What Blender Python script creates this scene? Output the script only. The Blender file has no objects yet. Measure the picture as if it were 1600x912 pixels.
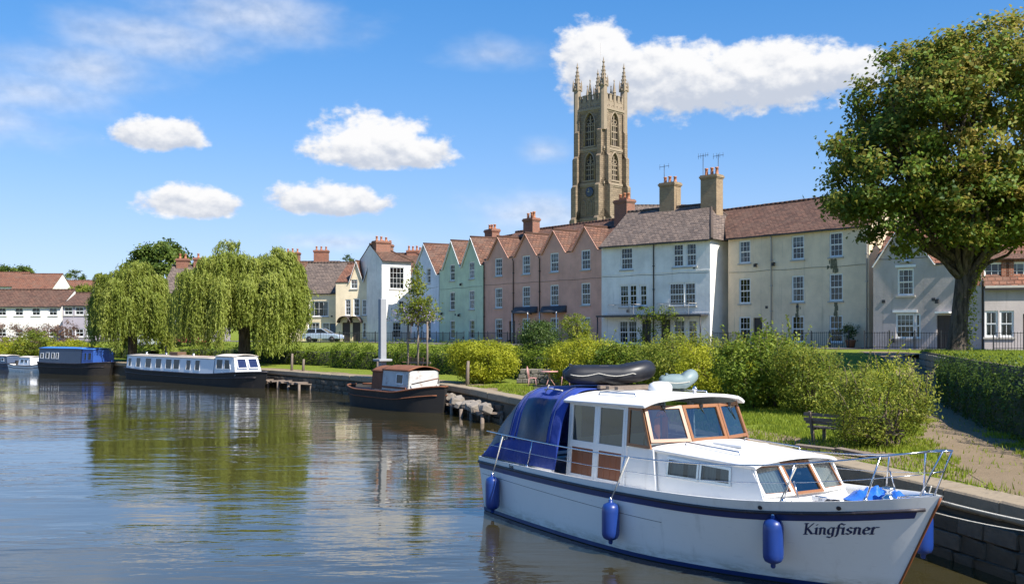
import bpy, bmesh, math, random
import numpy as np
from mathutils import Vector, Matrix, Quaternion, noise as mnoise
from mathutils.geometry import tessellate_polygon

random.seed(7)
RNG = np.random.default_rng(11)
SC = bpy.context.scene
COL = SC.collection
R = math.radians

# ------------------------------------------------------------------ camera
EYE = 3.6
cam_d = bpy.data.cameras.new('camera')
cam_d.lens = 36.0
cam_d.sensor_width = 36.0
cam_d.shift_y = 0.04
cam_d.clip_end = 5000
cam_d.clip_start = 0.1
cam = bpy.data.objects.new('camera', cam_d)
cam.location = (0, 0, EYE)
cam.rotation_euler = (R(90), 0, 0)
COL.objects.link(cam)
SC.camera = cam

# ------------------------------------------------------------------ light
SUN_EL = R(47)
SUN_H = Vector((0.70, -0.71)).normalized()
SUN_DIR = Vector((SUN_H.x * math.cos(SUN_EL), SUN_H.y * math.cos(SUN_EL), math.sin(SUN_EL)))
sun_d = bpy.data.lights.new('sun', 'SUN')
sun_d.energy = 4.5
sun_d.angle = R(0.5)
sun_d.color = (1.0, 0.95, 0.87)
sun = bpy.data.objects.new('sun', sun_d)
sun.rotation_euler = SUN_DIR.to_track_quat('Z', 'Y').to_euler()
sun.location = (40, -30, 60)
COL.objects.link(sun)

SC.view_settings.view_transform = 'Standard'
SC.view_settings.look = 'None'
SC.view_settings.exposure = 0.88
SC.view_settings.gamma = 1.0
SC.view_settings.use_curve_mapping = False
SC.cycles.max_bounces = 8
SC.cycles.diffuse_bounces = 3
SC.cycles.glossy_bounces = 4
SC.cycles.transparent_max_bounces = 12
SC.cycles.transmission_bounces = 4
SC.cycles.use_denoising = True
SC.cycles.sample_clamp_indirect = 6.0


class NB:
    """small helper to write node graphs"""
    def __init__(self, tree):
        self.t = tree
        self.n = tree.nodes
        self.l = tree.links

    def node(self, typ, **kw):
        nd = self.n.new(typ)
        for k, v in kw.items():
            setattr(nd, k, v)
        return nd

    def put(self, sock, val):
        if isinstance(val, bpy.types.NodeSocket):
            self.l.new(val, sock)
        elif val is not None:
            sock.default_value = val

    def m(self, op, a, b=None, c=None, clamp=False):
        nd = self.n.new('ShaderNodeMath')
        nd.operation = op
        nd.use_clamp = clamp
        self.put(nd.inputs[0], a)
        if b is not None:
            self.put(nd.inputs[1], b)
        if c is not None:
            self.put(nd.inputs[2], c)
        return nd.outputs[0]

    def vm(self, op, a, b=None):
        nd = self.n.new('ShaderNodeVectorMath')
        nd.operation = op
        self.put(nd.inputs[0], a)
        if b is not None:
            self.put(nd.inputs[1], b)
        return nd.outputs[0]

    def mix(self, fac, a, b, blend='MIX'):
        nd = self.n.new('ShaderNodeMix')
        nd.data_type = 'RGBA'
        nd.blend_type = blend
        self.put(nd.inputs[0], fac)
        self.put(nd.inputs[6], a if isinstance(a, bpy.types.NodeSocket) else (*a[:3], 1))
        self.put(nd.inputs[7], b if isinstance(b, bpy.types.NodeSocket) else (*b[:3], 1))
        return nd.outputs[2]

    def smooth(self, x, lo, hi, a=0.0, b=1.0):
        nd = self.n.new('ShaderNodeMapRange')
        nd.interpolation_type = 'SMOOTHSTEP'
        self.put(nd.inputs[0], x)
        nd.inputs[1].default_value = lo
        nd.inputs[2].default_value = hi
        nd.inputs[3].default_value = a
        nd.inputs[4].default_value = b
        return nd.outputs[0]

    def noise(self, vec, scale, detail=4, rough=0.55, dim='3D'):
        nd = self.n.new('ShaderNodeTexNoise')
        nd.noise_dimensions = dim
        self.put(nd.inputs['Vector'], vec)
        nd.inputs['Scale'].default_value = scale
        nd.inputs['Detail'].default_value = detail
        nd.inputs['Roughness'].default_value = rough
        return nd.outputs['Fac']

    def scaled(self, vec, s):
        nd = self.n.new('ShaderNodeMapping')
        self.put(nd.inputs[0], vec)
        nd.inputs[3].default_value = s
        return nd.outputs[0]

    def coord(self, which='Object'):
        return self.n.new('ShaderNodeTexCoord').outputs[which]


# ------------------------------------------------------------------ world
world = bpy.data.worlds.new('World')
SC.world = world
world.use_nodes = True
world.cycles.sampling_method = 'MANUAL'
world.cycles.sample_map_resolution = 256
wt = world.node_tree
wt.nodes.clear()
W = NB(wt)
sky = W.node('ShaderNodeTexSky', sky_type='NISHITA')
sky.sun_disc = False
sky.sun_elevation = SUN_EL
sky.sun_rotation = math.atan2(SUN_H.x, SUN_H.y)
sky.altitude = 0
sky.air_density = 1.0
sky.dust_density = 0.2
sky.ozone_density = 3.0
SKY_STRENGTH = 0.14
dirv = W.coord('Generated')
sep = W.node('ShaderNodeSeparateXYZ')
wt.links.new(dirv, sep.inputs[0])
dx, dy, dz = sep.outputs
az = W.m('ARCTAN2', dx, dy)
el = W.m('ARCSINE', dz)
nv = W.scaled(dirv, (1.0, 1.0, 1.5))
n1 = W.noise(nv, 40.0, 5, 0.58)
n2 = W.noise(W.scaled(dirv, (1, 1, 2.2)), 9.0, 4, 0.6)
n3 = W.noise(W.vm('ADD', nv, (0.003, -0.003, 0.009)), 40.0, 3, 0.5)


def sky_angles(px, py):
    a = math.atan((px - 800) / 1600)
    return a, math.atan((520 - py) / 1600 * math.cos(a))


# centre x, centre y, half width, height above centre, depth below centre (angles from these)
SOLID = [(250, 214, 74, 34, 22), (582, 240, 112, 72, 26), (600, 244, 120, 50, 22), (298, 322, 84, 36, 20), (518, 318, 96, 38, 22),
         (930, 100, 74, 72, 76), (1050, 128, 150, 66, 62), (1200, 122, 150, 62, 56), (1310, 112, 84, 40, 34)]
WISPY = [(775, 88, 120, 34, 30), (850, 236, 66, 28, 24), (830, 334, 150, 44, 40), (520, 378, 120, 22, 16),
         (60, 150, 150, 50, 50), (150, 110, 170, 54, 54), (260, 68, 190, 54, 54), (390, 25, 210, 56, 56), (-10, 190, 140, 50, 50)]
cxyz = W.node('ShaderNodeCombineXYZ')
W.put(cxyz.inputs[0], az)
W.put(cxyz.inputs[1], el)
pos = cxyz.outputs[0]
e1 = hsum = e2 = None


def cloud_e(ca, ce, ra, rb, rc, want_h=False):
    nd = W.node('ShaderNodeVectorMath', operation='MULTIPLY_ADD')
    W.put(nd.inputs[0], pos)
    nd.inputs[1].default_value = (1 / ra, 1 / rb, 0)
    nd.inputs[2].default_value = (-ca / ra, -ce / rb, 0)
    v3 = W.vm('MAXIMUM', nd.outputs[0], W.vm('MULTIPLY', nd.outputs[0], (1, -rb / rc, 1)))
    ln = W.node('ShaderNodeVectorMath', operation='LENGTH')
    W.put(ln.inputs[0], v3)
    h = None
    if want_h:
        sp_ = W.node('ShaderNodeSeparateXYZ')
        W.put(sp_.inputs[0], nd.outputs[0])
        h = W.m('MULTIPLY', W.m('MULTIPLY_ADD', ln.outputs[1], -2.0, 2.4, clamp=True), sp_.outputs[1])
    return ln.outputs[1], h


specs = []
for s in SOLID:
    a, b = sky_angles(s[0], s[1])
    specs.append((a, b, s[2] / 1600, s[3] / 1600, s[4] / 1600))
crng = random.Random(5)
for k in range(11):                                   # the same fair-weather clouds go on around the sky
    a = 0.75 + k * (2 * math.pi - 1.5) / 10.5
    specs.append((a if a < math.pi else a - 2 * math.pi, crng.uniform(0.1, 0.5), crng.uniform(0.06, 0.13), crng.uniform(0.03, 0.05), 0.025))
for i_, sp in enumerate(specs):
    e, h = cloud_e(*sp, want_h=i_ < len(SOLID))
    e1 = e if e1 is None else W.m('MINIMUM', e1, e)
    if h is not None:
        hsum = h if hsum is None else W.m('ADD', hsum, h)
for s in WISPY:
    a, b = sky_angles(s[0], s[1])
    e, h = cloud_e(a, b, s[2] / 1600, s[3] / 1600, s[4] / 1600)
    e2 = e if e2 is None else W.m('MINIMUM', e2, e)
d1 = W.smooth(W.m('SUBTRACT', W.m('MULTIPLY', W.m('SUBTRACT', n1, 0.46), 1.15), W.m('SUBTRACT', e1, 0.98)), 0.0, 0.34)
d2 = W.m('MULTIPLY', W.smooth(W.m('SUBTRACT', W.m('MULTIPLY', W.m('SUBTRACT', n2, 0.44), 1.7), W.m('SUBTRACT', e2, 1.0)), 0.0, 1.4), 0.62)
dens = W.m('MAXIMUM', d1, d2)
relief = W.m('MULTIPLY', W.m('SUBTRACT', n1, n3), 2.6)
lit = W.smooth(W.m('ADD', hsum, relief), -0.75, 0.75)
ccol = W.mix(lit, (0.32, 0.35, 0.41), (0.535, 0.535, 0.54))
hs = W.node('ShaderNodeHueSaturation')
hs.inputs['Hue'].default_value = 0.508
hs.inputs['Saturation'].default_value = 1.38
hs.inputs['Value'].default_value = SKY_STRENGTH
wt.links.new(sky.outputs[0], hs.inputs['Color'])
# the camera's soft shoulder: bright sky near the horizon keeps its colour
shoulder = W.vm('ADD', W.vm('MULTIPLY', hs.outputs[0], (1.75, 1.3, 0.72)), (1.0, 1.0, 1.0))
sky_c = W.vm('DIVIDE', hs.outputs[0], shoulder)
final = W.mix(dens, sky_c, ccol)
bg = W.node('ShaderNodeBackground')
wt.links.new(final, bg.inputs[0])
bg.inputs[1].default_value = 1.0
wo = W.node('ShaderNodeOutputWorld')
wt.links.new(bg.outputs[0], wo.inputs[0])


# ------------------------------------------------------------------ mesh helpers
def link(o, parent=None):
    COL.objects.link(o)
    if parent is not None:
        o.parent = parent
    return o


def tag(o, label=None, cat=None, group=None, kind=None):
    if label:
        o['label'] = label
    if cat:
        o['category'] = cat
    if group:
        o['group'] = group
    if kind:
        o['kind'] = kind
    return o


def empty(name, loc=(0, 0, 0), rz=0.0, parent=None):
    o = bpy.data.objects.new(name, None)
    o.location = loc
    o.rotation_euler = (0, 0, rz)
    o.empty_display_size = 0.3
    return link(o, parent)


def copy_tree(o, parent=None):
    kids = list(o.children)
    c = o.copy()
    COL.objects.link(c)
    c.parent = parent
    for k in kids:
        copy_tree(k, c)
    return c


class MB:
    def __init__(self):
        self.v = []
        self.f = []
        self.sm = []
        self.uv = {}

    def add(self, vs, fs, smooth=False):
        o = len(self.v)
        self.v += [tuple(p) for p in vs]
        for f in fs:
            self.f.append(tuple(i + o for i in f))
            self.sm.append(smooth)
        return self

    def box(self, x0, x1, y0, y1, z0, z1):
        vs = [(x, y, z) for z in (z0, z1) for y in (y0, y1) for x in (x0, x1)]
        return self.add(vs, [(0, 2, 3, 1), (4, 5, 7, 6), (0, 1, 5, 4), (2, 6, 7, 3), (0, 4, 6, 2), (1, 3, 7, 5)])

    def cbox(self, c, s):
        return self.box(c[0] - s[0] / 2, c[0] + s[0] / 2, c[1] - s[1] / 2, c[1] + s[1] / 2, c[2] - s[2] / 2, c[2] + s[2] / 2)

    def bar(self, a, b, w, h, up=(0, 0, 1)):
        a, b = Vector(a), Vector(b)
        d = (b - a).normalized()
        s = d.cross(Vector(up))
        if s.length < 1e-4:
            s = d.cross(Vector((1, 0, 0)))
        s.normalize()
        u = s.cross(d)
        vs = []
        for p in (a, b):
            for i, j in ((-1, -1), (1, -1), (1, 1), (-1, 1)):
                vs.append(p + s * (i * w / 2) + u * (j * h / 2))
        return self.add(vs, [(0, 1, 2, 3), (7, 6, 5, 4), (0, 4, 5, 1), (1, 5, 6, 2), (2, 6, 7, 3), (3, 7, 4, 0)])

    def tube(self, pts, r, n=8, smooth=True, cap=True, closed=False):
        pts = [Vector(p) for p in pts]
        rs = r if isinstance(r, (list, tuple)) else [r] * len(pts)
        vs, fs = [], []
        prev = None
        m = len(pts)
        for i, p in enumerate(pts):
            if closed:
                d = pts[(i + 1) % m] - pts[i - 1]
            else:
                d = pts[min(i + 1, m - 1)] - pts[max(i - 1, 0)]
            if d.length < 1e-9:
                d = Vector((0, 0, 1))
            d.normalize()
            if prev is None:
                s = d.cross(Vector((0, 0, 1)))
                if s.length < 1e-3:
                    s = d.cross(Vector((1, 0, 0)))
            else:
                s = prev - d * prev.dot(d)
                if s.length < 1e-6:
                    s = d.cross(Vector((1, 0, 0)))
            s.normalize()
            prev = s
            u = d.cross(s)
            for k in range(n):
                a = 2 * math.pi * k / n
                vs.append(p + (s * math.cos(a) + u * math.sin(a)) * rs[i])
        rows = m if closed else m - 1
        for i in range(rows):
            j = (i + 1) % m
            for k in range(n):
                fs.append((i * n + k, i * n + (k + 1) % n, j * n + (k + 1) % n, j * n + k))
        self.add(vs, fs, smooth)
        if cap and not closed:
            o = len(self.v) - len(vs)
            self.f.append(tuple(o + k for k in reversed(range(n))))
            self.sm.append(False)
            self.f.append(tuple(o + (m - 1) * n + k for k in range(n)))
            self.sm.append(False)
        return self

    def lathe(self, prof, n=16, c=(0, 0, 0), axis='Z', smooth=True):
        vs, fs = [], []
        for r, h in prof:
            for k in range(n):
                a = 2 * math.pi * k / n
                p = (r * math.cos(a), r * math.sin(a), h)
                if axis == 'X':
                    p = (h, p[0], p[1])
                elif axis == 'Y':
                    p = (p[1], h, p[0])
                vs.append((c[0] + p[0], c[1] + p[1], c[2] + p[2]))
        m = len(prof)
        for i in range(m - 1):
            for k in range(n):
                fs.append((i * n + k, i * n + (k + 1) % n, (i + 1) * n + (k + 1) % n, (i + 1) * n + k))
        fs.append(tuple(reversed(range(n))))
        fs.append(tuple((m - 1) * n + k for k in range(n)))
        return self.add(vs, fs, smooth)

    def grid(self, fn, nu, nv, smooth=True, flip=False, uvfn=None, closed_u=False):
        """fn(i/nu, j/nv) -> point"""
        o = len(self.v)
        for j in range(nv + 1):
            for i in range(nu + 1):
                self.v.append(tuple(fn(i / nu, j / nv)))
                if uvfn:
                    self.uv[len(self.v) - 1] = uvfn(i / nu, j / nv)
        for j in range(nv):
            for i in range(nu):
                a = o + j * (nu + 1) + i
                q = (a, a + 1, a + nu + 2, a + nu + 1)
                self.f.append(tuple(reversed(q)) if flip else q)
                self.sm.append(smooth)
        return self

    def poly_prism(self, pts, extr, holes=()):
        """flat polygon (3d pts) with holes, extruded by vector"""
        loops = [list(map(Vector, pts))] + [list(map(Vector, h)) for h in holes]
        tris = tessellate_polygon(loops)
        flat = [p for lp in loops for p in lp]
        e = Vector(extr)
        n = len(flat)
        fs = []
        # orient front opposite to extrusion
        if tris:
            a, b, c = (flat[i] for i in tris[0])
            up = (b - a).cross(c - a).dot(e) < 0
        for t in tris:
            a, b, c = (flat[i] for i in t)
            front = (b - a).cross(c - a).dot(e) < 0
            t1 = t if front else (t[0], t[2], t[1])
            fs.append(tuple(t1))
            fs.append((t1[0] + n, t1[2] + n, t1[1] + n))
        k = 0
        for lp in loops:
            m = len(lp)
            for i in range(m):
                j = (i + 1) % m
                fs.append((k + i, k + j, k + j + n, k + i + n))
            k += m
        return self.add(flat + [p + e for p in flat], fs)

    def mesh(self, name, mat=None, recalc=True):
        me = bpy.data.meshes.new(name)
        me.from_pydata(self.v, [], self.f)
        me.polygons.foreach_set('use_smooth', self.sm)
        if self.uv:
            ul = me.uv_layers.new(name='UVMap')
            buf = np.zeros(len(me.loops) * 2, dtype=np.float32)
            for i, lp in enumerate(me.loops):
                u = self.uv.get(lp.vertex_index, (0, 0))
                buf[2 * i], buf[2 * i + 1] = u
            ul.data.foreach_set('uv', buf)
        if recalc:
            bm = bmesh.new()
            bm.from_mesh(me)
            bmesh.ops.recalc_face_normals(bm, faces=bm.faces)
            bm.to_mesh(me)
            bm.free()
        if mat is not None:
            me.materials.append(mat)
        me.update()
        return me

    def build(self, name, mat, parent=None, loc=(0, 0, 0), rot=(0, 0, 0), recalc=True, bevel=0.0):
        o = bpy.data.objects.new(name, self.mesh(name, mat, recalc))
        o.location = loc
        o.rotation_euler = rot
        if bevel:
            b = o.modifiers.new('bevel', 'BEVEL')
            b.width = bevel
            b.segments = 2
            b.limit_method = 'ANGLE'
        return link(o, parent)


def inst(name, me, parent=None, loc=(0, 0, 0), rot=(0, 0, 0), scale=None):
    o = bpy.data.objects.new(name, me)
    o.location = loc
    o.rotation_euler = rot
    if scale:
        o.scale = scale
    return link(o, parent)


def crom(xs, ys, x):
    """smooth 1d interpolation through points"""
    if x <= xs[0]:
        return ys[0]
    if x >= xs[-1]:
        return ys[-1]
    i = max(k for k in range(len(xs) - 1) if xs[k] <= x)
    h = xs[i + 1] - xs[i]
    t = (x - xs[i]) / h

    def slope(k):
        if k == 0:
            return (ys[1] - ys[0]) / (xs[1] - xs[0])
        if k == len(xs) - 1:
            return (ys[-1] - ys[-2]) / (xs[-1] - xs[-2])
        return (ys[k + 1] - ys[k - 1]) / (xs[k + 1] - xs[k - 1])
    m0, m1 = slope(i) * h, slope(i + 1) * h
    return ((2 * t**3 - 3 * t**2 + 1) * ys[i] + (t**3 - 2 * t**2 + t) * m0 + (-2 * t**3 + 3 * t**2) * ys[i + 1] + (t**3 - t**2) * m1)


def sstep(a, b, x):
    t = min(1.0, max(0.0, (x - a) / (b - a)))
    return t * t * (3 - 2 * t)


def X(px, depth):
    """lateral metres of a sight line at a depth"""
    return (px - 800) / 1600 * depth


def Z(py, depth):
    return EYE - (py - 520) / 1600 * depth


# ------------------------------------------------------------------ materials
def new_mat(name):
    m = bpy.data.materials.new(name)
    m.use_nodes = True
    t = m.node_tree
    b = t.nodes['Principled BSDF']
    return m, NB(t), b


def paint(name, col, rough=0.5, var=0.06, scale=3.0, bump=0.0, bscale=30.0, metal=0.0, spec=0.5, coat=0.0, dirt=None, dirt_amt=0.3, dscale=1.2):
    m, N, b = new_mat(name)
    co = N.coord('Object')
    n = N.noise(co, scale, 5, 0.6)
    lo = tuple(c * (1 - var * 2) for c in col)
    hi = tuple(min(1, c * (1 + var * 2)) for c in col)
    c = N.mix(n, lo, hi)
    if dirt:
        dn = N.noise(co, dscale, 6, 0.7)
        c = N.mix(N.smooth(dn, 0.52, 0.75, 0, dirt_amt), c, dirt)
    N.put(b.inputs['Base Color'], c)
    b.inputs['Roughness'].default_value = rough
    b.inputs['Metallic'].default_value = metal
    b.inputs['Specular IOR Level'].default_value = spec
    b.inputs['Coat Weight'].default_value = coat
    if bump:
        bn = N.node('ShaderNodeBump')
        bn.inputs['Strength'].default_value = bump
        bn.inputs['Distance'].default_value = 0.02
        N.put(bn.inputs['Height'], N.noise(co, bscale, 5, 0.6))
        N.put(b.inputs['Normal'], bn.outputs[0])
    return m


def plaster(name, col, grime=(0.20, 0.17, 0.13), amt=0.30):
    m, N, b = new_mat(name)
    co = N.coord('Object')
    big = N.noise(co, 0.45, 6, 0.65)
    fine = N.noise(co, 7.0, 6, 0.7)
    streak = N.noise(N.scaled(co, (2.6, 2.6, 0.16)), 1.0, 7, 0.72)
    patch = N.noise(co, 1.3, 8, 0.75)
    c = N.mix(N.smooth(big, 0.3, 0.7), tuple(x * 0.80 for x in col), tuple(min(1, x * 1.07) for x in col))
    c = N.mix(N.m('MULTIPLY', fine, 0.16), c, tuple(x * 0.6 for x in col))
    c = N.mix(N.smooth(streak, 0.53, 0.74, 0, amt * 1.3), c, grime)
    c = N.mix(N.smooth(patch, 0.57, 0.68, 0, amt * 0.9), c, tuple(x * 0.62 for x in col))
    N.put(b.inputs['Base Color'], c)
    b.inputs['Roughness'].default_value = 0.88
    b.inputs['Specular IOR Level'].default_value = 0.25
    bn = N.node('ShaderNodeBump')
    bn.inputs['Strength'].default_value = 0.5
    bn.inputs['Distance'].default_value = 0.03
    N.put(bn.inputs['Height'], N.noise(co, 3.5, 8, 0.7))
    N.put(b.inputs['Normal'], bn.outputs[0])
    return m


def tiles(name, ca, cb, cc, lichen=(0.42, 0.38, 0.30), lich=0.4, bw=0.42, bh=0.29):
    """plain tile roof, uses UV in metres"""
    m, N, b = new_mat(name)
    uv = N.coord('UV')
    wob = N.noise(N.scaled(uv, (1, 1, 1)), 1.2, 3, 0.6)
    cx = N.node('ShaderNodeCombineXYZ')
    N.put(cx.inputs[1], N.m('MULTIPLY', N.m('SUBTRACT', wob, 0.5), 0.16))
    uvw = N.vm('ADD', uv, cx.outputs[0])
    br = N.node('ShaderNodeTexBrick')
    br.offset = 0.5
    N.put(br.inputs['Vector'], uvw)
    br.inputs['Scale'].default_value = 1.0
    br.inputs['Brick Width'].default_value = bw
    br.inputs['Row Height'].default_value = bh
    br.inputs['Mortar Size'].default_value = 0.035
    br.inputs['Mortar Smooth'].default_value = 0.3
    br.inputs['Bias'].default_value = 0.0
    br.inputs['Color1'].default_value = (*ca, 1)
    br.inputs['Color2'].default_value = (*cb, 1)
    br.inputs['Mortar'].default_value = tuple(x * 0.35 for x in ca) + (1,)
    big = N.noise(uv, 0.7, 6, 0.7)
    c = N.mix(N.smooth(big, 0.42, 0.66, 0, 0.75), br.outputs['Color'], cc)
    sp = N.noise(uv, 3.4, 7, 0.75)
    c = N.mix(N.smooth(sp, 0.57, 0.70, 0, lich), c, lichen)
    N.put(b.inputs['Base Color'], c)
    b.inputs['Roughness'].default_value = 0.85
    b.inputs['Specular IOR Level'].default_value = 0.3
    # each course tips up at its lower edge
    sx = N.node('ShaderNodeSeparateXYZ')
    N.put(sx.inputs[0], uvw)
    saw = N.m('SUBTRACT', 1.0, N.m('FRACT', N.m('DIVIDE', sx.outputs[1], bh)))
    hgt = N.m('ADD', N.m('MULTIPLY', saw, 0.8), N.m('MULTIPLY', br.outputs['Fac'], -0.7))
    hgt = N.m('ADD', hgt, N.m('MULTIPLY', N.noise(uv, 5.0, 4, 0.7), 0.9))
    bn = N.node('ShaderNodeBump')
    bn.inputs['Strength'].default_value = 0.9
    bn.inputs['Distance'].default_value = 0.05
    N.put(bn.inputs['Height'], hgt)
    N.put(b.inputs['Normal'], bn.outputs[0])
    return m


def brickmat(name, ca, cb, mortar, bw=0.23, bh=0.085, ms=0.012, weather=0.3, wcol=(0.10, 0.08, 0.06), axis='XZ'):
    m, N, b = new_mat(name)
    co = N.coord('Object')
    s = N.node('ShaderNodeSeparateXYZ')
    N.put(s.inputs[0], co)
    cx = N.node('ShaderNodeCombineXYZ')
    N.put(cx.inputs[0], N.m('ADD', s.outputs[0], s.outputs[1]))
    N.put(cx.inputs[1], s.outputs[2])
    br = N.node('ShaderNodeTexBrick')
    N.put(br.inputs['Vector'], cx.outputs[0])
    br.inputs['Scale'].default_value = 1.0
    br.inputs['Brick Width'].default_value = bw
    br.inputs['Row Height'].default_value = bh
    br.inputs['Mortar Size'].default_value = ms
    br.inputs['Color1'].default_value = (*ca, 1)
    br.inputs['Color2'].default_value = (*cb, 1)
    br.inputs['Mortar'].default_value = (*mortar, 1)
    n = N.noise(co, 1.0, 7, 0.7)
    c = N.mix(N.smooth(n, 0.48, 0.70, 0, weather), br.outputs['Color'], wcol)
    c = N.mix(N.m('MULTIPLY', N.noise(co, 9.0, 5, 0.7), 0.25), c, tuple(x * 0.5 for x in ca))
    N.put(b.inputs['Base Color'], c)
    b.inputs['Roughness'].default_value = 0.9
    b.inputs['Specular IOR Level'].default_value = 0.2
    bn = N.node('ShaderNodeBump')
    bn.inputs['Strength'].default_value = 0.7
    bn.inputs['Distance'].default_value = 0.025
    N.put(bn.inputs['Height'], N.m('ADD', N.m('MULTIPLY', br.outputs['Fac'], -1.0), N.noise(co, 6.0, 6, 0.7)))
    N.put(b.inputs['Normal'], bn.outputs[0])
    return m


def leafmat(name, dark, mid, light, trans=0.35, gloss=0.06):
    m = bpy.data.materials.new(name)
    m.use_nodes = True
    t = m.node_tree
    t.nodes.clear()
    N = NB(t)
    at = N.node('ShaderNodeAttribute', attribute_name='tint')
    r = N.node('ShaderNodeValToRGB')
    r.color_ramp.elements[0].color = (*dark, 1)
    r.color_ramp.elements[1].color = (*light, 1)
    e = r.color_ramp.elements.new(0.5)
    e.color = (*mid, 1)
    N.put(r.inputs[0], at.outputs['Fac'])
    d = N.node('ShaderNodeBsdfDiffuse')
    N.put(d.inputs[0], r.outputs[0])
    tr = N.node('ShaderNodeBsdfTranslucent')
    N.put(tr.inputs[0], N.mix(0.5, r.outputs[0], tuple(min(1, x * 1.5) for x in light)))
    mx = N.node('ShaderNodeMixShader')
    mx.inputs[0].default_value = trans
    N.put(mx.inputs[1], d.outputs[0])
    N.put(mx.inputs[2], tr.outputs[0])
    g = N.node('ShaderNodeBsdfGlossy')
    g.inputs['Roughness'].default_value = 0.55
    g.inputs['Color'].default_value = (0.9, 0.95, 0.85, 1)
    mg = N.node('ShaderNodeMixShader')
    mg.inputs[0].default_value = gloss * 0.4
    N.put(mg.inputs[1], mx.outputs[0])
    N.put(mg.inputs[2], g.outputs[0])
    o = N.node('ShaderNodeOutputMaterial')
    N.put(o.inputs[0], mg.outputs[0])
    return m


def glassmat(name, tint=(0.8, 0.86, 0.86), refl=0.06, rough=0.02, wav=0.0, cap=0.75, gain=1.0):
    """thin pane: see-through with a fresnel reflection"""
    m = bpy.data.materials.new(name)
    m.use_nodes = True
    t = m.node_tree
    t.nodes.clear()
    N = NB(t)
    lw = N.node('ShaderNodeLayerWeight')
    lw.inputs[0].default_value = 0.5
    fac5 = N.m('POWER', lw.outputs['Facing'], 4.0)
    tp = N.node('ShaderNodeBsdfTransparent')
    tp.inputs[0].default_value = (*tint, 1)
    g = N.node('ShaderNodeBsdfGlossy')
    g.inputs['Roughness'].default_value = rough
    if wav:
        bn = N.node('ShaderNodeBump')
        bn.inputs['Strength'].default_value = wav
        bn.inputs['Distance'].default_value = 0.02
        N.put(bn.inputs['Height'], N.noise(N.coord('Object'), 2.5, 2, 0.5))
        N.put(g.inputs['Normal'], bn.outputs[0])
    mx = N.node('ShaderNodeMixShader')
    N.put(mx.inputs[0], N.m('MINIMUM', N.m('MULTIPLY_ADD', fac5, gain, refl + 0.04), cap))
    N.put(mx.inputs[1], tp.outputs[0])
    N.put(mx.inputs[2], g.outputs[0])
    o = N.node('ShaderNodeOutputMaterial')
    N.put(o.inputs[0], mx.outputs[0])
    return m


M = {}
M['white_wall'] = plaster('white_wall', (0.90, 0.86, 0.79), amt=0.24)
M['bluewhite_wall'] = plaster('bluewhite_wall', (0.78, 0.82, 0.88), amt=0.2)
M['green_wall'] = plaster('green_wall', (0.66, 0.75, 0.53), amt=0.2)
M['pink_wall'] = plaster('pink_wall', (0.78, 0.43, 0.32), amt=0.24)
M['beige_wall'] = plaster('beige_wall', (0.90, 0.71, 0.49), amt=0.26)
M['cream_wall'] = plaster('cream_wall', (0.88, 0.73, 0.50), amt=0.24)
M['shaded_grey_wall'] = plaster('shaded_grey_wall', (0.52, 0.46, 0.43), amt=0.3)  # grey darkened so the colour carries the tree's shade on the cottage
M['mauve_wall'] = plaster('mauve_wall', (0.42, 0.38, 0.42), amt=0.3)
M['roof_red'] = tiles('roof_red', (0.22, 0.105, 0.066), (0.105, 0.056, 0.042), (0.155, 0.098, 0.073))
M['roof_orange'] = tiles('roof_orange', (0.29, 0.125, 0.074), (0.15, 0.07, 0.048), (0.20, 0.115, 0.08))
M['roof_brown'] = tiles('roof_brown', (0.20, 0.105, 0.07), (0.09, 0.05, 0.036), (0.14, 0.085, 0.06), lich=0.3)
M['roof_grey'] = tiles('roof_grey', (0.23, 0.17, 0.135), (0.10, 0.078, 0.068), (0.15, 0.115, 0.095), lichen=(0.50, 0.46, 0.40), lich=0.6)
M['brick_red'] = brickmat('brick_red', (0.38, 0.13, 0.07), (0.26, 0.09, 0.055), (0.36, 0.30, 0.24))
M['brick_buff'] = brickmat('brick_buff', (0.42, 0.30, 0.17), (0.32, 0.21, 0.12), (0.36, 0.30, 0.22))
M['tower_stone'] = brickmat('tower_stone', (0.33, 0.25, 0.17), (0.22, 0.168, 0.118), (0.12, 0.095, 0.07), bw=0.75, bh=0.36, ms=0.02, weather=0.65, wcol=(0.17, 0.14, 0.105))
M['tower_trim'] = paint('tower_trim', (0.30, 0.235, 0.165), 0.9, 0.12, 1.5, bump=0.5, bscale=5, dirt=(0.17, 0.14, 0.10), dirt_amt=0.6)
M['terracotta'] = paint('terracotta', (0.44, 0.18, 0.09), 0.8, 0.12, 6, dirt=(0.12, 0.08, 0.06), dirt_amt=0.5)
M['sash_white'] = paint('sash_white', (0.80, 0.80, 0.78), 0.45, 0.03, 8)
M['sill_stone'] = paint('sill_stone', (0.46, 0.43, 0.38), 0.85, 0.1, 5, dirt=(0.16, 0.14, 0.12))
M['window_glass'] = glassmat('window_glass', (0.42, 0.46, 0.48), 0.03, 0.02, wav=0.12, cap=0.3)
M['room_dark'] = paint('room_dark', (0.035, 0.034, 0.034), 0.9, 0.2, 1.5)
M['curtain'] = paint('curtain', (0.62, 0.60, 0.56), 0.9, 0.1, 4)
M['black_iron'] = paint('black_iron', (0.015, 0.016, 0.018), 0.45, 0.1, 6)
M['gutter'] = paint('gutter', (0.035, 0.03, 0.028), 0.5, 0.15, 4)
M['pipe_pale'] = paint('pipe_pale', (0.42, 0.40, 0.38), 0.6, 0.1, 4)
M['lead'] = paint('lead', (0.05, 0.05, 0.055), 0.6, 0.2, 5)
M['door_dark'] = paint('door_dark', (0.05, 0.035, 0.03), 0.5, 0.15, 4)
M['door_blue'] = paint('door_blue', (0.06, 0.10, 0.16), 0.45, 0.1, 4)
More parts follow.
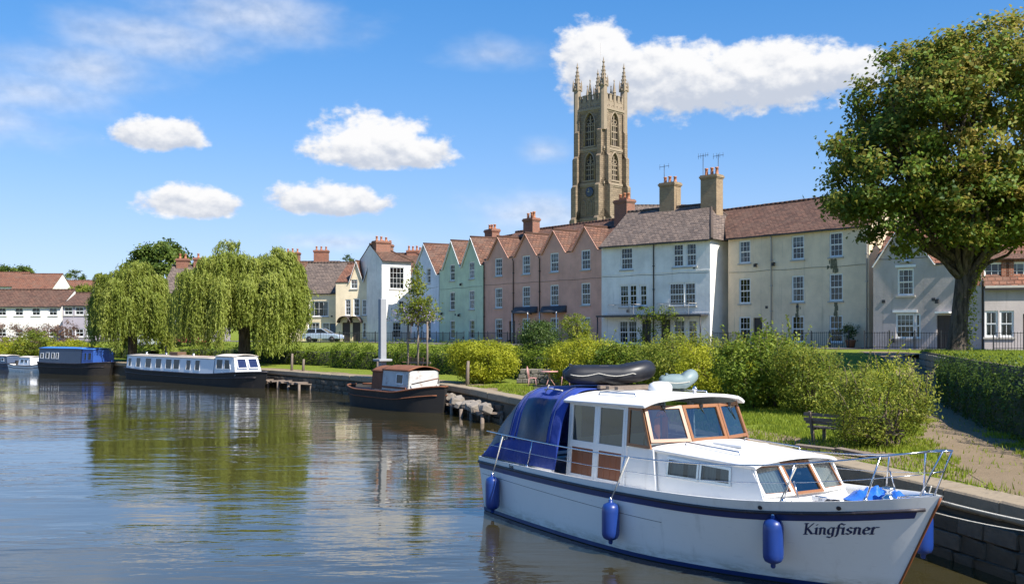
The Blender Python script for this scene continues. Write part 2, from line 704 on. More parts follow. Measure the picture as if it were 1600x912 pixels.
M['clock_face'] = paint('clock_face', (0.05, 0.07, 0.12), 0.5, 0.1, 4)
M['gilt'] = paint('gilt', (0.75, 0.6, 0.28), 0.4, 0.05, 4)
def barkmat():
    m, N, b = new_mat('bark')
    co = N.coord('Object')
    rid = N.noise(N.scaled(co, (5.5, 5.5, 0.9)), 1.6, 7, 0.7)
    c = N.mix(N.smooth(rid, 0.38, 0.62), (0.035, 0.027, 0.021), (0.135, 0.105, 0.08))
    c = N.mix(N.smooth(N.noise(co, 1.4, 6, 0.7), 0.52, 0.7, 0, 0.55), c, (0.10, 0.115, 0.05))
    N.put(b.inputs['Base Color'], c)
    b.inputs['Roughness'].default_value = 0.95
    bn = N.node('ShaderNodeBump')
    bn.inputs['Strength'].default_value = 1.0
    bn.inputs['Distance'].default_value = 0.12
    N.put(bn.inputs['Height'], rid)
    N.put(b.inputs['Normal'], bn.outputs[0])
    return m


M['bark'] = barkmat()
M['twig'] = paint('twig', (0.12, 0.09, 0.06), 0.9, 0.2, 6)
M['timber_grey'] = paint('timber_grey', (0.20, 0.155, 0.12), 0.9, 0.2, 5, bump=0.6, bscale=20, dirt=(0.07, 0.055, 0.045), dirt_amt=0.6)
M['timber_brown'] = paint('timber_brown', (0.13, 0.075, 0.045), 0.85, 0.2, 5, bump=0.6, bscale=20)
M['rubble'] = paint('rubble', (0.25, 0.215, 0.175), 0.95, 0.15, 4, bump=0.8, bscale=8, dirt=(0.10, 0.09, 0.07), dirt_amt=0.7, dscale=2.0)
M['leaf_tree'] = leafmat('leaf_tree', (0.035, 0.085, 0.010), (0.13, 0.215, 0.020), (0.40, 0.31, 0.075), 0.42, 0.04)
M['leaf_willow'] = leafmat('leaf_willow', (0.10, 0.14, 0.022), (0.24, 0.285, 0.045), (0.38, 0.41, 0.10), 0.42, 0.03)
M['leaf_hedge'] = leafmat('leaf_hedge', (0.05, 0.09, 0.011), (0.145, 0.205, 0.02), (0.27, 0.31, 0.045), 0.35, 0.03)
M['leaf_yellow'] = leafmat('leaf_yellow', (0.13, 0.16, 0.012), (0.32, 0.345, 0.02), (0.48, 0.47, 0.05), 0.42, 0.03)
M['leaf_dark'] = leafmat('leaf_dark', (0.022, 0.045, 0.010), (0.055, 0.10, 0.016), (0.11, 0.16, 0.03), 0.3, 0.06)
M['leaf_wild'] = leafmat('leaf_wild', (0.05, 0.085, 0.012), (0.165, 0.215, 0.024), (0.36, 0.36, 0.06), 0.42, 0.03)
M['leaf_far'] = leafmat('leaf_far', (0.035, 0.065, 0.012), (0.09, 0.14, 0.022), (0.17, 0.21, 0.04), 0.3, 0.03)
M['leaf_rusty'] = leafmat('leaf_rusty', (0.09, 0.055, 0.04), (0.17, 0.10, 0.075), (0.27, 0.17, 0.13), 0.3, 0.03)
M['petal'] = leafmat('petal', (0.20, 0.15, 0.32), (0.38, 0.32, 0.52), (0.6, 0.52, 0.62), 0.3, 0.02)
M['grass_blade'] = leafmat('grass_blade', (0.10, 0.14, 0.014), (0.21, 0.27, 0.025), (0.36, 0.40, 0.05), 0.45, 0.03)
# ------------------------------------------------------------------ terrain
QUAY_Z = 1.05
QUAY = [(10.5, -30), (9.2, 4), (7.6, 14.6), (6.9, 17.6), (5.2, 24), (2.6, 32), (-0.2, 41), (-1.4, 45), (-3.2, 50.3), (-9.2, 60), (-17.2, 70.8),
        (-32.5, 86.5), (-44.5, 98), (-60, 110), (-100, 138), (-190, 195), (-420, 320), (-1600, 900)]


def resample(pts, step):
    out = [Vector(pts[0])]
    for a, b in zip(pts, pts[1:]):
        a, b = Vector(a), Vector(b)
        L = (b - a).length
        n = max(1, int(L / (step if L < 45 else L / 4)))
        for i in range(1, n + 1):
            out.append(a.lerp(b, i / n))
    return out


def smooth_line(pts, it=3):
    p = [Vector(q) for q in pts]
    for _ in range(it):
        q = [p[0]]
        for i in range(1, len(p) - 1):
            q.append(p[i - 1] * 0.25 + p[i] * 0.5 + p[i + 1] * 0.25)
        q.append(p[-1])
        p = q
    return p


QL = smooth_line(resample(QUAY, 1.3), 4)
QA = np.array([[p.x, p.y] for p in QL])


def quay_dist(x, y):
    p = np.array([x, y])
    a, b = QA[:-1], QA[1:]
    ab = b - a
    t = np.clip(((p - a) * ab).sum(1) / (ab * ab).sum(1), 0, 1)
    d = p - (a + ab * t[:, None])
    dd = (d * d).sum(1)
    k = int(dd.argmin())
    side = ab[k, 0] * d[k, 1] - ab[k, 1] * d[k, 0]
    return math.sqrt(dd[k]) * (-1 if side > 0 else 1)


def gz(x, y):
    d = quay_dist(x, y)
    up = sstep(6.5, 17, d) * sstep(33, 56, y + 0.15 * x)
    z = QUAY_Z + 0.06 * sstep(0, 4, d) + 1.45 * up
    z += 9.0 * math.exp(-(((x + 115) / 75) ** 2 + ((y - 250) / 65) ** 2))
    z += 16.0 * sstep(260, 700, y)
    if 1.5 < d < 40:
        z += 0.05 * mnoise.noise(Vector((x * 0.35, y * 0.35, 0)))
    return z


def grassmat():
    m, N, b = new_mat('grass_ground')
    co = N.coord('Object')
    n1_ = N.noise(co, 0.35, 6, 0.65)
    n2_ = N.noise(co, 3.0, 6, 0.7)
    c = N.mix(n1_, (0.12, 0.165, 0.02), (0.25, 0.285, 0.04))
    c = N.mix(N.smooth(n2_, 0.5, 0.75, 0, 0.5), c, (0.05, 0.085, 0.012))
    c = N.mix(N.smooth(N.noise(co, 0.8, 7, 0.75), 0.62, 0.74, 0, 0.6), c, (0.22, 0.17, 0.09))
    N.put(b.inputs['Base Color'], c)
    b.inputs['Roughness'].default_value = 0.95
    b.inputs['Specular IOR Level'].default_value = 0.1
    bn = N.node('ShaderNodeBump')
    bn.inputs['Strength'].default_value = 1.0
    bn.inputs['Distance'].default_value = 0.08
    N.put(bn.inputs['Height'], N.noise(co, 9.0, 6, 0.75))
    N.put(b.inputs['Normal'], bn.outputs[0])
    return m


def dirtmat(name, ca, cb, cc):
    m, N, b = new_mat(name)
    co = N.coord('Object')
    c = N.mix(N.noise(co, 1.1, 7, 0.7), ca, cb)
    c = N.mix(N.smooth(N.noise(co, 14, 5, 0.8), 0.55, 0.7, 0, 0.6), c, tuple(x * 0.6 for x in ca))
    c = N.mix(N.smooth(N.noise(co, 0.9, 7, 0.78), 0.58, 0.68, 0, 0.7), c, cc)
    N.put(b.inputs['Base Color'], c)
    b.inputs['Roughness'].default_value = 0.95
    b.inputs['Specular IOR Level'].default_value = 0.15
    bn = N.node('ShaderNodeBump')
    bn.inputs['Strength'].default_value = 0.9
    bn.inputs['Distance'].default_value = 0.04
    N.put(bn.inputs['Height'], N.noise(co, 12.0, 7, 0.8))
    N.put(b.inputs['Normal'], bn.outputs[0])
    return m


M['grass'] = grassmat()
M['dirt'] = dirtmat('dirt', (0.20, 0.145, 0.09), (0.31, 0.235, 0.15), (0.13, 0.15, 0.035))
M['street'] = dirtmat('street', (0.10, 0.095, 0.09), (0.15, 0.14, 0.13), (0.12, 0.11, 0.10))
M['quay'] = paint('quay', (0.085, 0.07, 0.048), 0.9, 0.25, 1.6, bump=1.0, bscale=5, dirt=(0.035, 0.032, 0.022), dirt_amt=0.85, dscale=0.9)
M['coping'] = paint('coping', (0.30, 0.235, 0.155), 0.9, 0.2, 2.0, bump=0.8, bscale=9, dirt=(0.09, 0.08, 0.055), dirt_amt=0.7)
M['coping_dark'] = paint('coping_dark', (0.13, 0.105, 0.075), 0.92, 0.25, 2.0, bump=0.9, bscale=8, dirt=(0.04, 0.04, 0.025), dirt_amt=0.8)
M['wall_stone'] = paint('wall_stone', (0.21, 0.185, 0.15), 0.92, 0.2, 2.5, bump=0.9, bscale=9, dirt=(0.07, 0.075, 0.04), dirt_amt=0.7)

DIRI = Vector((0.8, 0.6))
DL = [0.3] + [0.5 * i for i in range(2, 50)] + [25 + i * 1.5 for i in range(40)] + [86 + i * 8 for i in range(1, 20)] + [300, 420, 600, 900, 1500, 2500]
g = MB()
rows = [p for p in QL]
for p in rows:
    for d in DL:
        q = p + DIRI * d
        g.v.append((q.x, q.y, gz(q.x, q.y)))
nd = len(DL)
for i in range(len(rows) - 1):
    for j in range(nd - 1):
        a = i * nd + j
        g.f.append((a, a + 1, a + nd + 1, a + nd))
        g.sm.append(True)
tag(g.build('ground', M['grass']), kind='structure')


def watermat():
    m, N, b = new_mat('river_water')
    co = N.coord('Object')
    murk = N.noise(co, 0.12, 4, 0.6)
    N.put(b.inputs['Base Color'], N.mix(murk, (0.030, 0.027, 0.010), (0.050, 0.040, 0.016)))
    b.inputs['Roughness'].default_value = 0.03
    b.inputs['IOR'].default_value = 1.45
    b.inputs['Specular IOR Level'].default_value = 0.8
    w1 = N.noise(N.scaled(co, (0.55, 1.5, 1)), 1.0, 3, 0.5)
    w2 = N.noise(N.scaled(co, (1.7, 4.6, 1)), 1.0, 3, 0.55)
    w3 = N.noise(N.scaled(co, (0.10, 0.22, 1)), 1.0, 2, 0.5)
    calm = N.smooth(w3, 0.36, 0.64, 0.35, 1.25)
    h = N.m('ADD', N.m('MULTIPLY', w1, 0.024), N.m('MULTIPLY', w2, 0.0048))
    h = N.m('MULTIPLY', h, calm)
    bn = N.node('ShaderNodeBump')
    bn.inputs['Strength'].default_value = 1.0
    bn.inputs['Distance'].default_value = 1.0
    N.put(bn.inputs['Height'], h)
    N.put(b.inputs['Normal'], bn.outputs[0])
    return m


M['water'] = watermat()
wm = MB()
wm.add([(-2600, -60, 0), (60, -60, 0), (60, 1600, 0), (-2600, 1600, 0)], [(0, 1, 2, 3)])
tag(wm.build('river_water', M['water']), kind='structure')

# quay wall: rough face with coping slabs as parts
qn = [p for p in QL if p.y < 150]
qw = MB()
nz_ = 6
for i, p in enumerate(qn):
    t = (qn[min(i + 1, len(qn) - 1)] - qn[max(i - 1, 0)]).normalized()
    n_ = Vector((-t.y, t.x))            # to the water is the left hand of travel
    for k in range(nz_ + 1):
        z = -0.6 + (QUAY_Z - 0.13 + 0.6) * k / nz_
        j = 0.10 * mnoise.noise(Vector((p.x * 0.9, p.y * 0.9, z * 1.7))) + 0.02 * (nz_ - k)
        q = p + n_ * j
        qw.v.append((q.x, q.y, z))
    q = p - n_ * 0.8
    qw.v.append((q.x, q.y, QUAY_Z - 0.13))
m_ = nz_ + 2
for i in range(len(qn) - 1):
    for k in range(m_ - 1):
        a = i * m_ + k
        qw.f.append((a, a + 1, a + m_ + 1, a + m_))
        qw.sm.append(False)
quay = tag(qw.build('quay_wall', M['quay']), 'weathered dark stone quay wall with pale coping along the water', 'quay wall')


def along(line, s):
    acc = 0.0
    for a, b in zip(line, line[1:]):
        L = (b - a).length
        if acc + L >= s:
            return a.lerp(b, (s - acc) / L), (b - a).normalized()
        acc += L
    return line[-1], (line[-1] - line[-2]).normalized()


s_ = 18.0
rq = random.Random(3)
total = sum((b - a).length for a, b in zip(qn, qn[1:]))
while s_ < total - 2 and s_ < 165:
    L = rq.uniform(1.15, 1.7)
    p, t = along(qn, s_ + L / 2)
    n_ = Vector((-t.y, t.x))
    sb = MB()
    L2 = L - 0.02
    pr = [(-0.55, -0.30), (0.07, -0.30), (0.11, -0.26), (0.11, -0.03), (0.075, 0.0), (-0.55, 0.0)]
    j = [rq.uniform(-0.012, 0.012) for _ in range(4)]
    vs = []
    for e_, sx in enumerate((-L2 / 2, L2 / 2)):
        for yy, zz in pr:
            vs.append((sx, yy + j[e_], zz))
    k = len(pr)
    sb.add(vs, [tuple(range(k)), tuple(range(2 * k - 1, k - 1, -1))] + [(i, (i + 1) % k, k + (i + 1) % k, k + i) for i in range(k)])
    sb.build('coping_slab', M['coping'], quay, (p.x, p.y, QUAY_Z + 0.045 + rq.uniform(-0.012, 0.012)),
             (rq.uniform(-0.01, 0.01), rq.uniform(-0.006, 0.006), math.atan2(t.y, t.x)))
    s_ += L


# rough blocks of the quay face where the photograph shows it
def stone_block(seed, mat):
    b = MB()
    b.box(-0.5, 0.5, -0.5, 0.5, -0.5, 0.5)
    me = b.mesh('quay_stone', mat)
    bm = bmesh.new()
    bm.from_mesh(me)
    bmesh.ops.bevel(bm, geom=bm.edges[:], offset=0.07, segments=1, affect='EDGES')
    r = random.Random(seed)
    for v in bm.verts:
        v.co += Vector((r.uniform(-.04, .04), r.uniform(-.12, .12), r.uniform(-.05, .05)))
    bm.to_mesh(me)
    bm.free()
    return me


QB = [stone_block(k, M['quay'] if k % 3 else M['coping_dark']) for k in range(7)]
acc_, near_s, far_s = 0.0, [], []
for a_, b_ in zip(qn, qn[1:]):
    if 9 < a_.y < 21:
        near_s.append(acc_)
    if 40 < a_.y < 73:
        far_s.append(acc_)
    acc_ += (b_ - a_).length
for (r0, r1, lm) in ((near_s[0], near_s[-1], (0.5, 0.95)), (far_s[0], far_s[-1], (0.6, 1.1))):
    for row in range(3):
        s_ = r0 + rq.uniform(0, 0.5)
        while s_ < r1:
            L = rq.uniform(*lm)
            p, t = along(qn, s_ + L / 2)
            n_ = Vector((-t.y, t.x))
            q = p + n_ * (0.01 + 0.035 * (2 - row))
            inst('quay_stone', rq.choice(QB), quay, (q.x, q.y, 0.02 + row * 0.27), (0, 0, math.atan2(t.y, t.x)), (L * 0.985, 0.26 + rq.uniform(0, .07), 0.262))
            s_ += L


def strip(name, centre, width, mat, dz, kind='structure', edge=0.25, seed=0):
    """sheet that follows a centre line over the ground"""
    c = smooth_line(resample(centre, 0.8), 3)
    b = MB()
    nw = 6
    for i, p in enumerate(c):
        t = (c[min(i + 1, len(c) - 1)] - c[max(i - 1, 0)]).normalized()
        n_ = Vector((-t.y, t.x))
        wl = width[0] + edge * mnoise.noise(Vector((i * 0.25, seed, 3.1)))
        wr = width[1] + edge * mnoise.noise(Vector((i * 0.25, seed, 9.7)))
        for k in range(nw + 1):
            q = p + n_ * (-wr + (wl + wr) * k / nw)
            b.v.append((q.x, q.y, gz(q.x, q.y) + dz))
    for i in range(len(c) - 1):
        for k in range(nw):
            a = i * (nw + 1) + k
            b.f.append((a, a + 1, a + nw + 2, a + nw + 1))
            b.sm.append(True)
    return tag(b.build(name, mat), kind=kind)


tow = []
s_ = 12
while s_ < 150:
    p, t = along(qn, s_)
    n_ = Vector((-t.y, t.x))
    tow.append(p - n_ * 1.35)
    s_ += 2
strip('towpath', tow, (0.55, 0.5), M['dirt'], 0.010, edge=0.3)
strip('garden_path', [(9.4, 4), (8.9, 12), (8.9, 17), (9.4, 20), (10.6, 24), (12.3, 28), (14.1, 33), (16, 38.5), (17.6, 43.5), (19, 50), (20, 56)], (1.15, 1.25), M['dirt'], 0.018, edge=0.6, seed=4)
street = [(40, 57), (31, 61), (20, 70), (9, 80), (1.5, 88), (-6, 98), (-11, 107), (-16, 113), (-28, 119), (-50, 125), (-80, 140)]
strip('street', street, (3.4, 3.4), M['street'], 0.03, edge=0.05)

# raised lawn and its retaining wall on the right
WALL = [(18.6, 46.5), (17.3, 42), (14.6, 33), (12.3, 24.6), (11.2, 18), (11.4, 8), (12, -5)]
WTOP = 2.72
wl = smooth_line(resample(WALL, 1.0), 2)
rl = MB()
NX = 26
for p in wl:
    for k in range(NX + 1):
        x = p.x + 0.15 + (k / NX) ** 1.3 * 45
        y = p.y + (k / NX) * 4
        rl.v.append((x, y, WTOP - 0.05 + 0.10 * mnoise.noise(Vector((x * 0.5, y * 0.5, 2)))))
for i in range(len(wl) - 1):
    for k in range(NX):
        a = i * (NX + 1) + k
        rl.f.append((a, a + 1, a + NX + 2, a + NX + 1))
        rl.sm.append(True)
b0 = len(rl.v)
for k in range(NX + 1):                       # far edge falls to street level
    x, y, z = rl.v[k]
    rl.v.append((x, y + 4, gz(x, y + 4) - 0.1))
for k in range(NX):
    rl.f.append((k, k + 1, b0 + k + 1, b0 + k))
    rl.sm.append(True)
tag(rl.build('raised_lawn', M['grass']), kind='structure')
rw = MB()
for i, p in enumerate(wl):
    t = (wl[min(i + 1, len(wl) - 1)] - wl[max(i - 1, 0)]).normalized()
    n_ = Vector((t.y, -t.x))                  # faces the path
    for off, z in ((0.0, 0.7), (0.0, WTOP + 0.04), (-0.45, WTOP + 0.04), (-0.45, 0.7)):
        q = p + n_ * off
        rw.v.append((q.x, q.y, z))
for i in range(len(wl) - 1):
    for k in range(3):
        a = i * 4 + k
        rw.f.append((a, a + 1, a + 5, a + 4))
        rw.sm.append(False)
rw.f.append((0, 1, 2, 3))
rw.sm.append(False)
rwall = tag(rw.build('retaining_wall', M['quay']), 'low stone retaining wall below the raised lawn beside the path', 'wall')
stone_me = []
for k in range(6):
    sb = MB()
    sb.box(-0.5, 0.5, -0.5, 0.5, -0.5, 0.5)
    me = sb.mesh('stone', M['wall_stone'])
    bm = bmesh.new()
    bm.from_mesh(me)
    bmesh.ops.bevel(bm, geom=bm.edges[:], offset=0.14, segments=1, affect='EDGES')
    for v in bm.verts:
        v.co += Vector((rq.uniform(-.06, .06), rq.uniform(-.06, .06), rq.uniform(-.06, .06)))
    bm.to_mesh(me)
    bm.free()
    stone_me.append(me)
for row in range(6):
    s_ = rq.uniform(0, 0.3)
    while s_ < 9:
        L = rq.uniform(0.32, 0.62)
        p, t = along(wl, s_ + L / 2)
        n_ = Vector((t.y, -t.x))
        q = p + n_ * 0.02
        inst('stone', rq.choice(stone_me), rwall, (q.x, q.y, 1.24 + row * 0.265), (0, 0, math.atan2(t.y, t.x)), (L * 0.97, 0.16 + rq.uniform(0, 0.06), 0.25))
        s_ += L

# ------------------------------------------------------------------ houses
WCACHE = {}


def window_meshes(w, h, cols, rows, style):
    key = (round(w, 2), round(h, 2), cols, rows, style)
    if key in WCACHE:
        return WCACHE[key]
    fr, br = 0.07, 0.026
    c = MB()                                         # casing in the reveal
    c.box(-w / 2, -w / 2 + fr, 0.05, 0.17, 0, h)
    c.box(w / 2 - fr, w / 2, 0.05, 0.17, 0, h)
    c.box(-w / 2 + fr, w / 2 - fr, 0.05, 0.17, h - fr, h)
    c.box(-w / 2 + fr, w / 2 - fr, 0.05, 0.17, 0, fr)
    casing = c.mesh('window', M['sash_white'])
    sashes = []
    iw, ih = w - 2 * fr, h - 2 * fr
    split = 2 if style == 'sash' else 1
    for s in range(split):
        b = MB()
        z0 = fr + ih * s / split
        z1 = fr + ih * (s + 1) / split
        y0, y1 = (0.085, 0.12) if s == 0 else (0.060, 0.095)
        st = 0.045
        b.box(-iw / 2, -iw / 2 + st, y0, y1, z0, z1)
        b.box(iw / 2 - st, iw / 2, y0, y1, z0, z1)
        b.box(-iw / 2 + st, iw / 2 - st, y0, y1, z0, z0 + st)
        b.box(-iw / 2 + st, iw / 2 - st, y0, y1, z1 - st, z1)
        r = max(1, rows // split)
        for k in range(1, cols):
            x = -iw / 2 + iw * k / cols
            b.box(x - br / 2, x + br / 2, y0 + 0.006, y1 - 0.006, z0 + st, z1 - st)
        for k in range(1, r):
            z = z0 + (z1 - z0) * k / r
            b.box(-iw / 2 + st, iw / 2 - st, y0 + 0.009, y1 - 0.009, z - br / 2, z + br / 2)
        sashes.append(b.mesh('sash', M['sash_white']))
    p = MB()
    p.add([(-iw / 2, 0.108, fr), (iw / 2, 0.108, fr), (iw / 2, 0.108, h - fr), (-iw / 2, 0.108, h - fr)], [(0, 1, 2, 3)])
    pane = p.mesh('pane', M['window_glass'])
    s = MB()
    s.box(-w / 2 - 0.09, w / 2 + 0.09, -0.09, 0.10, -0.11, -0.004)
    sill = s.mesh('sill', M['sill_stone'])
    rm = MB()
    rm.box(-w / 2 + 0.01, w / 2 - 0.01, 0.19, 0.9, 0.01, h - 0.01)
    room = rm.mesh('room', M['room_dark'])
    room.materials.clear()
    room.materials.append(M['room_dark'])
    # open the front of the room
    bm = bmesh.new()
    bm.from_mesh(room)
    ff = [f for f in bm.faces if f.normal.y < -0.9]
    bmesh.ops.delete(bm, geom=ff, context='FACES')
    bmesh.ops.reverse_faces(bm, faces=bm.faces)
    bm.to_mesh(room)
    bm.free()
    cu = []
    for side in (-1, 1):
        b = MB()

        def fn(u, v, side=side):
            x = side * (iw / 2 - u * iw * (0.20 + 0.06 * v))
            return (x, 0.15 + 0.02 * math.sin(u * 19), fr + v * ih)
        b.grid(fn, 10, 2)
        cu.append(b.mesh('curtain', M['curtain']))
    bl = MB()
    bl.add([(-iw / 2, 0.14, h * 0.62), (iw / 2, 0.14, h * 0.62), (iw / 2, 0.14, h - fr), (-iw / 2, 0.14, h - fr)], [(0, 1, 2, 3)])
    blind = bl.mesh('blind', M['curtain'])
    WCACHE[key] = (casing, sashes, pane, sill, room, cu, blind)
    return WCACHE[key]


wr = random.Random(21)


def add_window(house, u, z, w, h, cols=3, rows=4, style='sash', sill=True, y=0.0, rz=0.0):
    casing, sashes, pane, sl, room, cu, blind = window_meshes(w, h, cols, rows, style)
    o = inst('window', casing, house, (u, y, z), (0, 0, rz))
    for s in sashes:
        inst('sash', s, o)
    inst('pane', pane, o)
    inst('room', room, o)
    if sill:
        inst('sill', sl, o)
    k = wr.random()
    if k < 0.35:
        for c in cu:
            inst('curtain', c, o)
    elif k < 0.48:
        inst('blind', blind, o)
    return o


def tile_patch(b, p0, p1, p2, p3, jit=0.03, step=0.6):
    """p0-p1 eave, p3-p2 ridge"""
    p0, p1, p2, p3 = map(Vector, (p0, p1, p2, p3))
    lu = max((p1 - p0).length, (p2 - p3).length)
    lv = max((p3 - p0).length, (p2 - p1).length)
    nu, nv_ = max(1, int(lu / step)), max(1, int(lv / step))

    def fn(u, v):
        p = p0.lerp(p1, u).lerp(p3.lerp(p2, u), v)
        s = mnoise.noise(p * 0.55 + Vector((lu, lv, 0))) * jit * 1.6 + mnoise.noise(p * 2.1) * jit * 0.6
        return (p.x, p.y, p.z + s)

    def uvf(u, v):
        a = p0.lerp(p1, u).lerp(p3.lerp(p2, u), v)
        e = (p1 - p0).normalized()
        return ((a - p0).dot(e) + 13.7 * lu, v * lv)
    b.grid(fn, nu, nv_, smooth=False, uvfn=uvf)


def roof_obj(quads, mat, parent, name='roof', thick=0.09, jit=0.03):
    b = MB()
    for q in quads:
        tile_patch(b, *q, jit=jit)
    o = b.build(name, mat, parent, recalc=False)
    # make normals face up
    bm = bmesh.new()
    bm.from_mesh(o.data)
    fl = [f for f in bm.faces if f.normal.z < 0]
    bmesh.ops.reverse_faces(bm, faces=fl)
    bm.to_mesh(o.data)
    bm.free()
    s = o.modifiers.new('thickness', 'SOLIDIFY')
    s.thickness = thick
    s.offset = -1
    return o


POT = MB().lathe([(0.13, 0), (0.15, 0.05), (0.12, 0.1), (0.10, 0.45), (0.13, 0.47), (0.13, 0.55), (0.085, 0.56), (0.08, 0.40)], 10).mesh('pot', M['terracotta'])


def chimney(parent, u, v, z0, z1, w=1.0, d=0.7, pots=3, mat='brick_red', pot_h=1.0, name='chimney'):
    b = MB()
    b.box(u - w / 2, u + w / 2, v - d / 2, v + d / 2, z0, z1 - 0.34)
    b.box(u - w / 2 - 0.05, u + w / 2 + 0.05, v - d / 2 - 0.05, v + d / 2 + 0.05, z1 - 0.34, z1 - 0.24)
    b.box(u - w / 2 - 0.10, u + w / 2 + 0.10, v - d / 2 - 0.10, v + d / 2 + 0.10, z1 - 0.24, z1 - 0.10)
    b.box(u - w / 2 - 0.04, u + w / 2 + 0.04, v - d / 2 - 0.04, v + d / 2 + 0.04, z1 - 0.10, z1)
    o = b.build(name, M[mat], parent)
    for k in range(pots):
        inst('pot', POT, o, (u - w / 2 + w * (k + 0.5) / pots, v + wr.uniform(-.06, .06), z1 - 0.01), (0, 0, k), (1.15, 1.15, pot_h * wr.uniform(0.9, 1.12)))
    return o


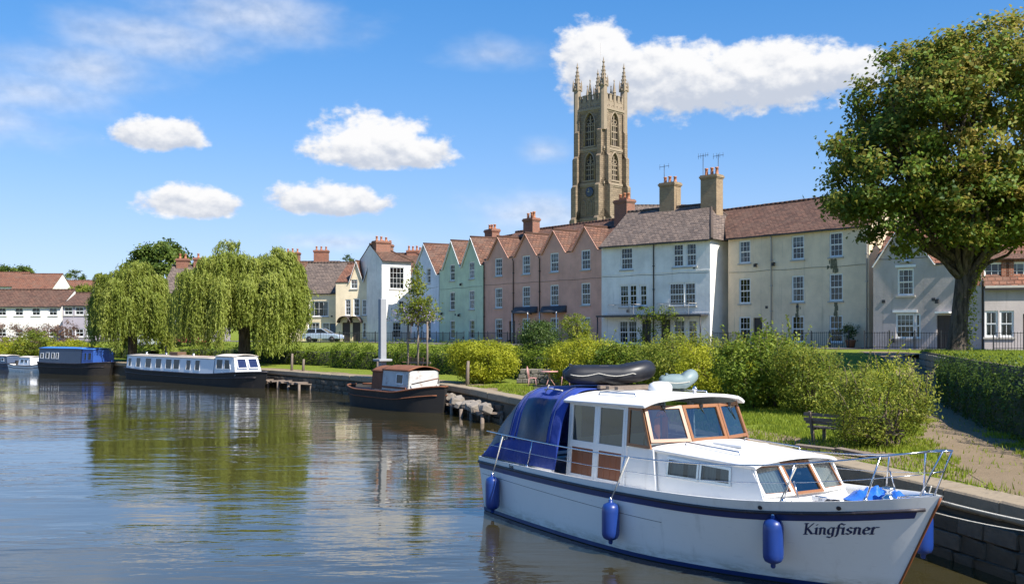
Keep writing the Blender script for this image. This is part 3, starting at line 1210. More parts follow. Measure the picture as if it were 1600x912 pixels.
class House:
    def __init__(self, name, label, cat, A, B, base, eave, ridge, depth, wall, roof, gables=(), wins=(), doors=(), hip_r=False, hip_l=False, hip_k=0.95, ridge_ext=0.0, over=0.22, group=None, gutter=True, side_over=0.04):
        A, B = Vector(A), Vector(B)
        self.A, self.B = A, B
        self.W = (B - A).length
        self.dir = (B - A).normalized()
        rz = math.atan2(self.dir.y, self.dir.x)
        self.root = empty(name, (A.x, A.y, base), rz)
        tag(self.root, label, cat, group)
        self.base = base
        W_, D = self.W, depth
        ez, rzh = eave - base, ridge - base
        self.ez, self.rzh, self.D = ez, rzh, D
        # front wall outline with gables
        out = [(0, -0.8), (W_, -0.8), (W_, ez)]
        gables = [list(g_) for g_ in sorted(gables, key=lambda g_: g_[0])]
        for i_, g_ in enumerate(gables):
            lim = [g_[1], g_[0] - 0.003, W_ - g_[0] - 0.003]
            if i_ > 0:
                lim.append((g_[0] - gables[i_ - 1][0]) / 2 - 0.003)
            if i_ < len(gables) - 1:
                lim.append((gables[i_ + 1][0] - g_[0]) / 2 - 0.003)
            g_[1] = min(lim)
        gs = gables[::-1]
        for (gu, hw, apex, *_) in gs:
            r_, l_ = min(W_, gu + hw), max(0, gu - hw)
            if out[-1] != (r_, ez):
                out.append((r_, ez))
            out.append((gu, apex - base))
            out.append((l_, ez))
        if out[-1] != (0, ez):
            out.append((0, ez))
        holes, wl_ = [], []
        for (u, z, w, h, *rest) in wins:
            holes.append([(u - w / 2, z), (u + w / 2, z), (u + w / 2, z + h), (u - w / 2, z + h)])
        for (u, z, w, h, *rest) in doors:
            holes.append([(u - w / 2, z), (u + w / 2, z), (u + w / 2, z + h), (u - w / 2, z + h)])
        b = MB()
        b.poly_prism([(u, 0, z) for u, z in out], (0, 0.3, 0), [[(u, 0, z) for u, z in h_] for h_ in holes])
        ends = []
        for x0, x1, hip in ((0.002, 0.3, hip_l), (W_ - 0.3, W_ - 0.002, hip_r)):
            if hip:
                pts = [(x0, 0.3, -0.8), (x0, D, -0.8), (x0, D, ez), (x0, 0.3, ez)]
            else:
                pts = [(x0, 0.3, -0.8), (x0, D, -0.8), (x0, D, ez), (x0, D / 2, rzh - 0.05), (x0, 0.3, ez + (rzh - ez) * 0.6 / D)]
            b.poly_prism(pts, (x1 - x0, 0, 0))
        b.poly_prism([(0.3, D - 0.3, -0.8), (W_ - 0.3, D - 0.3, -0.8), (W_ - 0.3, D - 0.3, ez), (0.3, D - 0.3, ez)], (0, 0.298, 0))
        b.build('wall', M[wall], self.root)
        for (u, z, w, h, *rest) in wins:
            add_window(self.root, u, z, w, h, *(rest or ()))
        for (u, z, w, h, *rest) in doors:
            d = MB()
            d.box(u - w / 2, u + w / 2, 0.12, 0.2, z, z + h)
            for k in (0.12, 0.55):
                for sx in (-1, 1):
                    cx = u + sx * w * 0.22
                    d.box(cx - w * 0.16, cx + w * 0.16, 0.10, 0.13, z + h * k, z + h * (k + 0.33))
            do = d.build('door', M[rest[0] if rest else 'door_dark'], self.root)
            MB().lathe([(0.02, 0), (0.035, 0.02), (0.03, 0.05)], 8, (u + w * 0.38, 0.06, z + h * 0.45), 'Y').build('handle', M['gilt'], do)
        # main roof
        sl = (rzh - ez) / (D / 2)
        if gables:
            over = 0.0
        zo = ez - over * sl
        hl = D / 2 * hip_k if hip_l else -ridge_ext
        hr = D / 2 * hip_k if hip_r else 0
        so_l = over if hip_l else side_over
        so_r = over if hip_r else side_over
        q = [((-so_l, -over + (0.05 if gables else 0), zo), (W_ + so_r, -over + (0.05 if gables else 0), zo), (W_ + (so_r if not hip_r else 0) - hr, D / 2, rzh), (-(so_l if not hip_l else 0) + hl, D / 2, rzh)),
             ((W_ + so_r, D + over, zo), (-so_l, D + over, zo), (-(so_l if not hip_l else 0) + hl, D / 2, rzh), (W_ + (so_r if not hip_r else 0) - hr, D / 2, rzh))]
        if hip_r:
            q.append(((W_ + over, -over, zo), (W_ + over, D + over, zo), (W_ - hr, D / 2 + 0.01, rzh), (W_ - hr, D / 2 - 0.01, rzh)))
        if hip_l:
            q.append(((-over, D + over, zo), (-over, -over, zo), (hl, D / 2 - 0.01, rzh), (hl, D / 2 + 0.01, rzh)))
        for qq in q:
            qq = [Vector(p) + Vector((0, 0, 0.10)) for p in qq]
        self.roof = roof_obj([[Vector(p) + Vector((0, 0, 0.10)) for p in qq] for qq in q], M[roof], self.root)
        # ridge tiles
        rb = MB()
        x = hl - 0.05
        while x < W_ - hr:
            rb.tube([(x, D / 2, rzh + 0.08), (x + 0.43, D / 2, rzh + 0.08 + wr.uniform(-.012, .012))], 0.13, 8)
            x += 0.45
        if hip_r:
            for yy in (-over, D + over):
                rb.tube([(W_ - hr, D / 2, rzh + 0.09), (W_ + over, yy, zo + 0.12)], 0.11, 6)
        rb.build('ridge_tiles', M[roof], self.roof)
        # gable roofs
        for gi, (gu, hw, apex, *opt) in enumerate(gs):
            az_ = apex - base
            run = (az_ - ez) / max(sl, 0.1) + 0.4
            run = min(run, D * 0.55)
            ov = 0.16
            qs = []
            for sgn in (-1, 1):
                e0 = Vector((gu + sgn * (hw + 0.02), -ov, ez + 0.07))
                e1_ = Vector((gu + sgn * (hw + 0.02), run, ez + 0.07))
                r1_ = Vector((gu, run, az_ + 0.10))
                r0_ = Vector((gu, -ov, az_ + 0.10))
                qs.append((e0, e1_, r1_, r0_))
            go = roof_obj(qs, M[roof], self.root, 'gable_roof', 0.08, 0.015)
            rb = MB()
            rb.tube([(gu, -ov - 0.02, az_ + 0.10), (gu, run, az_ + 0.10)], 0.10, 6)
            rb.build('ridge_tiles', M[roof], go)
            vb = MB()                        # barge boards
            for sgn in (-1, 1):
                vb.bar((gu + sgn * (hw + 0.01), -ov + 0.03, ez - 0.02), (gu, -ov + 0.03, az_ + 0.0), 0.05, 0.16, (0, 1, 0))
            vb.build('barge_board', M[opt[0]] if opt else M['pipe_pale'], self.root)
        # gutter
        if gutter:
            spans = []
            x0 = -0.05
            for (gu, hw, *_) in sorted(gables, key=lambda g_: g_[0]):
                if gu - hw - x0 > 0.3:
                    spans.append((x0, gu - hw))
                x0 = gu + hw
            if W_ + 0.05 - x0 > 0.3:
                spans.append((x0, W_ + 0.05))
            for a, c in spans:
                gb = MB()
                gb.box(a, c, -over - 0.07, -over + 0.04, zo - 0.02, zo + 0.08)
                gb.build('gutter', M['gutter'], self.root)

    def u(self, px):
        """where a sight line meets the front, in metres along it"""
        k = (px - 800) / 1600
        d, A = self.dir, self.A
        return (k * A.y - A.x) / (d.x - k * d.y)

    def pipe(self, u, z0, z1, mat='gutter', r=0.05):
        b = MB()
        b.tube([(u, -0.09, z0), (u, -0.09, z1 - 0.25), (u, -0.2, z1)], r, 7)
        z = z0 + 0.8
        while z < z1 - 0.5:
            b.box(u - 0.075, u + 0.075, -0.15, 0.0, z, z + 0.06)
            z += 1.9
        b.build('downpipe', M[mat], self.root)


def fu(A, B, px):
    A, B = Vector(A), Vector(B)
    d = (B - A).normalized()
    k = (px - 800) / 1600
    return (k * A.y - A.x) / (d.x - k * d.y)


G = 2.5
M['moss'] = paint('moss', (0.16, 0.15, 0.09), 0.95, 0.3, 6)
HOUSES = {}

# --- beige three-storey house
A, B = (16.9, 80.0), (24.4, 70.0)
wins = []
for px in (1163.5, 1246.5, 1306):
    u = fu(A, B, px)
    for z, h in ((6.45, 1.75), (3.35, 1.95), (0.42, 1.95)):
        wins.append((u, z, 1.12, h, 3, 4, 'sash'))
doors = [(fu(A, B, 1184), 0.05, 0.85, 2.2, 'door_dark')]
H = House('beige_house', 'three storey beige rendered house with a long brown tiled roof', 'house', A, B, G, 11.0, 13.75, 8.0, 'beige_wall', 'roof_brown', wins=wins, doors=doors, ridge_ext=4.0)
H.pipe(fu(A, B, 1206), 0, H.ez - 0.1, 'pipe_pale')
H.pipe(H.W - 0.12, 0, H.ez - 0.1, 'pipe_pale')
HOUSES['beige'] = H
for (px, z0, z1, w) in ((1246.5, 2.35, 3.2, 0.20), (1306, 5.45, 6.3, 0.26), (1306, 2.35, 3.2, 0.22), (1300, 5.5, 6.3, 0.5)):
    u = fu(A, B, px)
    sb = MB()
    rs = random.Random(int(px + z0 * 10))
    n = 26
    for k in range(n):                              # moss and damp growing down from the sill
        x = u + rs.gauss(0, w * 0.35)
        t = rs.random() ** 0.7
        zz = z1 - t * (z1 - z0)
        s = rs.uniform(0.03, 0.075)
        sb.add([(x - s, -0.012, zz - s * 2.5), (x + s, -0.014, zz - s * 2.2), (x + s * 0.9, -0.014, zz + s * 2), (x - s * 0.8, -0.012, zz + s * 2.3)], [(0, 1, 2, 3)])
    sb.build('moss_streak', M['moss'], H.root)

# --- white house with hipped right end
A, B = (7.6, 86.9), (15.4, 79.6)
wins = []
for px, z, w, h, c, r, s in ((979, 6.35, 1.25, 1.85, 4, 4, 'sash'), (1066, 6.35, 1.0, 1.85, 3, 4, 'sash'), (1075, 6.35, 1.0, 1.85, 3, 4, 'sash'),
                             (975, 3.25, 0.95, 1.85, 3, 4, 'sash'), (989, 3.25, 0.8, 1.85, 2, 4, 'sash'), (1005, 3.3, 0.75, 1.75, 2, 4, 'sash'),
                             (1057, 3.25, 1.45, 1.85, 5, 4, 'sash'), (1078, 3.25, 1.05, 1.85, 3, 4, 'sash'),
                             (974, 0.2, 0.95, 1.95, 3, 4, 'sash'), (988, 0.2, 0.95, 1.95, 3, 4, 'sash'), (1061, 0.2, 1.1, 1.95, 3, 4, 'sash'), (1082, 0.2, 0.9, 1.95, 2, 4, 'sash')):
    u = fu(A, B, px)
    if px == 1066:
        u -= 0.38
    if px == 1075:
        u += 0.30
    wins.append((u, z, w, h, c, r, s))
doors = [(fu(A, B, 1010), 0.05, 0.9, 2.15, 'door_dark'), (fu(A, B, 1040), 0.05, 0.9, 2.15, 'door_dark')]
H = House('white_house', 'white rendered house with balcony and hipped grey tiled roof beside the pink terrace', 'house', A, B, G, 11.05, 14.1, 7.6, 'white_wall', 'roof_grey', wins=wins, doors=doors, hip_r=True, hip_k=0.6, over=0.35)
H.pipe(fu(A, B, 1022), 0, H.ez - 0.1)
HOUSES['white'] = H
u0, u1 = 0.25, H.W - 0.15
b = MB()
b.box(u0, u1, -1.1, -0.005, 2.42, 2.56)
b.build('balcony_slab', M['lead'], H.root)
for (a, c) in ((fu(A, B, 962), fu(A, B, 1003)), (fu(A, B, 1038), fu(A, B, 1088))):
    b = MB()
    b.box(a, c, -1.06, -1.03, 3.42, 3.47)
    b.box(a, c, -1.06, -1.03, 2.64, 2.67)
    x = a
    while x <= c:
        b.box(x - 0.012, x + 0.012, -1.057, -1.033, 2.56, 3.43)
        x += 0.13
    for x in (a, c):
        b.box(x - 0.02, x + 0.02, -1.04, -0.01, 3.42, 3.46)
    b.build('balcony_railing', M['pipe_pale'], H.root)
for x in (u0 + 0.1, (u0 + u1) / 2, u1 - 0.1):
    b = MB()
    b.tube([(x, -1.0, 0), (x, -1.0, 2.42)], 0.05, 8)
    b.build('balcony_post', M['black_iron'], H.root)
for z in (2.62, 5.95):
    b = MB()
    b.box(0.02, H.W - 0.02, -0.03, -0.003, z, z + 0.09)
    b.build('string_course', M['white_wall'], H.root)

# --- pink terrace with four gables
A, B = (-2.75, 102.0), (7.9, 88.1)
wins = []
gab = []
for px in (779, 822, 866, 915):
    u = fu(A, B, px)
    for z, h in ((6.65, 1.75), (3.55, 1.95), (0.55, 1.95)):
        wins.append((u, z, 1.2, h, 3, 4, 'sash'))
    gab.append((u, 1.75, 12.95, 'pink_wall'))
doors = [(fu(A, B, 800), 0.05, 0.95, 2.2, 'door_dark'), (fu(A, B, 845), 0.05, 0.95, 2.2, 'door_dark')]
H = House('pink_terrace', 'dusty pink rendered terrace with four small gables and red tiled roof', 'house', A, B, G, 10.85, 13.8, 8.0, 'pink_wall', 'roof_red', gables=gab, wins=wins, doors=doors)
for px in (803, 844):
    H.pipe(fu(A, B, px), 2.2, H.ez - 0.15)
H.pipe(0.06, 0, H.ez - 0.15)
for px in (822, 866):
    u = fu(A, B, px)
    b = MB()

    def hood(a, t, u=u):
        ang = math.pi * a
        return (u - 1.75 * math.cos(ang) , -1.1 * math.sin(ang) * (1 - 0.85 * t), 2.95 + 0.62 * math.sin(t * math.pi / 2))
    b.grid(hood, 14, 5, smooth=True)
    o = b.build('bay_hood', M['lead'], H.root)
    s = o.modifiers.new('t', 'SOLIDIFY')
    s.thickness = 0.05
    for sx in (-1, 1):
        b = MB()
        b.tube([(u + sx * 1.2, -0.75, 0), (u + sx * 1.2, -0.75, 3.0)], 0.05, 6)
        b.build('hood_post', M['sash_white'], H.root)
HOUSES['pink'] = H

# --- green house with two gables
A, B = (-7.85, 111.0), (-2.9, 102.1)
wins, gab = [], []
for px in (706.5, 737):
    u = fu(A, B, px)
    for z, h in ((6.6, 1.75), (3.5, 1.95), (0.5, 1.95)):
        wins.append((u, z, 1.2, h, 3, 4, 'sash'))
    gab.append((u, 2.3, 13.3, 'sash_white'))
H = House('green_house', 'pale mint green rendered house with twin gables between pink and pale blue houses', 'house', A, B, G, 10.35, 13.55, 8.0, 'green_wall', 'roof_red', gables=gab, wins=wins)
HOUSES['green'] = H

# --- pale blue house
A, B = (-11.6, 117.9), (-7.95, 111.1)
wins = []
for px in (658, 669.5):
    u = fu(A, B, px)
    for z, h in ((3.4, 1.95), (0.5, 1.95)):
        if px > 660 or z < 1:
            wins.append((u, z, 1.2 if px > 660 else 0.9, h, 3, 4, 'sash'))
wins.append((fu(A, B, 669.5), 6.6, 1.1, 1.7, 3, 4, 'sash'))
H = House('pale_blue_house', 'pale bluish white house with one steep gable left of the green house', 'house', A, B, G, 9.9, 13.3, 7.5, 'bluewhite_wall', 'roof_red', gables=[(3.9, 3.6, 13.5, 'sash_white')], wins=wins)
HOUSES['blue'] = H

# --- tall white house at the bend
A, B = (-15.05, 118.4), (-11.9, 120.6)
H = House('tall_white_house', 'narrow tall sunlit white house at the bend of the terrace behind the black rusty boat', 'house', A, B, G, 12.0, 14.0, 6.0, 'white_wall', 'roof_brown',
          wins=[(2.0, 6.2, 2.0, 2.6, 4, 4, 'casement'), (2.6, 3.3, 0.8, 1.6, 2, 4, 'sash'), (2.0, 0.5, 1.2, 1.9, 3, 4, 'sash')], hip_r=True)
HOUSES['tallwhite'] = H

# --- cream twin gable house
A, B = (-21.1, 122.6), (-15.2, 121.0)
wins = []
for px, z, w, h in ((553, 6.35, 0.9, 1.1), (543.5, 3.2, 0.72, 1.9), (557, 3.1, 0.85, 2.1), (569.5, 3.2, 0.62, 1.9), (571, 0.5, 0.8, 1.9)):
    wins.append((fu(A, B, px), z, w, h, 2, 4, 'sash'))
H = House('cream_gabled_house', 'cream rendered house with two small red roofed gables and arched dark porches', 'house', A, B, G, 9.6, 12.0, 7.0, 'cream_wall', 'roof_orange',
          gables=[(fu(A, B, 557.0), 1.3, 12.1, 'sash_white'), (fu(A, B, 579), 1.25, 12.3, 'sash_white')], wins=wins,
          doors=[(fu(A, B, 541), 0.05, 1.0, 2.3, 'door_dark'), (fu(A, B, 557), 0.05, 1.0, 2.3, 'door_dark')])
for px in (541, 557):
    u = fu(A, B, px)
    b = MB()
    b.grid(lambda a, t, u=u: (u - 0.85 * math.cos(math.pi * a), -0.9 * t, 2.3 + 0.8 * math.sin(math.pi * a)), 12, 2)
    o = b.build('porch_hood', M['door_dark'], H.root)
    s = o.modifiers.new('t', 'SOLIDIFY')
    s.thickness = 0.05
HOUSES['creamgable'] = H

# --- cream two-storey house, broad roof
A, B = (-27.2, 126.0), (-21.2, 124.2)
H = House('cream_cottage', 'two storey cream house with a broad mossy brown roof beside the large willow', 'house', A, B, G, 8.5, 12.4, 9.0, 'cream_wall', 'roof_grey',
          wins=[(fu(A, B, 498), 3.1, 2.6, 1.9, 4, 2, 'casement'), (fu(A, B, 490), 0.4, 1.6, 2.0, 3, 4, 'sash'), (fu(A, B, 509), 0.4, 1.0, 2.0, 2, 4, 'sash')],
          doors=[(fu(A, B, 521), 0.05, 1.0, 2.2, 'door_blue')])
HOUSES['cream'] = H

# --- cottage on the right with gable
A, B = (23.6, 66.9), (28.7, 62.6)
gz_u = fu(A, B, 1412)
wins = [(fu(A, B, 1415.5), 5.65, 0.62, 1.05, 2, 4, 'sash'), (fu(A, B, 1415), 3.45, 1.05, 1.72, 3, 4, 'sash'), (fu(A, B, 1414), 0.7, 1.2, 1.6, 4, 4, 'sash'), (fu(A, B, 1434), 0.7, 0.36, 1.6, 1, 2, 'sash'), (5.7, 3.4, 0.9, 1.5, 2, 4, 'sash')]
H = House('grey_cottage', 'grey rendered gabled cottage behind the large tree', 'house', A, B, G + 0.05, 7.9, 10.9, 7.0, 'shaded_grey_wall', 'roof_orange', gables=[(gz_u, 1.98, 10.75, 'sash_white')],
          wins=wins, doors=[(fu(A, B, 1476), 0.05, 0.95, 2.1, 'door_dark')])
b = MB()
b.box(fu(A, B, 1466), fu(A, B, 1488), -0.7, -0.002, 2.28, 2.38)
b.build('door_canopy', M['sash_white'], H.root)
for px, w_, z in ((1415, 1.3, 5.25), (1414, 1.55, 2.36)):
    b = MB()
    b.box(fu(A, B, px) - w_ / 2, fu(A, B, px) + w_ / 2, -0.06, -0.003, z, z + 0.16)
    b.build('window_hood', M['sash_white'], H.root)
HOUSES['cottage'] = H

# --- right house with dormer
A, B = (28.75, 62.3), (40.0, 58.9)
H = House('red_roofed_house', 'low grey house with steep red roof and brick dormers right of the tree trunk', 'house', A, B, G + 0.1, 6.5, 11.6, 7.5, 'shaded_grey_wall', 'roof_orange',
          wins=[(fu(A, B, 1549), 0.75, 0.74, 1.6, 2, 2, 'sash'), (fu(A, B, 1573), 0.75, 0.8, 1.6, 2, 2, 'sash'), ], doors=[(fu(A, B, 1612), 0.05, 0.95, 2.1, 'door_dark')])
for px in (1556, 1596):
    u = fu(A, B, px)
    d = empty('dormer', (u, 0.35, 3.95), 0, H.root)
    del d
    b = MB()
    b.poly_prism([(u - 1.05, 0.3, 3.9), (u + 1.05, 0.3, 3.9), (u + 1.05, 0.3, 5.5), (u - 1.05, 0.3, 5.5)], (0, 2.2, 0), [[(u - 0.62, 0.3, 4.25), (u + 0.62, 0.3, 4.25), (u + 0.62, 0.3, 5.3), (u - 0.62, 0.3, 5.3)]])
    b.build('dormer_wall', M['brick_red'], H.root)
    add_window(H.root, u, 4.25, 1.24, 1.05, 3, 2, 'casement', y=0.3)
    roof_obj([((u - 1.25, 0.05, 5.5), (u + 1.25, 0.05, 5.5), (u + 1.25, 2.8, 6.3), (u - 1.25, 2.8, 6.3))], M['roof_brown'], H.root, 'dormer_roof', 0.08, 0.01)
b = MB()
b.box(0.0, H.W, -0.3, -0.004, 3.72, 3.86)
b.build('ledge', M['sill_stone'], H.root)
for o in [o for o in H.root.children if o.name.startswith('dormer') and o.type == 'EMPTY']:
    bpy.data.objects.remove(o)
HOUSES['right'] = H


# --- houses behind
def back_house(name, label, pxa, pxb, depth, eave, ridge, wall, roof, D=8, wins=0, base=G, slope=0.0, hip=False, rows=1, wh=1.5):
    A, B = (X(pxa, depth + slope), depth + slope), (X(pxb, depth), depth)
    L = (Vector(B) - Vector(A)).length
    ws = []
    for r in range(rows):
        for k in range(wins):
            ws.append((L * (k + 0.5) / wins, 0.8 + r * 2.7, 1.1, wh, 2, 2, 'sash'))
    return House(name, label, 'house', A, B, base, eave, ridge, D, wall, roof, wins=ws, hip_r=hip, hip_l=hip)


HB = {}
HB['a'] = back_house('brown_roofed_house', 'brown roofed house with two red brick stacks behind the cream cottage', 428, 524, 141, 9.8, 13.6, 'cream_wall', 'roof_brown')
HB['b'] = back_house('grey_roofed_house', 'grey roofed house with two brick chimneys seen between the willow crowns', 252, 330, 116, 8.2, 11.4, 'mauve_wall', 'roof_grey', wins=2, rows=2)
HB['c'] = back_house('long_white_house', 'long white cottage with brown roof at the far left of the river', -90, 96, 131, 7.0, 9.2, 'white_wall', 'roof_brown', wins=7, rows=2, wh=1.05, base=2.3)
HB['d'] = back_house('mauve_bay_house', 'mauve grey house left of the smaller willow', 98, 150, 127, 7.0, 8.6, 'mauve_wall', 'roof_brown', wins=3, rows=2, base=2.3, wh=1.05)
for k, (a, b_, dep, ev, rg, lab) in enumerate(((-60, 30, 206, 13.0, 16.0, 'white hillside house with red roof, leftmost of the three above the long cottage'),
                                               (18, 82, 198, 12.2, 15.2, 'white hillside house with red roof, middle one above the long cottage'),
                                               (74, 140, 208, 11.6, 14.4, 'white hillside house with red roof, nearest to the smaller willow'))):
    HB['h%d' % k] = back_house('hillside_house', lab, a, b_, dep, ev, rg, 'white_wall', 'roof_orange', wins=3, rows=1, base=6.5, D=9)
    HB['h%d' % k].root['group'] = 'hillside houses with red roofs'
HB['e'] = back_house('stone_roofed_hall', 'grey stone tiled roof rising behind the white house, right of the church tower', 985, 1092, 112, 14.2, 18.0, 'brick_buff', 'roof_grey', D=9)
HB['f'] = back_house('brown_ridge_house', 'brown roof showing behind the pale blue and tall white houses', 590, 690, 132, 11.0, 14.1, 'brick_red', 'roof_brown', D=9)

# small fixings on the fronts
def fixings(h, seed, n=5):
    r = random.Random(seed)
    for k in range(n):
        u, z = r.uniform(0.5, h.W - 0.5), r.choice([2.9, 3.0, 5.9, 6.1, 0.4]) + r.uniform(-.1, .15)
        b = MB()
        if k % 2:
            b.box(u - 0.11, u + 0.11, -0.03, -0.002, z, z + 0.2)
            for j in range(4):
                b.box(u - 0.10, u + 0.10, -0.045, -0.031, z + 0.02 + 0.045 * j, z + 0.04 + 0.045 * j)
            b.build('wall_vent', M['lead'], h.root)
        else:
            b.box(u - 0.05, u + 0.05, -0.2, -0.002, z + 0.1, z + 0.16)
            b.box(u - 0.09, u + 0.09, -0.3, -0.12, z - 0.12, z + 0.12)
            b.build('wall_lamp', M['black_iron'], h.root)
    b = MB()
    z = r.uniform(5.8, 6.2)
    pts = [(u, -0.02, z - 0.06 * math.sin((u * 0.8) % math.pi)) for u in np.linspace(0.1, h.W - 0.1, 24)]
    b.tube(pts, 0.012, 5)
    b.build('cable', M['black_iron'], h.root)


for i_, k_ in enumerate(('beige', 'white', 'pink', 'green', 'blue', 'cream', 'cottage')):
    fixings(HOUSES[k_], 40 + i_)

# --- chimneys belong to their houses
h = HOUSES['pink']
chimney(h.root, fu(h.A, h.B, 791) - 0.1, 3.2, 9.5, 14.9 - G, 1.5, 0.9, 3, pot_h=1.1)
chimney(h.root, h.W - 1.0, 3.4, 9.5, 15.4 - G, 1.6, 1.0, 3, pot_h=1.0)
chimney(h.root, fu(h.A, h.B, 901), 6.0, 9.5, 14.6 - G, 1.2, 0.8, 2, pot_h=0.9)
h = HOUSES['green']
chimney(h.root, fu(h.A, h.B, 716), 4.0, 9.5, 14.6 - G, 1.7, 0.9, 3)
h = HOUSES['white']
chimney(h.root, 4.3, 3.9, 10.0, 16.3 - G, 1.5, 1.0, 3, 'brick_buff')
chimney(h.root, 8.45, 3.8, 8.2, 16.5 - G, 1.5, 1.0, 3, 'brick_buff', 1.2)
h = HB['a']
chimney(h.root, fu(h.A, h.B, 450) - 0.2, 4, 9.0, 15.0 - G, 2.0, 1.0, 3)
chimney(h.root, fu(h.A, h.B, 496) - 0.2, 4, 9.0, 15.3 - G, 2.0, 1.0, 3)
h = HB['b']
chimney(h.root, fu(h.A, h.B, 268), 4, 6.0, 12.3 - G, 1.3, 0.9, 2)
chimney(h.root, fu(h.A, h.B, 293), 4, 6.0, 12.4 - G, 0.9, 0.8, 1)
h = HOUSES['tallwhite']
chimney(h.root, 1.0, 2.0, 9, 14.4 - G, 1.9, 1.0, 3)
h = HOUSES['creamgable']
chimney(h.root, h.W - 1.2, 4.0, 8, 14.4 - G, 1.4, 0.9, 3)
h = HB['f']
chimney(h.root, fu(h.A, h.B, 640), 4.5, 9, 14.6 - G, 1.6, 0.9, 3)
chimney(h.root, fu(h.A, h.B, 655), 4.5, 9, 14.4 - G, 1.1, 0.9, 2)


def aerial(parent, u, v, z0, z1, n=5, name='aerial'):
    b = MB()
    b.tube([(u, v, z0), (u, v, z1)], 0.025, 6)
    b.tube([(u - 0.5, v, z1 - 0.15), (u + 0.5, v, z1 - 0.12)], 0.018, 5)
    for k in range(n):
        x = u - 0.45 + 0.9 * k / (n - 1)
        b.tube([(x, v, z1 - 0.38 + 0.03 * k), (x, v, z1 + 0.08)], 0.012, 5)
    b.build(name, M['black_iron'], parent)


h = HOUSES['white']
aerial(h.root, 7.75, 3.6, 12.2 - G, 18.3 - G)
aerial(h.root, 9.0, 3.9, 13.6 - G, 18.2 - G, 4)
aerial(h.root, 3.7, 3.9, 15.5 - G, 17.9 - G, 3)

# ------------------------------------------------------------------ church tower
TD = 180.0
tower = empty('church_tower', (X(938.5, TD), TD, 2.5), R(-45 + 2))
tag(tower, 'tall stone church tower with four pinnacles and battlements above the rooftops', 'church tower')
HWT = 3.05                      # half width of a face


def lancet(cx, z0, w, h, n=8):
    pts = [(cx - w / 2, z0), (cx + w / 2, z0)]
    hs_ = h - w * 0.9
    for k in range(n + 1):
        t = k / n
        a = t * math.acos(0.5)
        pts.append((cx - w / 2 + w * math.cos(a), z0 + hs_ + w * math.sin(a)))
    for k in range(n - 1, -1, -1):
        t = k / n
        a = t * math.acos(0.5)
        pts.append((cx + w / 2 - w * math.cos(a), z0 + hs_ + w * math.sin(a)))
    return pts


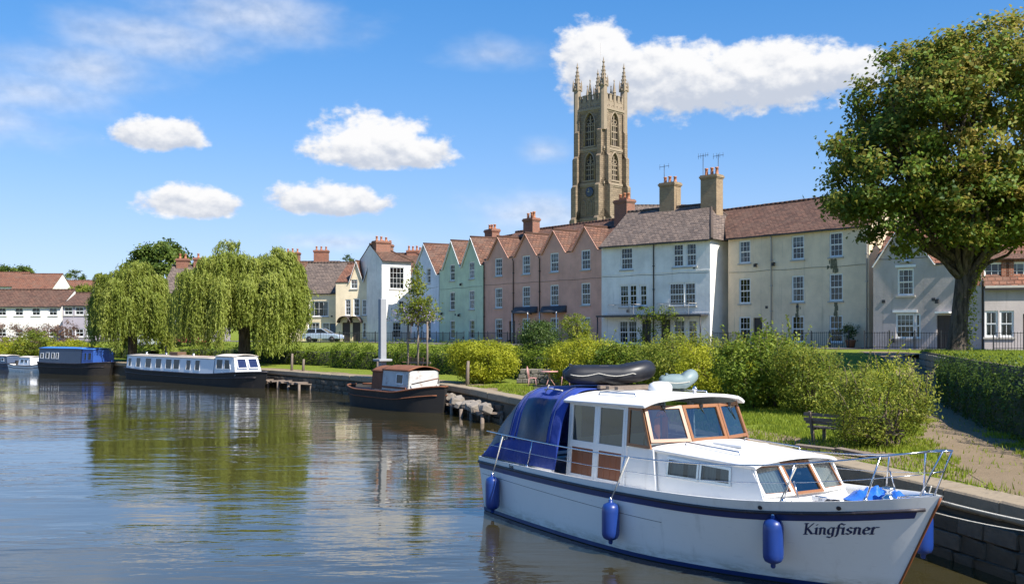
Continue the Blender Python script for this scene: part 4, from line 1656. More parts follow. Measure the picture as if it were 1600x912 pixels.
TOPZ = 41.5
belfry = [(33.5, 2.0, 5.8), (27.6, 1.9, 4.7)]
for f in range(4):
    fo = empty('tower_face', (0, 0, 0), math.pi / 2 * f, tower)
    b = MB()
    holes = [[(p[0], -HWT, p[1]) for p in lancet(0, z0, w, h_)] for z0, w, h_ in belfry]
    b.poly_prism([(-HWT + 0.001, -HWT, -1), (HWT - 0.001, -HWT, -1), (HWT - 0.001, -HWT, TOPZ), (-HWT + 0.001, -HWT, TOPZ)], (0, 0.6, 0), holes)
    me = b.mesh('wall', M['tower_stone'])
    inst('wall', me, fo)
    b = MB()
    for z0, w, h_ in belfry:                    # mullions, tracery and hood mould
        b.box(-0.10, 0.10, -HWT + 0.15, -HWT + 0.4, z0, z0 + h_ - 0.5)
        for sx in (-1, 1):
            b.box(sx * w / 4 - 0.05, sx * w / 4 + 0.05, -HWT + 0.2, -HWT + 0.35, z0, z0 + h_ - 1.7)
        for k in (0.33, 0.66):
            b.box(-w / 2, w / 2, -HWT + 0.18, -HWT + 0.38, z0 + (h_ - w) * k - 0.09, z0 + (h_ - w) * k + 0.09)
        b.box(-w / 2, w / 2, -HWT + 0.18, -HWT + 0.38, z0 + h_ - w * 1.15, z0 + h_ - w * 1.15 + 0.16)
        for sx in (-1, 1):
            b.tube([(sx * w / 4 + 0.38 * w / 2 * math.cos(a), -HWT + 0.28, z0 + h_ - w * 0.78 + 0.38 * w / 2 * math.sin(a)) for a in [k * math.pi / 5 for k in range(10)]], 0.07, 5, closed=True)
        arch = lancet(0, z0, w + 0.3, h_ + 0.25)
        b.tube([(p[0], -HWT - 0.06, p[1]) for p in arch[1:] + arch[:1]], 0.14, 6)
        b.box(-w / 2 - 0.35, w / 2 + 0.35, -HWT - 0.16, -HWT + 0.1, z0 - 0.25, z0)
    me = b.mesh('tracery', M['tower_trim'])
    inst('tracery', me, fo)
    b = MB()
    for z0, w, h_ in belfry:
        b.add([(-w / 2 - .1, -HWT + 0.5, z0 - .1), (w / 2 + .1, -HWT + 0.5, z0 - .1), (w / 2 + .1, -HWT + 0.5, z0 + h_ + .1), (-w / 2 - .1, -HWT + 0.5, z0 + h_ + .1)], [(0, 1, 2, 3)])
    inst('louvre', b.mesh('louvre', M['lead']), fo)
    for z, t in ((20.6, 0.24), (26.7, 0.2), (32.7, 0.22), (39.6, 0.30)):
        b = MB()
        b.box(-HWT - 0.18, HWT + 0.18, -HWT - t, -HWT + 0.05, z, z + 0.42)
        b.box(-HWT - 0.1, HWT + 0.1, -HWT - t * 0.5, -HWT + 0.05, z - 0.25, z + 0.01)
        inst('string_course', b.mesh('string_course', M['tower_trim']), fo)
    # blank panels between string courses
    for z0, z1 in ((21.6, 24.2),):
        for sx in (-1, 0, 1):
            b = MB()
            b.tube([(p[0], -HWT - 0.02, p[1]) for p in lancet(sx * 1.35, z0, 0.9, z1 - z0)], 0.09, 5, closed=True)
            inst('blank_panel', b.mesh('blank_panel', M['tower_trim']), fo)
    # parapet
    b = MB()
    b.box(-HWT + 0.2, HWT - 0.2, -HWT - 0.05, -HWT + 0.35, TOPZ - 2.3, TOPZ - 0.4)
    for k in range(5):
        x = -HWT + 0.75 + k * (2 * HWT - 1.5) / 4
        b.box(x - 0.33, x + 0.33, -HWT - 0.08, -HWT + 0.38, TOPZ - 0.4, TOPZ + 0.75)
        b.box(x - 0.38, x + 0.38, -HWT - 0.14, -HWT + 0.44, TOPZ + 0.75, TOPZ + 0.9)
    for k in range(4):
        x = -HWT + 1.3 + k * (2 * HWT - 2.6) / 3
        b.tube([(x + 0.26 * math.cos(a), -HWT - 0.07, TOPZ - 1.25 + 0.34 * math.sin(a)) for a in [j * math.pi / 4 for j in range(8)]], 0.07, 5, closed=True)
    inst('parapet', b.mesh('parapet', M['tower_trim']), fo)
    b = MB()                                    # middle pinnacle of the face
    b.box(-0.22, 0.22, -HWT - 0.14, -HWT + 0.30, TOPZ - 2.2, TOPZ + 1.3)
    b.lathe([(0.36, TOPZ + 1.3), (0.3, TOPZ + 1.5), (0.05, TOPZ + 3.2), (0.14, TOPZ + 3.3), (0.02, TOPZ + 3.6)], 8, (0, -HWT + 0.08, 0), smooth=False)
    inst('pinnacle', b.mesh('pinnacle', M['tower_trim']), fo)
    # corner: stepped buttresses and big pinnacle
    b = MB()
    for sx, sy in ((1, 0), (0, 1)):
        for z0, z1, pr in ((-1, 15, 2.0), (15, 20.8, 1.65), (20.8, 26.5, 1.28), (26.5, 31.5, 0.95), (31.5, 36, 0.62), (36, 39.2, 0.32)):
            if sx:
                b.box(HWT - 0.95, HWT - 0.1, -HWT - pr, -HWT + 0.02, z0, z1)
                b.add([(HWT - 0.95, -HWT - pr, z1), (HWT - 0.1, -HWT - pr, z1), (HWT - 0.1, -HWT, z1 + pr * 1.1), (HWT - 0.95, -HWT, z1 + pr * 1.1), (HWT - 0.95, -HWT, z1), (HWT - 0.1, -HWT, z1)],
                      [(0, 1, 2, 3), (0, 3, 4), (1, 5, 2)])
            else:
                b.box(HWT - 0.02, HWT + pr, -HWT + 0.1, -HWT + 0.95, z0, z1)
                b.add([(HWT + pr, -HWT + 0.1, z1), (HWT + pr, -HWT + 0.95, z1), (HWT, -HWT + 0.95, z1 + pr * 1.1), (HWT, -HWT + 0.1, z1 + pr * 1.1), (HWT, -HWT + 0.1, z1), (HWT, -HWT + 0.95, z1)],
                      [(0, 1, 2, 3), (0, 3, 4), (1, 5, 2)])
    inst('buttress', b.mesh('buttress', M['tower_stone']), fo)
    b = MB()
    c = (HWT - 0.15, -HWT + 0.15, 0)
    b.lathe([(0.62, 36), (0.62, TOPZ + 2.0), (0.75, TOPZ + 2.1), (0.75, TOPZ + 2.4), (0.58, TOPZ + 2.5), (0.44, TOPZ + 3.5), (0.12, TOPZ + 5.9), (0.25, TOPZ + 6.1), (0.1, TOPZ + 6.4), (0.02, TOPZ + 7.0)], 8, c, smooth=False)
    for k in range(8):
        a = k * math.pi / 4
        for t in range(5):
            z = TOPZ + 2.7 + t * 0.65
            r = 0.60 - t * 0.10
            b.cbox((c[0] + math.cos(a) * r, c[1] + math.sin(a) * r, z), (0.14, 0.14, 0.2))
    for k in range(4):
        a = math.pi / 4 + k * math.pi / 2
        b.lathe([(0.16, TOPZ + 1.9), (0.16, TOPZ + 2.9), (0.02, TOPZ + 3.9)], 6, (c[0] + math.cos(a) * 0.72, c[1] + math.sin(a) * 0.72, 0), smooth=False)
    inst('corner_pinnacle', b.mesh('corner_pinnacle', M['tower_trim']), fo)
b = MB()
b.box(-HWT + 0.6, HWT - 0.6, -HWT + 0.6, HWT - 0.6, TOPZ - 2.4, TOPZ - 2.2)
b.build('roof', M['lead'], tower)
b = MB()
b.tube([(0, 0, TOPZ - 2.2), (0, 0, TOPZ + 10.5)], [0.09, 0.04], 6)
b.build('flagpole', M['pipe_pale'], tower)
cf = [o for o in tower.children if o.name.startswith('tower_face')]
b = MB()
b.lathe([(0.85, 0), (0.85, 0.12), (0.7, 0.14)], 24, (0, 0, 0), 'Y')
clock = b.build('clock', M['clock_face'], tower)
clock.location = (0, -HWT - 0.02, 25.5)
clock.rotation_euler = (0, 0, R(180))
b = MB()
b.bar((0, 0, 0), (0.1, 0, 0.6), 0.06, 0.03, (0, 1, 0))
b.bar((0, 0, 0), (0.36, 0, 0.1), 0.07, 0.03, (0, 1, 0))
hands = b.build('hands', M['gilt'], clock, (0, 0.16, 0))
# ------------------------------------------------------------------ foliage
def leaf_mesh(name, C, Nrm, size, aspect, tint, mat, parent=None, up=None):
    """one diamond leaf per centre; Nrm its facing, tint 0..1 its colour"""
    n = len(C)
    C = np.asarray(C, dtype=np.float64)
    Nrm = Nrm / (np.linalg.norm(Nrm, axis=1, keepdims=True) + 1e-9)
    if up is None:
        r = RNG.normal(size=(n, 3))
    else:
        r = up + RNG.normal(size=(n, 3)) * 0.25
    t = r - Nrm * (r * Nrm).sum(1, keepdims=True)
    t /= np.linalg.norm(t, axis=1, keepdims=True) + 1e-9
    b = np.cross(Nrm, t)
    L = np.broadcast_to(size, (n,))[:, None] * RNG.uniform(0.7, 1.3, (n, 1))
    Wd = L * aspect
    V = np.empty((n, 4, 3))
    fold = Nrm * L * 0.12
    V[:, 0] = C - t * L * 0.5
    V[:, 1] = C + b * Wd * 0.5 + fold - t * L * 0.05
    V[:, 2] = C + t * L * 0.5
    V[:, 3] = C - b * Wd * 0.5 + fold - t * L * 0.05
    me = bpy.data.meshes.new(name)
    me.vertices.add(4 * n)
    me.vertices.foreach_set('co', V.reshape(-1).astype(np.float32))
    me.loops.add(4 * n)
    me.loops.foreach_set('vertex_index', np.arange(4 * n, dtype=np.int32))
    me.polygons.add(n)
    me.polygons.foreach_set('loop_start', np.arange(0, 4 * n, 4, dtype=np.int32))
    at = me.attributes.new('tint', 'FLOAT', 'POINT')
    at.data.foreach_set('value', np.repeat(np.clip(tint, 0, 1), 4).astype(np.float32))
    me.materials.append(mat)
    me.update(calc_edges=True)
    o = bpy.data.objects.new(name, me)
    return link(o, parent)


def unit(n):
    v = RNG.normal(size=(n, 3))
    return v / np.linalg.norm(v, axis=1, keepdims=True)


def clumps_in(lobes, n, shell=0.55):
    """clump centres inside a union of ellipsoids, denser near the surface"""
    out, nor = [], []
    vol = np.array([l[1][0] * l[1][1] * l[1][2] for l in lobes]) ** 0.67
    pick = RNG.choice(len(lobes), n, p=vol / vol.sum())
    for k in pick:
        c, r = np.array(lobes[k][0]), np.array(lobes[k][1])
        d = unit(1)[0]
        rad = (RNG.uniform(shell ** 3, 1.0)) ** (1 / 3)
        p = c + d * r * rad
        # skip clumps buried in another lobe
        deep = any(j != k and (((p - np.array(l[0])) / np.array(l[1])) ** 2).sum() < 0.42 for j, l in enumerate(lobes))
        if deep:
            continue
        out.append(p)
        nor.append(d / r)
    nor = np.array(nor)
    nor /= np.linalg.norm(nor, axis=1, keepdims=True)
    return np.array(out), nor


def leaves_from_clumps(cc, nn, per, spread, flat=0.65, upb=0.35):
    n = len(cc) * per
    C = np.repeat(cc, per, 0)
    Nn = np.repeat(nn, per, 0)
    off = RNG.normal(size=(n, 3)) * spread
    off[:, 2] *= flat
    P = C + off
    F = Nn * 0.7 + unit(n) * 0.8
    F[:, 2] += upb
    ct = np.repeat(RNG.normal(0.46, 0.24, len(cc)), per)
    tint = ct + RNG.normal(0, 0.16, n)
    return P, F, tint


def limb(b, p0, p1, r0, r1, wob=0.08, n=7, seg=7):
    p0, p1 = Vector(p0), Vector(p1)
    L = (p1 - p0).length
    pts, rs = [], []
    for i in range(seg + 1):
        t = i / seg
        p = p0.lerp(p1, t)
        p += Vector((random.uniform(-1, 1), random.uniform(-1, 1), random.uniform(-0.4, 0.4))) * wob * L * math.sin(math.pi * t) * 0.6
        p.z += 0.10 * L * math.sin(math.pi * t) * (1 if p1.z > p0.z else -1) * 0.3
        pts.append(p)
        rs.append(r0 + (r1 - r0) * t ** 0.8)
    b.tube(pts, rs, n)
    return pts


def tree(name, label, base, lobes, trunk, limbs_n, clump_n, per, spread, leaf, mat, asp=0.6, cat='tree', group=None, brown=None, shell=0.5, trunk_lean=(0, 0)):
    root = tag(empty(name, base), label, cat, group)
    b = MB()
    h0, r0 = trunk
    top = Vector((trunk_lean[0], trunk_lean[1], h0))
    b.tube([(0, 0, -0.4), (0, 0, 0.15), (top.x * .3, top.y * .3, h0 * 0.35), (top.x * .7, top.y * .7, h0 * 0.7), tuple(top)], [r0 * 1.5, r0 * 1.15, r0 * 0.95, r0 * 0.88, r0 * 0.8], 12)
    cc, nn = clumps_in(lobes, clump_n, shell)
    idx = RNG.choice(len(cc), min(limbs_n, len(cc)), replace=False)
    for k in idx:
        p = limb(b, top - Vector((0, 0, random.uniform(0, h0 * 0.25))), Vector(cc[k]), r0 * random.uniform(0.28, 0.5), 0.03, 0.09)
        for j in RNG.choice(len(cc), 2):
            if (Vector(cc[j]) - p[4]).length < 3.5:
                limb(b, p[4], Vector(cc[j]), r0 * 0.14, 0.02, 0.08, 5, 4)
    b.build('trunk', M['bark'], root)
    P, F, tint = leaves_from_clumps(cc, nn, per, spread)
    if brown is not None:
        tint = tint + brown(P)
    leaf_mesh('crown', P, F, leaf, asp, tint, mat, root)
    return root


# the great tree on the raised lawn
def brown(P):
    # bronze leaf tint, with sunlight painted in: lighter sunward, darker on the far side
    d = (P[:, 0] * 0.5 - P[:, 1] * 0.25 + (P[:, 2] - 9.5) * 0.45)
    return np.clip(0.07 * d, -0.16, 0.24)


TX, TY = 19.1, 44.0
lobes = [((0.6, 0, 10.2), (4.7, 4.6, 4.3)), ((3.6, 0.3, 9.8), (4.4, 4.4, 4.6)), ((1.8, -0.5, 12.4), (3.9, 3.8, 2.9)), ((-2.9, -0.6, 8.6), (2.5, 2.6, 2.9)),
         ((-4.0, -0.4, 7.4), (1.7, 1.8, 1.5)), ((-2.6, -0.2, 5.9), (1.9, 1.9, 1.2)), ((0.4, -2.2, 6.6), (2.6, 2.0, 1.7)), ((3.9, -1.5, 6.6), (2.8, 2.4, 1.9)), ((-1.2, 0.6, 12.0), (2.8, 2.8, 2.4))]
lobes = [((c[0], c[1], c[2] * 0.935), (r_[0], r_[1], r_[2] * 0.95)) for c, r_ in lobes]
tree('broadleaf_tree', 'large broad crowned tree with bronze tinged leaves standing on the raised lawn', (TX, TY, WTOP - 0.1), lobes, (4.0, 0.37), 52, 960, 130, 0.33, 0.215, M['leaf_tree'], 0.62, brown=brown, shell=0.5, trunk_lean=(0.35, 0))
bt = bpy.data.objects['broadleaf_tree']
b = MB()                                             # the fork seen below the crown
limb(b, (0.15, -0.05, 2.4), (1.9, -0.2, 5.2), 0.28, 0.18, 0.04, 10)
limb(b, (0.2, 0, 3.4), (-0.6, 0, 6.6), 0.30, 0.18, 0.04, 10)
b.build('limb', M['bark'], bt)
cc = np.array([[0.42 + 0.15 * random.random() + (0.25 if z > 2.4 else 0) * (z - 2.4), -0.35 + random.uniform(-0.3, 0.4), z] for z in np.linspace(0.1, 4.3, 36)])
nn = np.tile([[0.8, -0.5, 0.1]], (len(cc), 1))
P, F, tint = leaves_from_clumps(cc, nn, 16, 0.10)
leaf_mesh('ivy', P, F, 0.11, 0.8, tint + 0.25, M['leaf_wild'], bt)


# willows
def willow(label, base, rx, ry, H, trunk_r, n_str, seed, low=0.75, lean=0.0):
    rs = np.random.default_rng(seed)
    root = tag(empty('willow_tree', base), label, 'willow', 'willows on the bank')
    b = MB()
    b.tube([(0, 0, -0.3), (0.05, 0, 0.6), (0.1 + lean * .5, 0, H * 0.28), (lean, 0, H * 0.45)], [trunk_r * 1.4, trunk_r, trunk_r * 0.9, trunk_r * 0.7], 10)
    nb = 74
    tips = []
    for k in range(nb):
        a = k * 2.39996 + rs.uniform(-.3, .3)
        rr = math.sqrt((k + 0.5) / nb) * 0.97
        kz = mnoise.noise(Vector((math.cos(a) * rr * 2.3, math.sin(a) * rr * 2.3, seed)))
        zt_ = H * (0.50 + 0.46 * math.sqrt(max(0, 1 - rr ** 2.2)) + 0.12 * kz) * rs.uniform(0.90, 1.04)
        p = Vector((lean + rx * rr * math.cos(a) * (1 + 0.12 * kz), ry * rr * math.sin(a) * (1 + 0.12 * kz), zt_))
        if k % 2 == 0:
            limb(b, (lean * .9, 0, H * rs.uniform(0.28, 0.45)), p, trunk_r * 0.30, 0.03, 0.08, 6)
        tips.append((p.x, p.y, p.z, rs.uniform(0.10, 0.19) * rx, rr, rs.normal(0.5, 0.12), rs.uniform(0.45, 1.0)))
    b.build('trunk', M['bark'], root)
    Cs, Fs, Us, Ts = [], [], [], []
    wsum = np.array([0.6 + t[4] for t in tips])
    pick = rs.choice(nb, n_str, p=wsum / wsum.sum())
    for k in range(n_str):
        t = tips[pick[k]]
        a = rs.uniform(0, 2 * math.pi)
        rr = math.sqrt(rs.uniform(0, 1)) * t[3]
        x0, y0 = t[0] + rr * math.cos(a), t[1] + rr * math.sin(a)
        q = t[4]
        z0 = t[2] - (rr / t[3]) ** 2 * t[3] * 0.55 + rs.normal(0, 0.10)
        # each bough hangs its own curtain, the outer ones nearly to the ground
        zend = 0.35 + low * H * (1 - t[6]) * 0.55 + (1 - q) * H * 0.34 + rs.exponential(0.5)
        L = max(0.7, z0 - zend)
        if rs.random() < 0.35:
            L *= rs.uniform(0.25, 0.8)
        m = int(L / 0.13) + 2
        tt = np.linspace(0, 1, m)
        oa = math.atan2(t[1], t[0] - lean) + rs.normal(0, 0.7)
        ox, oy = math.cos(oa) * 0.45 * rs.uniform(0.2, 1.3), math.sin(oa) * 0.45 * rs.uniform(0.2, 1.3)
        sw = rs.uniform(-.12, .12)
        x = x0 + ox * np.sqrt(tt) + 0.05 * np.sin(tt * 9 + k) + sw * tt
        y = y0 + oy * np.sqrt(tt) + 0.05 * np.cos(tt * 7 + k)
        z = z0 + 0.22 * np.sin(np.minimum(tt * L * 2.2, math.pi)) - L * tt
        p = np.stack([x, y, z], 1) + rs.normal(size=(m, 3)) * 0.045
        Cs.append(p)
        f = rs.normal(size=(m, 3)) * 0.6
        f[:, 0] += math.cos(a) * 0.5 + math.cos(oa) * 0.5
        f[:, 1] += math.sin(a) * 0.5 + math.sin(oa) * 0.5
        f[:, 2] += 0.6 * (1 - tt)
        Fs.append(f)
        u = np.zeros((m, 3))
        u[:, 2] = -1
        u[:, 0] = ox * (1 - tt)
        Us.append(u)
        Ts.append(np.full(m, t[5] + rs.normal(0, 0.12)) + rs.normal(0, 0.12, m) + 0.08 * (1 - tt))
    leaf_mesh('crown', np.concatenate(Cs), np.concatenate(Fs), 0.30, 0.26, np.concatenate(Ts), M['leaf_willow'], root, up=np.concatenate(Us))
    return root


w1x, w1y = X(206, 90), 90.0
willow('smaller weeping willow beside the blue narrowboat', (w1x, w1y, gz(w1x, w1y)), 3.35, 3.3, 8.9, 0.4, 2700, 5, 0.85)
w2x, w2y = X(381, 80), 80.0
willow('larger weeping willow behind the long white narrowboat', (w2x, w2y, gz(w2x, w2y)), 4.95, 4.2, 9.3, 0.48, 4100, 9, 0.95, lean=-0.1)


# trees behind
def round_tree(label, px, depth, py_top, width_px, mat='leaf_far', base=2.5, clumps=330, per=40, group='trees behind the houses', squash=1.0, name='round_tree'):
    x = X(px, depth)
    per = int(per * 1.5)
    H_ = Z(py_top, depth) - base
    w = width_px / 1600 * depth / 2
    rs = random.Random(int(px))
    lob = [((0, 0, H_ * 0.64), (w * 0.8, w * 0.8, H_ * 0.34 * squash))]
    for k in range(6):
        a = k * 1.05 + rs.random()
        lob.append(((math.cos(a) * w * 0.5, math.sin(a) * w * 0.5, H_ * rs.uniform(0.5, 0.78)), (w * 0.5, w * 0.5, H_ * 0.2)))
    return tree(name, label, (x, depth, base), lob, (H_ * 0.35, w * 0.09), 14, clumps, per, w * 0.11, w * 0.10, M[mat], 0.75, group=group)


round_tree('dark round tree rising behind the smaller willow', 255, 142, 366, 96)
round_tree('small tree top between the two willow crowns', 318, 150, 392, 46, clumps=150)
round_tree('pale green bushy tree left of the smaller willow', 132, 150, 440, 50, clumps=160, mat='leaf_wild')
round_tree('small dark tree on the skyline above the hillside roofs', 120, 232, 420, 40, base=8, clumps=120)
round_tree('dark wooded clump at the far left skyline, the leftmost', -5, 262, 410, 62, base=9, clumps=170)
round_tree('dark wooded clump at the far left skyline, nearest the red roofs', 32, 270, 412, 50, base=9, clumps=150)
round_tree('tree peeping over the roofs left of the green house chimney', 690, 160, 392, 26, clumps=90)
round_tree('small tree between the hillside roofs and the willow', 78, 240, 424, 36, base=8, clumps=90)
round_tree('tree top behind the brown roofed house chimneys', 545, 165, 392, 40, clumps=90)
b = MB()


# bushes, hedges
def bush(name, label, x, y, rx, ry, h, mat, clumps, per, leaf, group='bushes on the bank', lumpy=5, twigs=0, spread=None, cat='bush', z=None, asp=0.55, egg=0.5):
    z = gz(x, y) if z is None else z
    root = tag(empty(name, (x, y, z)), label, cat, group)
    rs = random.Random(int(x * 100 + y))
    lob = [((0, 0, h * 0.46), (rx * 0.86, ry * 0.86, h * egg))]
    for k in range(lumpy):
        a = k * 2 * math.pi / max(1, lumpy) + rs.uniform(-.4, .4)
        s = rs.uniform(0.28, 0.55)
        lob.append(((math.cos(a) * rx * 0.58, math.sin(a) * ry * 0.58, h * rs.uniform(0.28, 0.72)), (rx * s, ry * s, h * s * 0.75)))
    cc, nn = clumps_in(lob, clumps, 0.5)
    twigs = int(twigs * 1.5)
    keep = cc[:, 2] > 0.02
    cc, nn = cc[keep], nn[keep]
    b = MB()
    for k in range(12):
        j = RNG.integers(len(cc))
        limb(b, (rs.uniform(-.25, .25) * rx, rs.uniform(-.25, .25) * ry, -0.05), cc[j], 0.03 + 0.01 * h, 0.008, 0.1, 5, 5)
    P, F, tint = leaves_from_clumps(cc, nn, per, spread or 0.062 * (rx + h) / 2 + 0.025)
    extraP, extraF, extraT = [], [], []
    for k in range(twigs):                          # long shoots that stick out of the outline
        j = RNG.integers(len(cc))
        p0 = Vector(cc[j])
        d = Vector((rs.uniform(-.5, .5), rs.uniform(-.5, .5), rs.uniform(0.6, 1.3))).normalized()
        L = rs.uniform(0.3, 0.75) * h * 0.5
        p1 = p0 + d * L
        b.tube([p0, p0.lerp(p1, .5) + Vector((0, 0, 0.03)), p1], [0.010, 0.008, 0.004], 4)
        for t in np.linspace(0.1, 1, 13):
            q = p0.lerp(p1, t)
            extraP.append([q.x + rs.uniform(-.05, .05), q.y + rs.uniform(-.05, .05), q.z + rs.uniform(-.03, .03)])
            extraF.append([rs.uniform(-1, 1), rs.uniform(-1, 1), rs.uniform(0, 1)])
            extraT.append(rs.uniform(0.5, 0.95))
    if extraP:
        P = np.concatenate([P, extraP])
        F = np.concatenate([F, extraF])
        tint = np.concatenate([tint, extraT])
    ok = P[:, 2] > 0.0
    b.build('stems', M['twig'], root)
    leaf_mesh('foliage', P[ok], F[ok], leaf, asp, tint[ok], M[mat], root)
    return root


bush('yellow_green_bush', 'rounded yellow green bush on the grass right of the rusty boat', X(757, 51.5), 51.5, 1.95, 1.6, 2.25, 'leaf_yellow', 520, 44, 0.105)
bush('clipped_shrub', 'tall dark green rounded shrub in front of the pink terrace', X(848, 57), 57.0, 1.35, 1.3, 3.15, 'leaf_dark', 420, 44, 0.10, lumpy=4, egg=0.52)
bush('yellow_green_bush', 'yellow green bush behind the black dinghy', X(915, 48), 48.0, 1.9, 1.5, 2.5, 'leaf_yellow', 480, 40, 0.10, twigs=10)
bush('pale_shrub', 'pale leafy shrub against the pink wall right of the dark shrub', X(900, 70), 70.0, 1.0, 0.9, 2.3, 'leaf_wild', 120, 36, 0.12, twigs=6)
for i, (px, dep, rx, h, mat, lab, tw) in enumerate((
        (985, 46, 1.7, 2.15, 'leaf_hedge', 'wild hedge bush directly behind the white dome on the boat roof', 16),
        (1058, 42, 1.8, 2.55, 'leaf_wild', 'straggly bush in front of the white house, right of the boat roof gear', 30),
        (1122, 38, 1.6, 2.0, 'leaf_yellow', 'sunlit straggly bush below the corner of the white house', 26),
        (1192, 33.5, 1.75, 2.65, 'leaf_hedge', 'large straggly bush above the boat windscreen below the beige house', 44),
        (1266, 31.5, 1.25, 2.15, 'leaf_wild', 'large straggly bush at the right end of the bank hedge', 34))):
    bush('wild_bush', lab, X(px, dep), dep, rx, 1.5, h, mat, (420, 480, 520, 380, 420)[i], 42, (0.115, 0.09, 0.085, 0.12, 0.08)[i], group='straggly bushes along the garden edge', twigs=tw)
bush('leaning_shrub', 'loose yellowish shrub with long shoots over the broken wooden bench', X(1382, 22.3), 22.3, 1.15, 0.95, 1.95, 'leaf_wild', 420, 34, 0.062, twigs=40, lumpy=6)
bush('tall_shoots', 'upright leafy shoots standing in front of the grey cottage', X(1385, 27.5), 27.5, 0.75, 0.55, 1.9, 'leaf_yellow', 90, 20, 0.075, twigs=36, lumpy=3)
for i, (px, dep, rx, h, mat, lab) in enumerate((
        (20, 108, 2.6, 2.0, 'leaf_yellow', 'yellow green hedge bush at the left edge behind the small boats'),
        (55, 107, 2.3, 2.9, 'leaf_wild', 'rounded green bush behind the white cruiser'),
        (88, 112, 2.5, 3.8, 'leaf_rusty', 'rusty brown leaved tree in front of the long white house'),
        (30, 116, 3.0, 3.6, 'leaf_rusty', 'pinkish brown shrub in front of the long white house, further left'),
        (100, 103, 2.4, 1.9, 'leaf_yellow', 'yellowish bush directly above the blue boat'),
        (128, 101, 1.9, 1.5, 'leaf_yellow', 'low yellowish bush between the blue boat and the willow'))):
    bush('bank_shrub', lab, X(px, dep), dep, rx, 1.6, h, mat, 170, 34, 0.17, group='shrubs on the far bank')


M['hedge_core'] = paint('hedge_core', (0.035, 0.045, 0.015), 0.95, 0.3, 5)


def hedge(label, pts, w, h, mat='leaf_hedge', dens=260, leaf=0.11, z0=None, name='hedge', over=None):
    root = tag(empty(name, (pts[0][0], pts[0][1], 0)), label, 'hedge', 'hedges')
    c = resample(pts, 0.5)
    o0 = Vector((pts[0][0], pts[0][1], 0))
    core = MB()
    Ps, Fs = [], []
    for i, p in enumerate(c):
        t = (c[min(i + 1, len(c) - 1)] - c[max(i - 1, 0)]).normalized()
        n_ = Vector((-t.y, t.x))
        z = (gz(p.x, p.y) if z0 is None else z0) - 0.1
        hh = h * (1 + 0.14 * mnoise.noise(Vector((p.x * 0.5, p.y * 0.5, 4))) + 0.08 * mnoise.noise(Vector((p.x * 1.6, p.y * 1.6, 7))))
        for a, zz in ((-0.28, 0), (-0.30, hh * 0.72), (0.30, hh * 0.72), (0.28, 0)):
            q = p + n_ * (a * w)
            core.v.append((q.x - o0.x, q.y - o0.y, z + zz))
        if i == len(c) - 1:
            break
        m = int(dens * 0.5)
        ang = RNG.uniform(0, math.pi, m)
        rr = RNG.uniform(0.8, 1.05, m)
        ex = np.sign(np.cos(ang)) * np.abs(np.cos(ang)) ** 0.5 * rr
        ez_ = np.sin(ang) ** 0.5 * rr
        low = RNG.random(m) < 0.45
        ez_ = np.where(low, RNG.uniform(0.02, 0.9, m), ez_)
        ex = np.where(low, np.sign(ex) * RNG.uniform(0.82, 1.05, m), ex)
        s = RNG.uniform(0, 0.52, m)
        bumpy = 1 + 0.16 * np.sin(s * 5 + i * 1.7 + ez_ * 4)
        X_ = p.x + t.x * s + n_.x * ex * w / 2 * bumpy - o0.x
        Y_ = p.y + t.y * s + n_.y * ex * w / 2 * bumpy - o0.y
        Z_ = z + ez_ * hh * bumpy
        Ps.append(np.stack([X_, Y_, Z_], 1))
        f = unit(m) * 0.8
        f[:, 0] += n_.x * ex
        f[:, 1] += n_.y * ex
        f[:, 2] += ez_ * 0.8
        Fs.append(f)
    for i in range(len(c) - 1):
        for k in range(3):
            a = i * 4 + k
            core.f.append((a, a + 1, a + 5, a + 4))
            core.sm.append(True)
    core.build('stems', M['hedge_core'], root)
    P, F = np.concatenate(Ps), np.concatenate(Fs)
    nz2 = np.array([mnoise.noise(Vector((float(q[0]), float(q[1]), float(q[2]) * 1.5))) for q in P[::1]])
    leaf_mesh('foliage', P, F, leaf, 0.6, RNG.normal(0.5, 0.18, len(P)) + nz2 * 0.3, M[mat], root)
    return root


def off_quay(s, d):
    p, t = along(qn, s)
    n_ = Vector((-t.y, t.x))
    q = p - n_ * d
    return (q.x, q.y)


def quay_s(px):
    acc = 0
    for a, b_ in zip(qn, qn[1:]):
        if a.y > 8 and X(px, b_.y) >= b_.x:
            return acc
        acc += (b_ - a).length
    return acc


sA, sB = quay_s(690), quay_s(395)
hedge('long clipped hedge on the bank behind the rusty boat', [off_quay(sA + (sB - sA) * k / 12, 6.2 + 0.4 * math.sin(k)) for k in range(13)], 1.7, 1.75, dens=850, leaf=0.13)
sC, sD = quay_s(385), quay_s(160)
hedge('clipped hedge on the bank below the two willows', [off_quay(sC + (sD - sC) * k / 12, 7.5) for k in range(13)], 1.5, 1.5, dens=300, leaf=0.15)
sE = quay_s(-40)
hedge('clipped hedge behind the small boats at far left', [off_quay(quay_s(140) + (sE - quay_s(140)) * k / 8, 6.0) for k in range(9)], 1.4, 1.3, dens=240, leaf=0.18)
hedge('straggly hedge along the street below the pink and white houses', [(X(770, 66), 66.0), (X(860, 62), 62.0), (X(950, 57), 57.0), (X(1050, 52), 52.0), (X(1150, 47), 47.0), (X(1240, 43), 43.0)], 1.8, 1.25, 'leaf_wild', dens=380, leaf=0.12)
# ivy hedge hanging over the retaining wall
hw_ = smooth_line(resample(WALL, 1.0), 2)[9:]
hedge('dense dark ivy hedge covering the retaining wall beside the path', [(p.x - 0.1, p.y) for p in hw_ if p.y > 6], 0.9, 1.75, 'leaf_dark', dens=900, leaf=0.085, z0=1.08, name='ivy_hedge')

